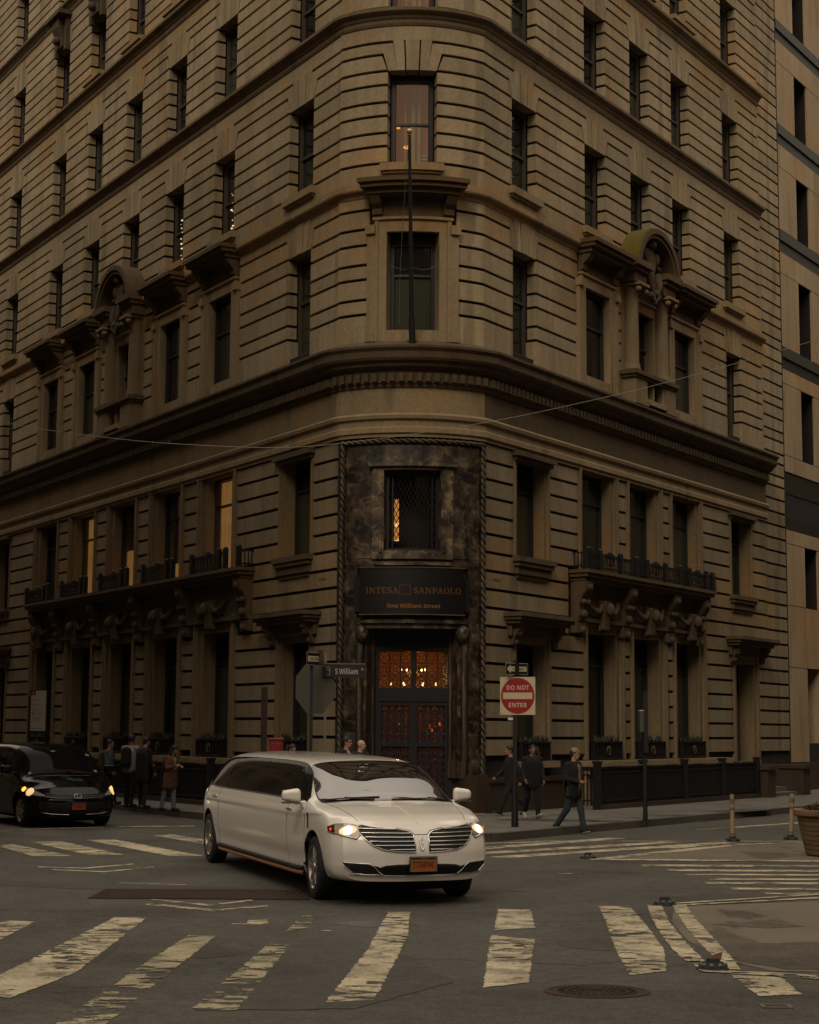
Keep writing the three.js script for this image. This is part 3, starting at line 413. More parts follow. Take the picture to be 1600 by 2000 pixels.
// --- string courses and the main cornice, swept round the corner
const bayPath = []; for (let i = 1; i < 24; i++) { const a = lerp(-HA, HA, i / 24) / RB; bayPath.push([CB.x + RB * Math.sin(a), CB.z + RB * Math.cos(a)]); }
const planPath = (uL, uR, o = 0) => [atL(uL, o), atL(0, o), ...bayPath, atR(0, o), atR(uR, o)];
const strg = (y, k = 1) => [[-0.1, y - 0.44], [0.02, y - 0.42], [0.05, y - 0.36], [0.05, y - 0.28], [0.09 * k, y - 0.24], [0.11 * k, y - 0.19], [0.20 * k, y - 0.13], [0.23 * k, y - 0.10], [0.23 * k, y - 0.02], [0.15 * k, y + 0.02], [0.03, y + 0.07], [-0.1, y + 0.07]];
for (const y of [19.98, 24.03, 28.08, 32.13]) mesh('string_course', sweep(planPath(31, RX), strg(y)), M.stoneSill, bank);
mesh('string_course', sweep(planPath(31, RX), [[-0.1, 15.14], [0.02, 15.16], [0.05, 15.24], [0.16, 15.30], [0.18, 15.34], [0.18, 15.44], [0.07, 15.47], [0.07, 15.55], [-0.1, 15.58]]), M.stonePlain, bank);
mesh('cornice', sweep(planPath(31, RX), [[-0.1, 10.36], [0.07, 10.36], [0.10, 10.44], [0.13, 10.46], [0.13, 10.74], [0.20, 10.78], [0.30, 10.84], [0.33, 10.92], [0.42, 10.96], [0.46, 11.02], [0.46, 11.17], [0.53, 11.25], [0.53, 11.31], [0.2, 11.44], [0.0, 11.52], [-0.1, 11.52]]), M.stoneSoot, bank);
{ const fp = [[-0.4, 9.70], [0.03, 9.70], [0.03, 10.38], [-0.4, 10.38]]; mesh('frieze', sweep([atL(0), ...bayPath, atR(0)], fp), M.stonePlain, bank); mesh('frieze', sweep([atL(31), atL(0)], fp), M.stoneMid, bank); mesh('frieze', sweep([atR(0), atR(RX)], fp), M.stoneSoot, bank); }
mesh('entablature', sweep(planPath(31, RX), [[-0.3, 9.14], [0.05, 9.14], [0.05, 9.22], [0.10, 9.24], [0.10, 9.36], [0.07, 9.40], [0.07, 9.54], [0.14, 9.58], [0.16, 9.66], [0.10, 9.72], [-0.3, 9.72]]), M.stonePlain, bank);
{ // dentils under the cornice
  const d = []; const add = (x, z, r) => { const g = new THREE.BoxGeometry(0.12, 0.20, 0.12); g.rotateY(r); g.translate(x, 10.58, z); d.push(boxUV(strip(g))); };
  for (let u = 0.12; u < 18.3; u += 0.21) { const p = atR(u, 0.17); add(p[0], p[1], FR.right.rot); }
  for (let u = 0.12; u < 28; u += 0.21) { const p = atL(u, 0.17); add(p[0], p[1], FR.left.rot); }
  for (let x = -1.85; x < 1.9; x += 0.205) { const a = x / RB, r = RB + 0.17; add(CB.x + r * Math.sin(a), CB.z + r * Math.cos(a), a); }
  tag(mesh('dentil', d, M.stoneSoot, bank), null, null, null, 'stuff');
}
mesh('parapet', sweep(planPath(31, 20.5), [[-0.1, 35.5], [0.1, 35.5], [0.6, 35.9], [0.9, 36.3], [0.1, 36.5], [0.1, 37.5], [-0.5, 37.5]]), M.stoneSoot, bank);
// --- ground floor and mezzanine: regular courses
const LOW = []; for (let k = -1; k < 17; k++) LOW.push(8.69 - 0.4505 * k);
const rectsL = [], openL = [], rectsR = [], openR = [];
const framed = (rects, open, c, y0, y1, w, fw) => { rects.push([c - w / 2 - fw, c + w / 2 + fw, y0 - 0.02, y1 + fw]); open.push([c - w / 2 - 0.02, c + w / 2 + 0.02, y0 - 0.02, y1 + 0.02]); };
for (const c of [LC[0], LC[6]]) { framed(rectsL, openL, c, 6.45, 8.98, 1.5, 0.17); framed(rectsL, openL, c, 1.36, 4.3, 1.5, 0.2); }
for (const c of ornateL) { framed(rectsL, openL, c, 6.35, 9.1, 1.65, 0.42); framed(rectsL, openL, c, 1.36, 4.75, 1.66, 0.46); }
for (const c of [RC[0] + 0.35]) { framed(rectsR, openR, c, 6.45, 8.98, 1.5, 0.17); framed(rectsR, openR, c, 1.36, 4.3, 1.5, 0.2); }
framed(rectsR, openR, 16.2, 6.45, 8.98, 1.5, 0.17); framed(rectsR, openR, 16.45, 0.6, 4.3, 1.5, 0.3);
const RG = [6.4, 9.2, 12.05];
for (let i = 0; i < 3; i++) { framed(rectsR, openR, ornateR[i], 6.35, 9.1, 1.65, 0.33); framed(rectsR, openR, RG[i], 1.36, 4.75, 1.66, 0.34); }
const plinthTop = 1.03;
for (const [F, xa, xb, rects, open, orn] of [[FR.left, LX, 0, rectsL, openL, [-21.3, -4.5]], [FR.right, 0, RX, rectsR, openR, [4.35, 12.95]]]) {
  backs.get(F).push(...backing(F, xa, xb, 0.1, 9.6, open));
  const band = [[...orn, 4.75, 6.3], ...rects];
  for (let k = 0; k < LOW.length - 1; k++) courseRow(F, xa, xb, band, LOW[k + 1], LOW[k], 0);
}
{ // corner pillars either side of the marble portal
  backs.get(FR.bay).push(...backing(FR.bay, -HA, HA, 9.0, 11.4, []), ...backing(FR.bay, -HA, -1.62, 0.1, 9.0, []), ...backing(FR.bay, 1.82, HA, 0.1, 9.0, []));
}
// stone frames round the low windows, and the windows
function frameAround(F, c, w, y0, y1, fw, name = 'window_surround') {
  const h = fw / 2, g = [];
  for (const s of [-1, 1]) { const a = c + s * w / 2; g.push(bx(Math.min(a, a + s * h), Math.max(a, a + s * h), y0, y1 + h, -0.62, -0.05), bx(Math.min(a + s * h, a + s * fw), Math.max(a + s * h, a + s * fw), y0, y1 + fw, -0.3, 0.035)); if (fw > 0.3) g.push(bx(Math.min(a + s * (fw - 0.1), a + s * fw), Math.max(a + s * (fw - 0.1), a + s * fw), y0, y1 + fw, 0.035, 0.07)); }
  g.push(bx(c - w / 2, c + w / 2, y1, y1 + h, -0.62, -0.05), bx(c - w / 2 - h, c + w / 2 + h, y1 + h, y1 + fw, -0.3, 0.034), bx(c - w / 2, c + w / 2, y0 - 0.12, y0, -0.62, -0.05));
  return onF(mesh(name, g, M.stoneFrame, bank), F);
}
const foldTex = texture(256, 256, (u, v) => 0.30 + 0.55 * fbm(u, v, 26, 2, 3, 401) + 0.30 * (1 - v) * fbm(u, v, 5, 3, 2, 405), true, 1.6, 2.8); foldTex.offset.set(0.37, 0.2);
const roomWarm = std({ color: lin(0.2, 0.1, 0.03), emissive: lin(0.20, 0.098, 0.027), emissiveMap: foldTex, emissiveIntensity: 0.75, roughness: 1 }), roomPale = std({ color: lin(0.3, 0.3, 0.2), emissive: lin(0.20, 0.21, 0.13), emissiveIntensity: 0.7, roughness: 1 });
[[FR.left, LC[0], 1.5], [FR.left, LC[6], 1.5], [FR.right, RC[0] + 0.35, 1.5], [FR.right, 16.2, 1.5]].forEach(([F, c, w]) => {
  frameAround(F, c, w, 6.45, 8.98, 0.17); windowUnit(F, c, w - 0.02, 6.45, 8.98, -0.42, { rail: 0.7 });
  onF(mesh('window_sill', [bx(c - 0.98, c + 0.98, 6.33, 6.46, -0.3, 0.20), bx(c - 0.92, c + 0.92, 6.22, 6.33, -0.2, 0.16), bx(c - 0.86, c + 0.86, 6.02, 6.22, -0.2, 0.10), bx(c - 0.8, c + 0.8, 5.92, 6.02, -0.2, 0.05)], M.stoneSoot, bank), F);
  onF(mesh('window_hood', [bx(c - 1.02, c + 1.02, 9.0, 9.12, -0.2, 0.2), bx(c - 0.95, c + 0.95, 8.9, 9.0, -0.2, 0.12)], M.stoneSoot, bank), F);
});
[[FR.left, ornateL, 0.42, true], [FR.right, ornateR, 0.33, false]].forEach(([F, cs, fw, left]) => cs.forEach((c, i) => {
  frameAround(F, c, 1.65, 6.35, 9.1, fw, 'window_surround');
  const lit = left && i < 4;
  windowUnit(F, c, 1.63, 6.35, 9.1, -0.36, { glass: lit ? M.glassClear : M.glassGreen, rail: 0.72, t: 0.05, tt: 1 });
  if (lit) { const [lo2, hi2, px, py0, py1] = [[6.35, 9.05, 0.70, 0, 0], [6.35, 7.0, 0.40, 7.2, 9.0], [6.35, 7.7, 0.62, 6.35, 9.05], [6.35, 9.05, 0.72, 6.35, 9.05]][i];
    onF(mesh('lit_room', bx(c - 0.8, c + 0.8, lo2, hi2, -0.52, -0.50), roomWarm, bank), F); if (py1) onF(mesh('lit_window_blind', bx(c + px, c + 0.80, py0, py1, -0.48, -0.47), roomPale, bank), F);
    onF(mesh('room_wall', [bx(c - 0.9, c + 0.9, 6.2, 9.3, -0.75, -0.70)], M.frame, bank), F); }
}));
// ground-floor windows
[[FR.left, LC[0]], [FR.left, LC[6]], [FR.right, RC[0] + 0.35]].forEach(([F, c]) => { frameAround(F, c, 1.5, 1.36, 4.3, 0.2); windowUnit(F, c, 1.48, 1.36, 4.3, -0.45, { rail: 0.7 }); hoodOver(F, c, 1.45, 4.5); });
frameAround(FR.right, 16.45, 1.5, 0.6, 4.3, 0.3); hoodOver(FR.right, 16.45, 1.6, 4.6);
{ // side door under the right-hand hood
  const dgrp = onF(new THREE.Group(), FR.right); dgrp.name = 'door'; bank.add(dgrp);
  mesh('leaf', [bx(15.72, 17.18, 0.6, 3.3, -0.62, -0.54), bx(15.8, 16.4, 0.8, 1.8, -0.54, -0.51), bx(16.5, 17.1, 0.8, 1.8, -0.54, -0.51), bx(15.8, 16.4, 2.0, 3.1, -0.54, -0.51), bx(16.5, 17.1, 2.0, 3.1, -0.54, -0.51)], M.frameTan, dgrp);
  mesh('fanlight', bx(15.72, 17.18, 3.36, 4.28, -0.6, -0.56), M.glass, dgrp); mesh('frame', [bx(15.72, 17.18, 3.3, 3.36, -0.62, -0.5)], M.frame, dgrp);
}
function hoodOver(F, c, hw, y) { // moulded hood on two consoles
  const con = [[0.0, y - 0.28], [0.10, y - 0.26], [0.14, y - 0.1], [0.24, y + 0.04], [0.34, y + 0.12], [0.34, y + 0.25], [0, y + 0.25]];
  const h = onF(mesh('door_hood', [bx(c - hw + 0.2, c + hw - 0.2, y - 0.05, y + 0.25, -0.2, 0.12), bx(c - hw + 0.12, c + hw - 0.12, y + 0.25, y + 0.34, -0.2, 0.40), bx(c - hw + 0.05, c + hw - 0.05, y + 0.34, y + 0.42, -0.2, 0.48), bx(c - hw, c + hw, y + 0.42, y + 0.52, -0.2, 0.56)], M.stoneSoot, bank), F);
  for (const s of [-1, 1]) { const g = prism(con, -0.12, 0.12); g.rotateY(-Math.PI / 2); g.translate(c + s * (hw - 0.42), 0, 0); mesh('console', [g, sph(0.09, c + s * (hw - 0.42), y + 0.02, 0.22), sph(0.07, c + s * (hw - 0.42), y - 0.2, 0.12)], M.stoneSoot, h); }
}
[[FR.left, ornateL, 0.46], [FR.right, RG, 0.34]].forEach(([F, cs, fw]) => cs.forEach(c => { frameAround(F, c, 1.66, 1.36, 4.75, fw); windowUnit(F, c, 1.64, 1.36, 4.75, -0.48, { rail: 0.75 }); }));
{ // flat dark panel painted as a shaded recess beside the left-hand door window
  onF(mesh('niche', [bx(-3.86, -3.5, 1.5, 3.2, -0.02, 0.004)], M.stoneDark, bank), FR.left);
}
// --- balconies on carved brackets, with iron railings
function balcony(F, xa, xb, cs, spacing, waves) {
  const B = onF(new THREE.Group(), F); B.name = 'balcony'; bank.add(B);
  const lo = Math.min(xa, xb), hi = Math.max(xa, xb), D = 0.54;
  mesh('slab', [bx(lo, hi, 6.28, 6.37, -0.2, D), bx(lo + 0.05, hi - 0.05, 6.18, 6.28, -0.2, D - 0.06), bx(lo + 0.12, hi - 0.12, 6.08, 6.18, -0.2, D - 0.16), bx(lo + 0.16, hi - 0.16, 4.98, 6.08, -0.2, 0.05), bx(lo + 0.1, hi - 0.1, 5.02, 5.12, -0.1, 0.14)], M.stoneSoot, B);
  const con = [[0.0, 5.0], [0.14, 5.02], [0.18, 5.2], [0.16, 5.4], [0.24, 5.62], [0.36, 5.78], [0.40, 5.95], [0.40, 6.08], [0, 6.08]];
  const piers = [lo + 0.35, ...cs.slice(1).map((c, i) => (c + cs[i]) / 2), hi - 0.35];
  for (const x of piers) { const g = prism(con, -0.22, 0.22, 0.03); g.rotateY(-Math.PI / 2); g.translate(x, 0, 0); mesh('bracket', [g, sph(0.15, x, 5.9, 0.34, 1.1, 0.8, 0.8), sph(0.12, x, 5.2, 0.2, 1.2, 1, 0.8), sph(0.08, x - 0.12, 5.52, 0.26), sph(0.08, x + 0.12, 5.52, 0.26), bx(x - 0.27, x + 0.27, 4.7, 4.98, -0.1, 0.13), sph(0.1, x, 4.78, 0.15)], M.stoneSoot, B); }
  for (const c of cs) { // keystone mask and swags
    mesh('keystone', [prism([[0.05, 4.78], [0.24, 4.85], [0.27, 5.25], [0.33, 5.6], [0.05, 5.65]], -0.18, 0.18, 0.03).rotateY(-Math.PI / 2).translate(c, 0, 0), sph(0.15, c, 5.38, 0.36, 0.9, 1.2, 0.8), tube([[c - 0.95, 5.62, 0.1], [c - 0.7, 5.38, 0.18], [c - 0.4, 5.3, 0.2], [c - 0.18, 5.5, 0.2]], 0.07, 6), tube([[c + 0.95, 5.62, 0.1], [c + 0.7, 5.38, 0.18], [c + 0.4, 5.3, 0.2], [c + 0.18, 5.5, 0.2]], 0.07, 6), sph(0.09, c - 0.55, 5.32, 0.2), sph(0.09, c + 0.55, 5.32, 0.2)], M.stoneSoot, B);
  }
  const zR = D - 0.10, y0 = 6.37, yT = 6.86;
  cs.forEach((c, i) => {
    c += waves ? 0.40 : -0.15; const half = waves ? 1.08 : spacing / 2 - 0.06, a = c - half + 0.32, b = c + half - 0.32;
    for (const x of waves ? [c - 1.05, c + 0.72, c + 1.12] : [c - half + 0.1, c - 0.62, c + 0.62]) mesh('post', [bx(x - 0.06, x + 0.06, y0, yT + 0.05, zR - 0.06, zR + 0.06), sph(0.07, x, yT + 0.06, zR, 1, 0.8, 1)], M.iron, B);
    const g = [bx(c - half, c + half, yT - 0.06, yT - 0.02, zR - 0.02, zR + 0.02), bx(c - half, c + half, y0 + 0.08, y0 + 0.12, zR - 0.02, zR + 0.02), bx(c - half, c + half, y0 + 0.38, y0 + 0.41, zR - 0.012, zR + 0.012)];
    for (let x = c - half + 0.06; x < c + half; x += 0.105) g.push(bx(x - 0.013, x + 0.013, y0 + 0.02, yT - 0.02, zR - 0.013, zR + 0.013));
    for (let k = 0; k < 3; k++) g.push(torus(0.10, 0.02, c - 0.1 + (k - 1) * 0.22, y0 + 0.3, zR, 12, 4));
    g.push(sph(0.14, c, yT - 0.02, zR, 1.4, 0.9, 0.25), sph(0.07, c - 0.2, yT - 0.02, zR, 1.2, 0.9, 0.3), sph(0.07, c + 0.2, yT - 0.02, zR, 1.2, 0.9, 0.3), sph(0.05, c, y0 + 0.3, zR, 0.8, 3, 0.4));
    mesh('railing_panel', g, M.iron, B);
  });
  for (const x of [lo + 0.12, hi - 0.12]) { const g = [bx(x - 0.02, x + 0.02, yT - 0.06, yT - 0.02, 0, zR), bx(x - 0.02, x + 0.02, y0 + 0.08, y0 + 0.12, 0, zR)]; for (let z = 0.05; z < zR; z += 0.105) g.push(bx(x - 0.013, x + 0.013, y0, yT - 0.02, z - 0.013, z + 0.013)); mesh('railing_return', g, M.iron, B); mesh('post', [bx(x - 0.06, x + 0.06, y0, yT + 0.05, zR - 0.06, zR + 0.06), sph(0.07, x, yT + 0.06, zR, 1, 0.8, 1)], M.iron, B); }
}
balcony(FR.left, -4.35, -21.45, [...ornateL], 3.45, true);
balcony(FR.right, 4.5, 12.95, [...ornateR], 2.9, false);
// --- plinths
for (const [F, a, b] of [[FR.left, -22.6, -4.8], [FR.right, 4.9, 14.2]]) {
  onF(mesh('plinth', [bx(a, b, 0.1, 1.0, -0.2, 0.24), bx(a - 0.05, b + 0.05, 1.0, 1.14, -0.2, 0.34), bx(a - 0.12, b + 0.12, 1.14, 1.3, -0.2, 0.46), bx(a - 0.08, b + 0.08, 1.3, 1.34, -0.2, 0.42)], M.stonePlain, bank), F);
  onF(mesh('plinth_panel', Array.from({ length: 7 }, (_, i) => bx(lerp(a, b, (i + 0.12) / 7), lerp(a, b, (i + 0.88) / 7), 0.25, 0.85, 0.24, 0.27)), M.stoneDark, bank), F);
}
onF(mesh('plinth', [bx(-4.8, 0, 0.1, 0.86, -0.2, 0.10), bx(-4.8, 0, 0.86, 0.98, -0.2, 0.14)], M.granite, bank), FR.left);
onF(mesh('plinth', [bx(0, 4.9, 0.1, 0.86, -0.2, 0.10), bx(0, 4.9, 0.86, 0.98, -0.2, 0.14)], M.granite, bank), FR.right);
onF(mesh('plinth', [bx(14.2, 15.2, 0.1, 0.86, -0.2, 0.12), bx(17.5, 20.4, 0.1, 0.98, -0.2, 0.06)], M.granite, bank), FR.right);
for (const c of [-2.1]) onF(mesh('window_sill', bx(c - 1.1, c + 1.1, 1.2, 1.36, -0.6, 0.2), M.stonePlain, bank), FR.left);
onF(mesh('window_sill', bx(1.3, 3.5, 1.2, 1.36, -0.6, 0.2), M.stonePlain, bank), FR.right);
{ // stone stoop of the side door
  const S = onF(new THREE.Group(), FR.right); S.name = 'stoop'; bank.add(S);
  for (const x of [14.35, 17.35]) mesh('cheek_wall', [bx(x, x + 0.62, 0.1, 0.98, -0.1, 1.5), bx(x - 0.06, x + 0.68, 0.98, 1.1, -0.1, 1.58)], M.granite, S);
  for (let k = 0; k < 3; k++) mesh('step', bx(14.97, 17.35, 0.1, 0.26 + 0.15 * k, -0.5, 1.3 - 0.36 * k), M.concrete, S);
}
// --- the marble portal in the rounded bay
{
  const P = onF(new THREE.Group(), FR.bay); P.name = 'portal'; bank.add(P);
  const B = FR.bay, cx = 0.09, z0 = -0.5, zf = 0.0;
  const slab = (x0, x1, y0, y1, z = zf, m = M.marble) => mesh('marble_slab', fbx(B, x0, x1, y0, y1, z0, z), m, P);
  slab(-1.60, -0.90, 6.205, 7.9); slab(-1.60, -0.90, 7.905, 8.42); slab(1.06, 1.80, 6.205, 7.9); slab(1.06, 1.80, 7.905, 8.42); slab(-1.60, 0.1, 8.425, 8.95, 0.004); slab(0.105, 1.80, 8.425, 8.95, 0.004);
  slab(-1.60, -1.30, 0.98, 6.2, -0.01); slab(1.50, 1.80, 0.98, 6.2, -0.01); slab(-1.30, 1.50, 4.62, 4.78, -0.02); slab(-1.30, 1.50, 5.98, 6.2, -0.02); slab(-1.30, 1.5, 4.78, 5.98, -0.12);
  mesh('portal_backing', [fbx(B, -1.62, -0.70, 4.7, 9.0, -0.75, -0.52), fbx(B, 0.86, 1.82, 4.7, 9.0, -0.75, -0.52), fbx(B, -0.70, 0.86, 4.7, 6.2, -0.75, -0.52), fbx(B, -0.70, 0.86, 8.45, 9.0, -0.75, -0.52)], M.black, P);
  // window surround
  mesh('window_surround', [fbx(B, -0.90, -0.62, 6.18, 8.40, -0.4, 0.05), fbx(B, 0.76, 1.06, 6.18, 8.40, -0.4, 0.05), fbx(B, -0.62, 0.76, 8.34, 8.42, -0.4, 0.05), fbx(B, -0.62, 0.76, 6.18, 6.38, -0.4, 0.06), fbx(B, -0.98, 1.14, 8.42, 8.50, -0.1, 0.14), fbx(B, -0.85, 1.0, 6.02, 6.1, -0.1, 0.16), fbx(B, -0.72, -0.66, 6.34, 8.34, 0.05, 0.085), fbx(B, 0.80, 0.86, 6.34, 8.34, 0.05, 0.085)], M.marbleLight, P);
  // rope mouldings
  const rope = (f, L, n) => { for (let s = 0; s < 2; s++) { const pts = []; for (let i = 0; i <= n; i++) { const t = i / n, a = t * L / 0.34 * Math.PI * 2 + s * Math.PI; pts.push(f(t, 0.032 * Math.cos(a), 0.032 * Math.sin(a))); } ropeG.push(strip(new THREE.TubeGeometry(new THREE.CatmullRomCurve3(pts), n, 0.037, 6))); } };
  let ropeG = []; const bp = (x, y, z) => { const a = x / RB, r = RB + z; return new THREE.Vector3(r * Math.sin(a), y, r * Math.cos(a)); };
  for (const x of [-1.71, 1.91]) { rope((t, a, b) => bp(x + a, 1.0 + 8.0 * t, 0.03 + b), 8.0, 150); mesh('rope_moulding', ropeG, M.marbleMid, P); ropeG = []; }
  rope((t, a, b) => bp(lerp(-1.75, 1.95, t), 9.04 + a, 0.03 + b), 3.7, 80); mesh('rope_moulding', ropeG, M.marbleMid, P);
  mesh('portal_edge', [fbx(B, -1.86, -1.60, 0.98, 9.05, -0.4, -0.05), fbx(B, 1.80, 2.05, 0.98, 9.05, -0.4, -0.05), fbx(B, -1.62, 1.82, 8.95, 9.14, -0.4, -0.03)], M.marble, P);
  mesh('portal_base', [fbx(B, -HA - 0.05, -1.12, 0.1, 0.98, -0.5, 0.10), fbx(B, -HA - 0.05, -1.2, 0.98, 1.06, -0.4, 0.05)], M.granite, P); mesh('portal_base', [fbx(B, 1.36, HA + 0.12, 0.1, 0.98, -0.5, 0.10), fbx(B, 1.42, HA + 0.1, 0.98, 1.06, -0.4, 0.05)], M.granite, P);
  // fluted jambs and head of the doorway
  for (const s of [-1, 1]) { const x0 = cx + s * 1.16; const g = []; for (let k = 0; k < 4; k++) { const z = -0.06 - 0.16 * k, xx = x0 + s * (0.30 - 0.075 * k) * 0.55; const a = bp(xx, 0, z); g.push(cyl(0.085, 0.085, 3.62, 10, a.x, 0.98, a.z)); } g.push(fbx(B, Math.min(x0, x0 + s * 0.26), Math.max(x0, x0 + s * 0.26), 0.98, 4.62, -0.9, -0.12)); const c = bp(x0 + s * 0.08, 4.42, 0.0); g.push(sph(0.17, c.x, 4.4, c.z, 1, 1.3, 1)); mesh('door_jamb', g, M.marble, P); }
  mesh('door_head', [fbx(B, -1.15, 1.33, 4.52, 4.64, -0.9, 0.02), fbx(B, -1.2, 1.38, 4.64, 4.72, -0.5, 0.10)], M.marble, P);
  // barred portal window
  const w = onF(mesh('window', [fbx(B, -0.62, -0.54, 6.38, 8.34, -0.3, -0.2), fbx(B, 0.68, 0.76, 6.38, 8.34, -0.3, -0.2), fbx(B, -0.54, 0.68, 8.24, 8.34, -0.3, -0.2), fbx(B, -0.54, 0.68, 6.38, 6.46, -0.3, -0.2), fbx(B, -0.46, -0.43, 6.46, 8.24, -0.3, -0.2), fbx(B, 0.57, 0.60, 6.46, 8.24, -0.3, -0.2)], M.iron, bank), B);
  mesh('pane', fbx(B, -0.54, 0.68, 6.44, 8.26, -0.32, -0.312), M.glassClear, w);
  const lat = []; for (let k = -14; k < 16; k++) { const q = []; for (const d of [1, -1]) { const p = []; for (let t = 0; t <= 10; t++) { const x = lerp(-0.54, 0.68, t / 10), y = 7.3 + d * (x - cx) * 1.8 + k * 0.2; if (y > 6.45 && y < 8.26) p.push(bp(x, y, -0.26)); } if (p.length > 1) lat.push(strip(new THREE.TubeGeometry(new THREE.CatmullRomCurve3(p), p.length, 0.009, 4))); } }
  mesh('lattice', lat, M.iron, w);
  onF(mesh('room_wall', [fbx(B, -0.8, 0.95, 6.2, 8.5, -1.3, -1.25), fbx(B, -0.8, -0.72, 6.2, 8.5, -1.25, -0.5), fbx(B, 0.87, 0.95, 6.2, 8.5, -1.25, -0.5), fbx(B, -0.8, 0.95, 8.5, 8.6, -1.3, -0.5), fbx(B, -0.8, 0.95, 6.1, 6.2, -1.3, -0.5)], M.frame, bank), B);
  const lit = std({ color: lin(0.3, 0.15, 0.05), emissive: lin(0.62, 0.25, 0.05), emissiveIntensity: 0.4 }), lit2 = std({ color: lin(0.5, 0.4, 0.2), emissive: lin(1, 0.72, 0.34), emissiveIntensity: 0.6 });
  onF(mesh('lit_room', [fbx(B, -0.44, -0.31, 6.66, 7.68, -0.47, -0.45)], lit, bank), B); onF(mesh('lamp', [fbx(B, -0.43, -0.31, 7.02, 7.09, -0.44, -0.42), fbx(B, -0.42, -0.31, 6.66, 6.69, -0.44, -0.42)], lit2, bank), B);
}
{ // the lit vestibule and its bronze grille doors
  const V = new THREE.Group(); V.name = 'entrance'; bank.add(V);
  const cx = 0.125, zg = -41.05, warm = std({ color: lin(0.42, 0.20, 0.07), roughness: 0.9 }), warmD = std({ color: lin(0.13, 0.036, 0.014), roughness: 0.9 });
  mesh('vestibule', [bx(cx - 1.7, cx + 1.7, 0.05, 0.16, -45.2, -40.5), bx(cx - 1.7, cx + 1.7, 4.7, 4.8, -45.2, -41.3), bx(cx - 1.8, cx - 1.7, 0.1, 4.8, -45.2, -41.3), bx(cx + 1.7, cx + 1.8, 0.1, 4.8, -45.2, -41.3), bx(cx - 1.8, cx + 1.8, 0.1, 4.8, -45.3, -45.2)], warm, V);
  mesh('inner_screen', [bx(cx - 1.65, cx + 1.65, 0.16, 2.62, -43.5, -43.45), bx(cx - 0.03, cx + 0.03, 0.16, 2.62, -43.45, -43.4), bx(cx - 1.65, cx + 1.65, 2.62, 2.75, -43.55, -43.4)], warmD, V);  // added dark panel that dims the view through the lower doors
  const fr = [bx(cx - 1.14, cx - 0.84, 0.15, 4.62, zg - 0.12, zg + 0.02), bx(cx + 0.84, cx + 1.14, 0.15, 4.62, zg - 0.12, zg + 0.02), bx(cx - 0.84, cx + 0.84, 4.0, 4.62, zg - 0.12, zg + 0.02), bx(cx - 0.84, cx + 0.84, 2.80, 3.12, zg - 0.12, zg + 0.05), bx(cx - 0.05, cx + 0.05, 3.12, 4.0, zg - 0.1, zg + 0.03)];
  fr.push(bx(cx - 0.03, cx + 0.03, 0.16, 2.80, zg - 0.09, zg + 0.035)); mesh('door_frame', fr, M.iron, V);
  const grille = (x0, x1, y0, y1, cell) => { const g = [], nx = Math.max(1, Math.round((x1 - x0) / cell)), ny = Math.max(1, Math.round((y1 - y0) / cell)), dx = (x1 - x0) / nx, dy = (y1 - y0) / ny, r = 0.0115, z = zg - 0.04;
    for (let i = 0; i <= nx; i++) g.push(bx(x0 + i * dx - r, x0 + i * dx + r, y0, y1, z - r, z + r)); for (let j = 0; j <= ny; j++) g.push(bx(x0, x1, y0 + j * dy - r, y0 + j * dy + r, z - r * 0.9, z + r * 0.9));
    for (let i = 0; i < nx; i++) for (let j = 0; j < ny; j++) { const X = x0 + (i + 0.5) * dx, Y = y0 + (j + 0.5) * dy, R = Math.min(dx, dy); g.push(torus(R * 0.46, r * 0.9, X, Y, z, 16, 4), torus(R * 0.17, r * 0.8, X, Y, z, 10, 4)); for (const [sx, sy] of [[1, 1], [1, -1], [-1, 1], [-1, -1]]) g.push(rod([X + sx * R * 0.12, Y + sy * R * 0.12, z], [X + sx * R * 0.48, Y + sy * R * 0.48, z], r * 0.7, 4)); if ((i + j) % 2) g.push(torus(R * 0.30, r * 0.7, X, Y, z, 12, 4)); }
    return g; };
  mesh('transom_grille', [...grille(cx - 0.84, cx - 0.05, 3.12, 4.0, 0.2634), ...grille(cx + 0.05, cx + 0.84, 3.12, 4.0, 0.2634)], M.iron, V);
  mesh('transom_pane', bx(cx - 0.84, cx + 0.84, 3.1, 4.02, zg - 0.1, zg - 0.096), M.glassClear, V);
  for (const s of [-1, 1]) { const a = s < 0 ? cx - 0.84 : cx + 0.02, b = s < 0 ? cx - 0.02 : cx + 0.84;
    const leaf = mesh('door_leaf', [bx(a, a + 0.07, 0.16, 2.80, zg - 0.1, zg + 0.02), bx(b - 0.07, b, 0.16, 2.80, zg - 0.1, zg + 0.02), bx(a + 0.07, b - 0.07, 2.70, 2.80, zg - 0.1, zg + 0.02), bx(a + 0.07, b - 0.07, 0.16, 0.42, zg - 0.1, zg + 0.02), bx(a + 0.07, b - 0.07, 1.72, 1.84, zg - 0.1, zg + 0.02)], M.iron, V);
    mesh('grille', [...grille(a + 0.07, b - 0.07, 1.84, 2.70, 0.172), ...grille(a + 0.07, b - 0.07, 0.42, 1.72, 0.172)], M.iron, leaf);
    mesh('pane', bx(a + 0.05, b - 0.05, 0.42, 2.72, zg - 0.09, zg - 0.086), M.glassClear, leaf); mesh('handle', [rod([s < 0 ? b - 0.09 : a + 0.09, 1.0, zg + 0.06], [s < 0 ? b - 0.09 : a + 0.09, 1.4, zg + 0.06], 0.014, 8)], M.castIron, leaf); }
  // chandelier of small bulbs, and wall lamps
  const bulb = std({ color: lin(1, 0.8, 0.5), emissive: lin(1, 0.62, 0.26), emissiveIntensity: 1.8 }), red = std({ color: lin(0.6, 0.1, 0.03), emissive: lin(1, 0.13, 0.02), emissiveIntensity: 1.0 });
  const bs = [], arms = [];
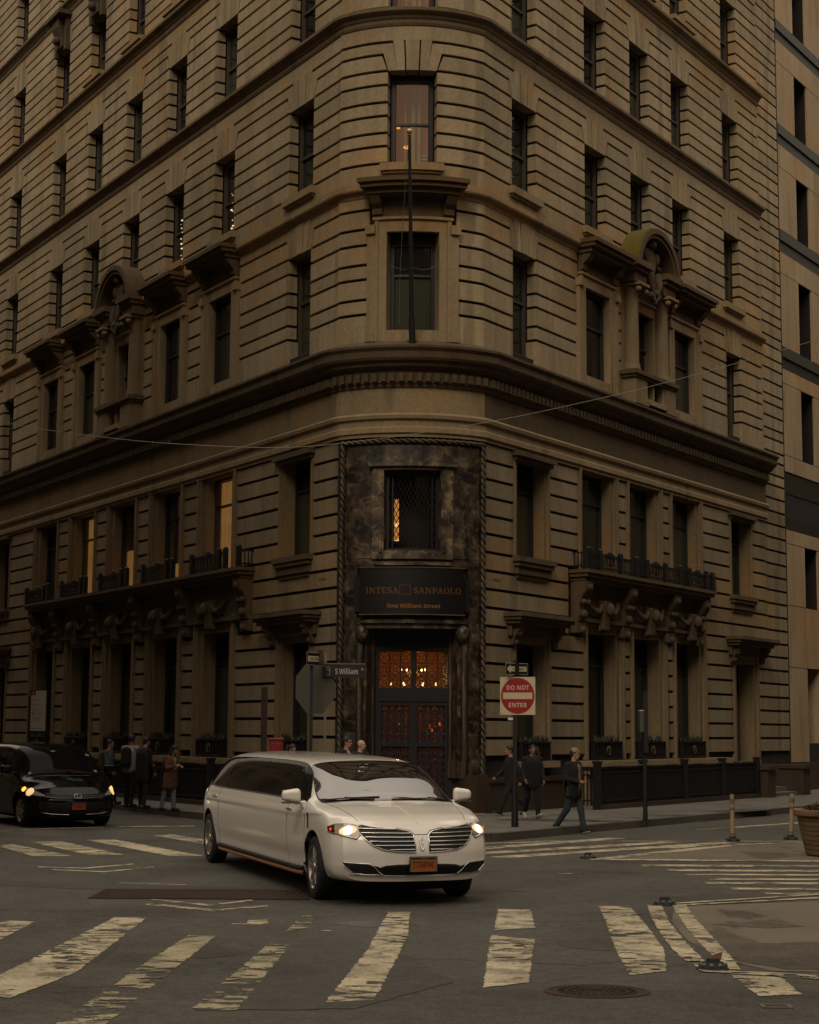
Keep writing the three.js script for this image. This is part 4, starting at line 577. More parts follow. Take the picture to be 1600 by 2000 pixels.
  for (const [y, r, n] of [[3.62, 0.32, 5], [3.26, 0.62, 8]]) for (let k = 0; k < n; k++) { const a = k / n * Math.PI * 2 + 0.4, x = cx + r * Math.cos(a), z = -42.7 + r * Math.sin(a); bs.push(sph(0.026, x, y, z, 1, 1.3, 1, 8)); arms.push(tube([[cx, y + 0.1, -42.7], [lerp(cx, x, 0.6), y - 0.12, lerp(-42.7, z, 0.6)], [x, y - 0.03, z]], 0.008, 5)); }
  arms.push(rod([cx, 3.2, -42.7], [cx, 4.7, -42.7], 0.012, 6));
  const ch = mesh('chandelier', arms, M.castIron, V); mesh('bulb', bs, bulb, ch);
  mesh('wall_lamp', [sph(0.03, cx + 0.42, 2.2, -42.0, 1, 1.8, 1), sph(0.03, cx + 0.46, 2.12, -42.0, 1, 1.6, 1), sph(0.028, cx + 0.66, 2.26, -42.0, 1, 1.8, 1), sph(0.012, cx - 0.34, 2.26, -42.0)], red, V);
  const p = new THREE.PointLight(new THREE.Color(1, 0.50, 0.15), 2.6, 0, 2); p.position.set(cx, 3.5, -42.7); p.castShadow = true; p.shadow.radius = 8; V.add(p);
}
{ // warm rooms behind the bay windows of the fourth and fifth storeys and one left-hand window
  const cur = std({ color: lin(0.25, 0.10, 0.03), emissive: lin(0.060, 0.022, 0.006), emissiveIntensity: 0.42, roughness: 1 }), cur2 = std({ color: lin(0.25, 0.2, 0.08), emissive: lin(0.07, 0.040, 0.013), emissiveIntensity: 0.30, roughness: 1 }), lampM = std({ color: lin(0.9, 0.4, 0.1), emissive: lin(1, 0.34, 0.05), emissiveIntensity: 0.55 });
  for (const s of [0, 1]) { const y = 16 + 4.05 * s; const curt = []; const r = onF(mesh('lit_room', [fbx(FR.bay, -0.7, 0.7, y - 0.1, y + 2.6, -1.3, -1.25), fbx(FR.bay, -0.75, -0.7, y - 0.1, y + 2.6, -1.3, -0.62), fbx(FR.bay, 0.7, 0.75, y - 0.1, y + 2.6, -1.3, -0.62)], cur, bank), FR.bay);
    mesh('curtain', [-0.28, -0.02, 0.02, 0.2].map((x, i) => fbx(FR.bay, x, x + 0.05 + 0.02 * i, y, y + 2.3, -1.0, -0.95)), cur2, r);
    mesh('lamp', [sph(0.05, -0.35, y + 1.25, 2.0, 1, 0.6, 1), sph(0.07, -0.13, y + 0.72, 2.05, 1.3, 0.55, 1), sph(0.03, 0.22, y + 0.2, 2.1), sph(0.02, 0.25, y + 0.12, 2.1)], lampM, r);
    if (!s) mesh('towel_stack', Array.from({ length: 4 }, (_, k) => rbox(0.26, 0.075, 0.2, 0.03, 0.36 + 0.01 * (k % 2), y + 0.16 + 0.08 * k, 2.2)), std({ color: lin(0.3, 0.27, 0.2), roughness: 1 }), r); }
  onF(mesh('lit_room', [bx(LC[1] + 0.15, LC[1] + 0.66, 17.0, 18.3, -0.95, -0.9)], std({ color: lin(0.4, 0.2, 0.05), emissive: lin(0.45, 0.21, 0.04), emissiveIntensity: 0.25 }), bank), FR.left);
  onF(mesh('room_wall', [bx(LC[1] - 0.7, LC[1] + 0.7, 15.9, 18.5, -1.1, -1.0)], M.frameTan, bank), FR.left);
}
// --- walls: backing, then the stones (the largest in view singly, the rest joined)
for (const [F, g] of backs) { const w = onF(mesh('wall', g, M.stoneBack, bank), F); wallOf.set(F, w); }
{
  pieces.sort((a, b) => b.score - a.score); const count = {}, rest = new Map();
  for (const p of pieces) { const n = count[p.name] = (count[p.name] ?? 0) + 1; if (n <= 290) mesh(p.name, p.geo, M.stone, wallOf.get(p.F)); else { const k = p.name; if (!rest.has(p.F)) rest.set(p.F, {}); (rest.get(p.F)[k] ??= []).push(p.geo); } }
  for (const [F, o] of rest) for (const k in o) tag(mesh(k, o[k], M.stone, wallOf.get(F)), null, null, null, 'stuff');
}
// ---------------------------------------------------------------- neighbouring buildings
{
  const N = thing('office_building', 'taller plain pink-beige stone office building with dark green bands beside the bank', 'building');
  const F = FR.right, st = std({ map: stoneTex, bumpMap: stoneBump, bumpScale: 0.003, roughness: 0.85, color: lin(1.16, 1.10, 1.08), vertexColors: true }), gr = phys({ color: lin(0.022, 0.023, 0.016), roughness: 0.45, specularIntensity: 0.4 }), grL = phys({ color: lin(0.045, 0.045, 0.032), roughness: 0.5, specularIntensity: 0.4 });
  const wins = [22.95, 26.6, 30.2, 33.8, 37.4], W = 1.28, Z = -0.10;
  const bands = [[9.11, 11.14], [14.8, 15.59], [19.02, 19.84], [22.98, 23.74], [26.9, 27.66], [30.9, 31.66], [34.9, 35.66]];
  const rows = [[1.75, 4.35, -0.5], [6.48, 8.62, 0], [11.72, 14.28, 0], [15.65, 18.25, 0], [19.86, 22.15, 0], [23.78, 26.06, 0], [27.7, 30.1, 0], [31.7, 34.1, 0]];
  const rects = []; for (const c of wins) for (const [a, b, o] of rows) rects.push([c - W / 2 - (o ? 0.9 : 0), c + W / 2 + (o ? 0.9 : 0), a, b]);
  const wall = onF(mesh('wall', backing(F, 20.54, 42, 0.0, 38, rects, Z - 0.06, 0.8), M.stoneBack, N), F);
  onF(mesh('wall_core', bx(20.54, 42, 0, 38, -9, -1.2), M.stoneBack, N), F);
  const xs = [20.54, ...wins.flatMap(c => [c - W / 2, c + W / 2]), 42]; const ys = [1.1, 4.35, 6.48, 8.62, 9.11, 11.14, 11.72, 14.28, 14.8, 15.59, 18.25, 19.02, 19.84, 22.15, 22.98, 23.74, 26.06, 26.9, 27.66, 30.1, 30.9, 31.66, 34.1, 34.9, 35.66, 38];
  for (let j = 0; j < ys.length - 1; j++) { const ya = ys[j], yb = ys[j + 1], m = (ya + yb) / 2; if (bands.some(b => m > b[0] && m < b[1])) continue;
    const inWin = rows.some(r => m > r[0] && m < r[1]);
    for (let i = 0; i < xs.length - 1; i++) { const isW = i % 2 === 1; if (isW && inWin) continue; const g = bx(xs[i] + 0.008, xs[i + 1] - 0.008, ya + 0.012, yb - 0.012, Z - 0.06 - (isW ? 0 : 0.5), Z); tone(g, rnd(0.9, 1.06)); onF(mesh('stone_panel', g, st, wall), F).position.set(0, 0, 0); wall.children[wall.children.length - 1].rotation.set(0, 0, 0); } }
  for (const [a, b] of bands) { const k = b - a > 1.5; const g = onF(mesh('spandrel_band', [bx(20.56, 42, a + 0.02, lerp(a, b, k ? 0.22 : 0.52) - 0.02, Z - 0.2, Z - 0.05), ...(k ? [bx(20.56, 42, lerp(a, b, 0.62) + 0.02, b - 0.02, Z - 0.2, Z - 0.04)] : [])], gr, N), F);
    mesh('band_trim', k ? bx(20.56, 42, lerp(a, b, 0.22) + 0.01, lerp(a, b, 0.62) - 0.01, Z - 0.25, Z - 0.16) : bx(20.56, 42, lerp(a, b, 0.52), b - 0.02, Z - 0.16, Z + 0.02), k ? M.glass : grL, g); }
  for (const c of wins) for (const [a, b, o] of rows) { const w = onF(mesh('window', [bx(c - W / 2 - (o ? 0.9 : 0), c - W / 2 - (o ? 0.9 : 0) + 0.05, a, b, -0.75, -0.62), bx(c + W / 2 + (o ? 0.9 : 0) - 0.05, c + W / 2 + (o ? 0.9 : 0), a, b, -0.75, -0.62), bx(c - 0.02, c + 0.02, a, b, -0.75, -0.64)], M.frame, N), F); mesh('pane', bx(c - W / 2 - (o ? 0.85 : -0.05), c + W / 2 + (o ? 0.85 : -0.05), a, b, -0.74, -0.72), M.glass, w); }
  onF(mesh('plinth', bx(20.54, 42, 0, 1.09, -0.8, Z + 0.08), M.granite, N), F);
}
// blocks across the streets and behind the viewpoint: they close the street canyon and show in the reflections
function block(label, poly, h, wallC) {
  const b = thing('street_block', label, 'building', [0, 0, 0], 0, 'blocks across the streets'); const ww = [], gl = [];
  const s = new THREE.Shape(poly.map(p => new THREE.Vector2(p[0], -p[1]))), g = new THREE.ExtrudeGeometry(s, { depth: h, bevelEnabled: false }); g.rotateX(-Math.PI / 2); ww.push(boxUV(strip(g)));
  poly.forEach((p, i) => { const q = poly[(i + 1) % poly.length], L = Math.hypot(q[0] - p[0], q[1] - p[1]), r = Math.atan2(-(q[1] - p[1]), q[0] - p[0]); if (i === poly.length - 1 && poly.length > 3) { } 
    for (let x = 2; x < L - 1.5; x += 3.4) for (let y = 2; y < h - 3; y += 4.1) { for (const sgn of [1]) { const a = new THREE.BoxGeometry(1.5, 2.5, 0.1); a.translate(x, y + 1.25, 0); a.rotateY(r); a.translate(p[0], 0, p[1]); gl.push(strip(a)); const f = new THREE.BoxGeometry(2.0, 0.2, 0.5); f.translate(x, y - 0.1, 0); f.rotateY(r); f.translate(p[0], 0, p[1]); ww.push(boxUV(strip(f))); } } });
  mesh('wall', ww, std({ map: stoneTex, roughness: 0.95, color: wallC }), b); tag(mesh('window', gl, M.glass, b), null, null, null, 'stuff'); return b;
}
block('dark stone block across the left-hand street, out of the picture to the left', [atL(-11, 14.5), atL(80, 14.5), atL(80, 34), atL(-11, 34)], 32, lin(0.75, 0.7, 0.65));
block('dark stone block across the right-hand street, out of the picture to the right', [atR(80, 17), atR(-13, 17), atR(-13, 38), atR(80, 38)], 25, lin(0.8, 0.72, 0.66));
block('dark stone block behind the viewpoint, facing the bank corner', [[-26, 11], [26, 11], [26, 30], [-26, 30]], 30, lin(0.7, 0.66, 0.62));

block('dark stone block closing the far end of the left-hand street, out of the picture', [atL(105, 40), atL(105, -4), atL(125, -4), atL(125, 40)], 42, lin(0.7, 0.66, 0.62));
block('dark stone block closing the far end of the right-hand street, out of the picture', [atR(105, -4), atR(105, 40), atR(125, 40), atR(125, -4)], 42, lin(0.7, 0.66, 0.62));
// ---------------------------------------------------------------- things fixed to the bank
{
  const s = thing('bank_sign', 'dark curved sign panel with bronze lettering above the marble doorway', 'sign', [CB.x, 0, CB.z]);
  const R = RB + 0.16, panel = (x0, x1, y0, y1, z0, z1) => bend(bx(x0, x1, y0, y1, z0, z1, 24));
  const dark = std({ color: lin(0.010, 0.007, 0.009), roughness: 0.5 });
  const tex = canvasTex(2048, 940, (c, w, h) => { c.fillStyle = '#0d080a'; c.fillRect(0, 0, w, h); c.strokeStyle = c.fillStyle = '#6f4a1c'; c.lineWidth = 7; c.textBaseline = 'alphabetic';
    c.font = '168px serif'; c.save(); const spaced = (t, x, y, sp) => { for (const ch of t) { c.fillText(ch, x, y); x += c.measureText(ch).width + sp; } return x; };
    spaced('INTESA', 130, 520, 6); spaced('SANPAOLO', 1050, 520, 2); c.restore();
    c.strokeRect(790, 352, 200, 190); c.lineWidth = 3; c.globalAlpha = 0.45; for (let k = 0; k < 5; k++) { c.beginPath(); c.moveTo(815, 385 + k * 32); c.lineTo(965, 385 + k * 32); c.stroke(); } c.globalAlpha = 1;
    c.fillStyle = '#86581f'; c.font = 'bold 112px sans-serif'; c.textAlign = 'center'; c.fillText('One William Street', w / 2 + 30, 815); });
  const face = bend((() => { const g = new THREE.PlaneGeometry(2.46, 1.10, 24, 1); g.translate(0.07, 5.40, 0.166); return strip(g); })());
  mesh('panel', [panel(-1.16, 1.30, 4.84, 5.96, -0.2, 0.16), panel(-1.34, 1.50, 4.92, 5.76, -0.2, 0.05)], dark, s);
  mesh('lettering', face, std({ map: tex, roughness: 0.45, metalness: 0.2 }), s);
  const brass = std({ color: lin(0.10, 0.06, 0.022), roughness: 0.8 });
  mesh('trim', [panel(-1.17, 1.31, 5.955, 5.975, 0.0, 0.185), panel(-1.17, 1.31, 4.83, 4.85, 0.0, 0.185)], brass, s);
}
for (const [F, x, l] of [[FR.left, -0.62, 'small incised name on the pale stone left of the doorway sign'], [FR.right, 0.62, 'small incised name on the pale stone right of the doorway sign']]) {
  const g = new THREE.PlaneGeometry(0.46, 0.15); g.translate(x, 5.78, 0.004); const t = canvasTex(512, 160, (c, w, h) => { c.fillStyle = '#000'; c.fillRect(0, 0, w, h); c.fillStyle = '#fff'; c.font = 'bold 104px serif'; c.textAlign = 'center'; c.fillText('William', w / 2, 112); });
  tag(onF(mesh('street_name_carving', strip(g), std({ color: lin(0.012, 0.008, 0.006), alphaMap: t, alphaTest: 0.5, roughness: 0.9 })), F), l, 'inscription');
}
{
  const f = thing('flagpole', 'tall dark bare flagpole with a gold ball leaning out over the doorway', 'flagpole', [0.03, 11.2, -39.86]);
  mesh('pole', rod([0, 0.35, 0], [-0.09, 4.9, 1.3], 0.062, 12, 0.034), M.ironPole, f);
  mesh('ball', sph(0.07, -0.09, 4.98, 1.33), std({ color: lin(0.5, 0.36, 0.2), roughness: 0.35, metalness: 0.6 }), f);
  mesh('socket', [rod([0.02, -0.02, -0.08], [-0.005, 0.75, 0.10], 0.085, 12, 0.075), bx(-0.12, 0.12, -0.1, 0.25, -0.3, -0.1), torus(0.07, 0.015, -0.01, 0.7, 0.1)], M.ironPole, f);
  mesh('halyard', [tube([[-0.1, 4.85, 1.35], [-0.22, 3.2, 0.7], [-0.30, 1.6, 0.2], [-0.3, 0.6, 0.05]], 0.006, 4), tube([[-0.55, 2.2, -0.45], [-0.2, 1.95, 0.1], [-0.03, 1.9, 0.5], [0.25, 1.95, 0.1], [0.6, 2.2, -0.45]], 0.006, 4)], M.galv, f);
  mesh('lamp_bracket', [sph(0.02, -0.16, 4.62, 1.26)], M.castIron, f);
}
for (const [c, y0, y1, l, n] of [[LC[2], 15.95, 17.3, 'string of small warm lights beside the third window of the fourth storey', 9], [LC[1], 15.95, 17.2, 'string of small warm lights beside the lit window of the fourth storey', 8]]) {
  const s = onF(thing('string_light', l, 'string lights'), FR.left), g = [], h = std({ color: lin(1, 0.9, 0.7), emissive: lin(1, 0.80, 0.5), emissiveIntensity: 0.35 });
  for (let k = 0; k < n; k++) g.push(sph(rnd(0.010, 0.032), c + 0.62 + rnd(-0.05, 0.08), lerp(y1, y0, (k + rnd(-0.1, 0.7)) / n), 0.03, 1.6, 0.7, 1, 8)); mesh('bulb', g, h, s); mesh('cable', tube(Array.from({ length: 8 }, (_, k) => [c + 0.62 + 0.03 * Math.sin(k), lerp(y1, y0, k / 7), 0.01]), 0.006, 4), M.iron, s);
}
// iron window boxes with winter plants on the sills
function plantBox(F, c, w, label) {
  const b = onF(thing('window_box', label, 'window box', [0, 0, 0], 0, 'iron window boxes on the ground floor sills'), F), g = [];
  g.push(bx(c - w / 2, c + w / 2, 1.36, 1.80, -0.30, 0.10)); for (let k = 0; k <= 10; k++) { const x = c - w / 2 + w * k / 10; g.push(bx(x - 0.015, x + 0.015, 1.36, 1.84, 0.10, 0.13)); } g.push(bx(c - w / 2 - 0.02, c + w / 2 + 0.02, 1.80, 1.85, -0.3, 0.14), bx(c - w / 2 - 0.02, c + w / 2 + 0.02, 1.36, 1.42, -0.3, 0.14));
  mesh('box', g, M.iron, b); mesh('ornament', [sph(0.05, c, 1.62, 0.14, 0.5, 1.8, 0.5), torus(0.12, 0.015, c, 1.6, 0.13)], std({ color: lin(0.10, 0.075, 0.03), roughness: 0.5, metalness: 0.5 }), b);
  const lf = []; for (let k = 0; k < 60; k++) { const q = new THREE.ConeGeometry(rnd(0.02, 0.05), rnd(0.12, 0.26), 4); q.rotateZ(rnd(-0.9, 0.9)); q.rotateX(rnd(-0.6, 0.6)); q.translate(c + rnd(-w / 2, w / 2), 1.86 + rnd(0, 0.10), rnd(-0.25, 0.08)); lf.push(strip(q)); }
  tag(mesh('foliage', lf, std({ color: lin(0.020, 0.022, 0.012), roughness: 0.9 }), b), null, null, null, 'stuff');
}
const ord = ['nearest the entrance', 'second from the entrance', 'third from the entrance', 'fourth from the entrance', 'farthest from the entrance'];
plantBox(FR.left, LC[0], 1.4, 'black iron window box under the hooded window just left of the entrance');
ornateL.forEach((c, i) => plantBox(FR.left, c, 1.6, 'black iron window box below the left balcony, ' + ord[i]));
plantBox(FR.right, RC[0] + 0.35, 1.4, 'black iron window box behind the do not enter sign');
RG.forEach((c, i) => plantBox(FR.right, c, 1.6, 'black iron window box below the right balcony, ' + ['nearest the entrance', 'in the middle of three', 'farthest from the entrance'][i]));
// iron area railings
function railing(F, xa, xb, out, label, h0 = 0.15) {
  const r = onF(thing('iron_railing', label, 'railing'), F), y1 = h0 + 1.12;
  mesh('curb', bx(xa, xb, 0.1, h0 + 0.12, out - 0.14, out + 0.10), M.granite, r);
  mesh('rail', [bx(xa, xb, y1 - 0.10, y1 - 0.05, out - 0.03, out + 0.03), bx(xa, xb, y1 - 0.22, y1 - 0.19, out - 0.02, out + 0.02), bx(xa, xb, h0 + 0.2, h0 + 0.24, out - 0.02, out + 0.02)], M.iron, r);
  const bars = []; for (let x = xa + 0.06; x < xb; x += 0.085) bars.push(bx(x - 0.014, x + 0.014, h0 + 0.1, y1 - 0.06, out - 0.014, out + 0.014)); tag(mesh('bar', bars, M.iron, r), null, null, null, 'stuff');
  const n = Math.round((xb - xa) / 2.4); for (let k = 0; k <= n; k++) { const x = lerp(xa, xb, k / n); mesh('post', [bx(x - 0.08, x + 0.08, 0.12, y1 + 0.04, out - 0.08, out + 0.08), bx(x - 0.10, x + 0.10, y1 + 0.04, y1 + 0.10, out - 0.10, out + 0.10)], M.iron, r); }
  for (const x of [xa, xb]) mesh('return_rail', [bx(x - 0.03, x + 0.03, y1 - 0.1, y1 - 0.05, 0.2, out), bx(x - 0.02, x + 0.02, h0 + 0.2, h0 + 0.24, 0.2, out), ...Array.from({ length: 9 }, (_, k) => bx(x - 0.014, x + 0.014, h0 + 0.1, y1 - 0.06, 0.3 + k * 0.1, 0.328 + k * 0.1))], M.iron, r);
  for (let k = 0; k < 6; k++) mesh('metal_strip', bx(lerp(xa, xb, (k + 0.25) / 6), lerp(xa, xb, (k + 0.72) / 6), y1 - 0.045, y1 - 0.015, out - 0.05, out + 0.05), M.galv, r);  // pale strips standing in for sky highlights along the rail top
}
railing(FR.left, -22.8, -4.4, 1.15, 'black iron area railing along the left-hand pavement below the balcony windows');
railing(FR.right, 3.6, 14.2, 1.2, 'black iron area railing along the right-hand pavement behind the walking man');

// ---------------------------------------------------------------- poles, signs, street furniture
const GS = 0.15;
function printed(w, h, tex, d = 0.004) { const g = new THREE.PlaneGeometry(w, h); g.translate(0, 0, d); return [strip(g), std({ map: tex, roughness: 0.5 })]; }
const oneWay = flip => canvasTex(768, 256, (c, w, h) => { c.fillStyle = '#17121a'; c.fillRect(0, 0, w, h); c.strokeStyle = '#a89e88'; c.lineWidth = 8; c.strokeRect(5, 5, w - 10, h - 10); if (flip) { c.translate(w, 0); c.scale(-1, 1); } c.fillStyle = '#b3a98f'; c.beginPath(); c.moveTo(36, 128); c.lineTo(170, 28); c.lineTo(170, 74); c.lineTo(720, 74); c.lineTo(720, 182); c.lineTo(170, 182); c.lineTo(170, 228); c.closePath(); c.fill(); if (flip) { c.setTransform(1, 0, 0, 1, 0, 0); } c.fillStyle = '#17121a'; c.font = 'bold 92px sans-serif'; c.textAlign = 'center'; c.fillText('ONE WAY', flip ? w / 2 - 40 : w / 2 + 60, 162); });
{
  const p = thing('sign_post', 'dark sign post carrying the red do not enter sign on the right pavement corner', 'sign post', [2.21, GS, -35.3]);
  mesh('pole', [bx(-0.035, 0.035, 0, 3.42, -0.035, 0.035), cyl(0.075, 0.06, 0.9, 12)], M.ironPole, p);
  const a = new THREE.Group(); a.name = 'do_not_enter_sign'; a.position.set(0.06, 2.68, 0.06); a.rotation.y = -0.30; p.add(a);
  mesh('plate', rbox(0.75, 0.78, 0.012, 0.005, 0, 0, 0, 1), M.signBack, a);
  const t = canvasTex(768, 798, (c, w, h) => { c.fillStyle = '#b8a98c'; c.fillRect(0, 0, w, h); c.fillStyle = '#8a0718'; c.beginPath(); c.ellipse(w / 2, h / 2, 366, 382, 0, 0, 7); c.fill(); c.fillStyle = '#b9a988'; c.fillRect(64, 330, w - 128, 136); c.font = 'bold 132px sans-serif'; c.textAlign = 'center'; c.fillText('DO NOT', w / 2, 272); c.fillText('ENTER', w / 2, 640); });
  mesh('face', ...printed(0.75, 0.78, t, 0.0075), a);
  const b = new THREE.Group(); b.name = 'one_way_sign'; b.position.set(0.04, 3.235, 0.05); b.rotation.y = 0.52; p.add(b);
  mesh('plate', rbox(0.56, 0.25, 0.012, 0.005, 0, 0, 0, 1), M.signBack, b); mesh('face', ...printed(0.55, 0.24, oneWay(false), 0.0075), b); mesh('clamp', [bx(-0.045, 0.045, -0.13, 0.13, 0.008, 0.02)], M.ironPole, b);
  mesh('sticker', bx(-0.14, -0.04, 2.18, 2.23, 0.03, 0.034), M.white, p);
}
{
  const p = thing('sign_post', 'dark sign post with a one way sign seen nearly edge-on, left of the entrance', 'sign post', [-2.07, GS, -36.3]);
  mesh('pole', [bx(-0.035, 0.035, 0, 3.36, -0.035, 0.035), cyl(0.07, 0.06, 0.8, 12)], M.ironPole, p);
  const b = new THREE.Group(); b.name = 'one_way_sign'; b.position.set(0.07, 3.46, 0); b.rotation.y = 0.98; p.add(b); mesh('plate', rbox(0.62, 0.29, 0.012, 0.005, 0, 0, 0, 1), M.signBack, b); mesh('face', ...printed(0.6, 0.28, oneWay(true), 0.0075), b);
  const b2 = new THREE.Group(); b2.name = 'one_way_sign'; b2.position.set(0.17, 3.5, -0.06); b2.rotation.y = -1.2; p.add(b2); mesh('plate', rbox(0.4, 0.32, 0.012, 0.005, 0, 0, 0, 1), M.signBack, b2);
}
{
  const p = thing('stop_sign_post', 'thin galvanised post with the grey back of an octagonal sign and a street name blade', 'sign post', [-1.80, GS, -36.85]);
  mesh('pole', [bx(-0.025, 0.025, 0, 3.62, -0.025, 0.025)], M.galv, p);
  const o = []; for (let k = 0; k < 8; k++) { const a = (k + 0.5) / 8 * Math.PI * 2; o.push([0.60 * Math.cos(a) * 0.76, 0.60 * Math.sin(a)]); }
  const s = mesh('octagon_sign', prism(o, -0.008, 0.004, 0.002), M.signBack, p); s.position.set(-0.22, 2.86, 0.06); s.rotation.y = 0.15;
  const n = new THREE.Group(); n.name = 'street_name_sign'; n.position.set(0.40, 3.23, 0.02); n.rotation.y = 0.06; p.add(n);
  const t = canvasTex(1024, 320, (c, w, h) => { c.fillStyle = '#1a131a'; c.fillRect(0, 0, w, h); c.fillStyle = '#2a222a'; c.fillRect(14, 30, 176, 262); c.fillStyle = '#8d826c'; c.save(); c.translate(60, 70); c.fillRect(0, 0, 110, 14); c.fillRect(100, 30, 18, 150); c.fillRect(20, 186, 100, 16); c.beginPath(); c.moveTo(18, 40); c.lineTo(96, 70); c.lineTo(96, 100); c.lineTo(40, 60); c.fill(); c.restore(); c.fillStyle = '#a59a82'; c.fillRect(0, 0, w, 8); c.font = 'bold 158px sans-serif'; c.save(); c.scale(0.8, 1.12); c.fillText('S William', 370, 212); c.restore(); c.font = 'bold 78px sans-serif'; c.save(); c.scale(0.85, 1); c.fillText('St', 1090, 148); c.restore(); });
  mesh('blade', bx(-0.46, 0.46, -0.15, 0.15, -0.006, 0.006), M.ironPole, n); mesh('face', ...printed(0.92, 0.30, t, 0.0075), n); mesh('rim', bx(-0.46, 0.46, 0.15, 0.162, -0.012, 0.012), M.galv, n);
}
{
  const p = thing('sign_post', 'plain dark post with narrow signs turned edge-on, right of the walking man', 'sign post', [5.25, GS, -37.85]);
  mesh('pole', [bx(-0.032, 0.032, 0, 2.85, -0.032, 0.032), cyl(0.055, 0.045, 0.6, 10)], M.ironPole, p);
  mesh('sign_plate', [bx(-0.03, 0.06, 1.5, 2.85, -0.16, 0.16)], M.ironPole, p); const q = mesh('small_sign', bx(-0.12, -0.03, 1.95, 2.42, -0.15, 0.15), M.signBack, p); mesh('sign_edge', bx(-0.125, -0.03, 2.42, 2.435, -0.15, 0.15), M.white, q);
}
{
  const p = thing('fire_alarm_box', 'red street call box on a dark post behind the limousine roof', 'call box', [-2.97, GS, -38.5]);
  mesh('post', [cyl(0.06, 0.05, 1.4, 12), cyl(0.13, 0.1, 0.2, 12)], M.ironPole, p);
  mesh('box', [rbox(0.32, 0.42, 0.24, 0.03, 0, 1.54, 0), rbox(0.36, 0.06, 0.28, 0.02, 0, 1.74, 0), rbox(0.2, 0.22, 0.02, 0.008, 0, 1.54, 0.125)], std({ color: lin(0.19, 0.010, 0.014), roughness: 0.5 }), p);
}
{
  const p = thing('notice_board', 'tall pale bus stop panel with a red corner square above the black minivan', 'notice panel', [-11.3, GS, -52]);
  mesh('post', bx(-0.30, -0.24, 0, 2.9, -0.05, 0.05), M.ironPole, p);
  const t = canvasTex(384, 1024, (c, w, h) => { c.fillStyle = '#97907e'; c.fillRect(0, 0, w, h); c.fillStyle = '#5c1019'; c.fillRect(0, 0, 118, 120); c.fillStyle = '#a06a6c'; c.beginPath(); c.arc(56, 62, 26, 0, 7); c.fill(); c.fillStyle = '#453b34'; for (const [y, l, hh] of [[215, 0.36, 10], [255, 0.5, 12], [345, 0.7, 10], [375, 0.45, 8], [470, 0.66, 14], [690, 0.6, 10], [720, 0.68, 10], [750, 0.6, 8], [790, 0.4, 8], [960, 0.7, 12]]) { for (let x = 34; x < w * l; x += 26) c.fillRect(x, y, 18 + (x * 7 % 9), hh); } c.fillStyle = '#4d2026'; c.fillRect(56, 520, 28, 110); c.fillStyle = '#5a5048'; for (let k = 0; k < 4; k++) c.fillRect(110, 530 + k * 26, 180, 6); });
  mesh('frame', [bx(-0.27, 0.27, 1.78, 3.10, -0.03, 0.02)], M.ironPole, p); const f = new THREE.Group(); f.name = 'panel'; f.position.set(0.0, 2.48, 0.02); p.add(f); mesh('face', ...printed(0.46, 1.22, t, 0.006), f);
}
for (const [x, z, tilt, l] of [[6.34, -33.46, 0.0, 'upright tan flexible delineator post on a black rubber foot beside the crossing'], [7.62, -34.12, -0.06, 'leaning tan flexible delineator post near the round planter']]) {
  const d = thing('delineator_post', l, 'delineator', [x, 0.004, z], 0.3, 'delineator posts at the plaza edge'); const tan = std({ color: lin(0.30, 0.215, 0.13), roughness: 0.75 });
  const st = mesh('tube', [cyl(0.048, 0.040, 0.83, 14, 0, 0.075, 0)], tan, d); st.rotation.z = tilt; mesh('reflector', [cyl(0.047, 0.047, 0.10, 14, 0, 0.72, 0), cyl(0.049, 0.049, 0.05, 14, 0, 0.60, 0), cyl(0.05, 0.05, 0.04, 14, 0, 0.12, 0)], std({ color: lin(0.14, 0.10, 0.055), roughness: 0.6 }), d).rotation.z = tilt;
  mesh('foot', [cyl(0.15, 0.075, 0.07, 16), cyl(0.07, 0.06, 0.04, 14, 0, 0.06, 0), ...Array.from({ length: 5 }, (_, k) => sph(0.03, 0.12 * Math.cos(k * 1.257), 0.025, 0.12 * Math.sin(k * 1.257)))], M.rubber, d);
}
for (const [x, z, torn, l] of [[3.16, -21.15, 0, 'bare black rubber delineator foot at the top of the double white line'], [2.74, -15.5, 1, 'black rubber delineator foot with a torn orange flap by the crosswalk'], [3.02, -28.7, 0, 'bare rubber delineator foot at the far plaza tip']]) {
  const d = thing('broken_delineator', l, 'delineator base', [x, 0.004, z], 0.5, 'delineator feet left on the road');
  const rim = []; for (let k = 0; k < 8; k++) { const a = k / 8 * Math.PI * 2; rim.push(sph(0.032, 0.10 * Math.cos(a), 0.035, 0.10 * Math.sin(a), 1, 0.8, 1)); }
  mesh('base', [cyl(0.15, 0.09, 0.065, 20), cyl(0.07, 0.055, 0.035, 14, 0, 0.06, 0)], M.rubber, d); mesh('bolt', rim, std({ color: lin(0.05, 0.065, 0.062), roughness: 0.4 }), d);
  if (torn) { const g = prism([[-0.05, 0], [0.09, 0.0], [0.13, 0.065], [0.03, 0.05]], -0.01, 0.01, 0.002); g.rotateX(-0.5); g.translate(0, 0.08, 0.0); mesh('torn_flap', g, std({ color: lin(0.16, 0.06, 0.022), roughness: 0.8 }), d); }
}
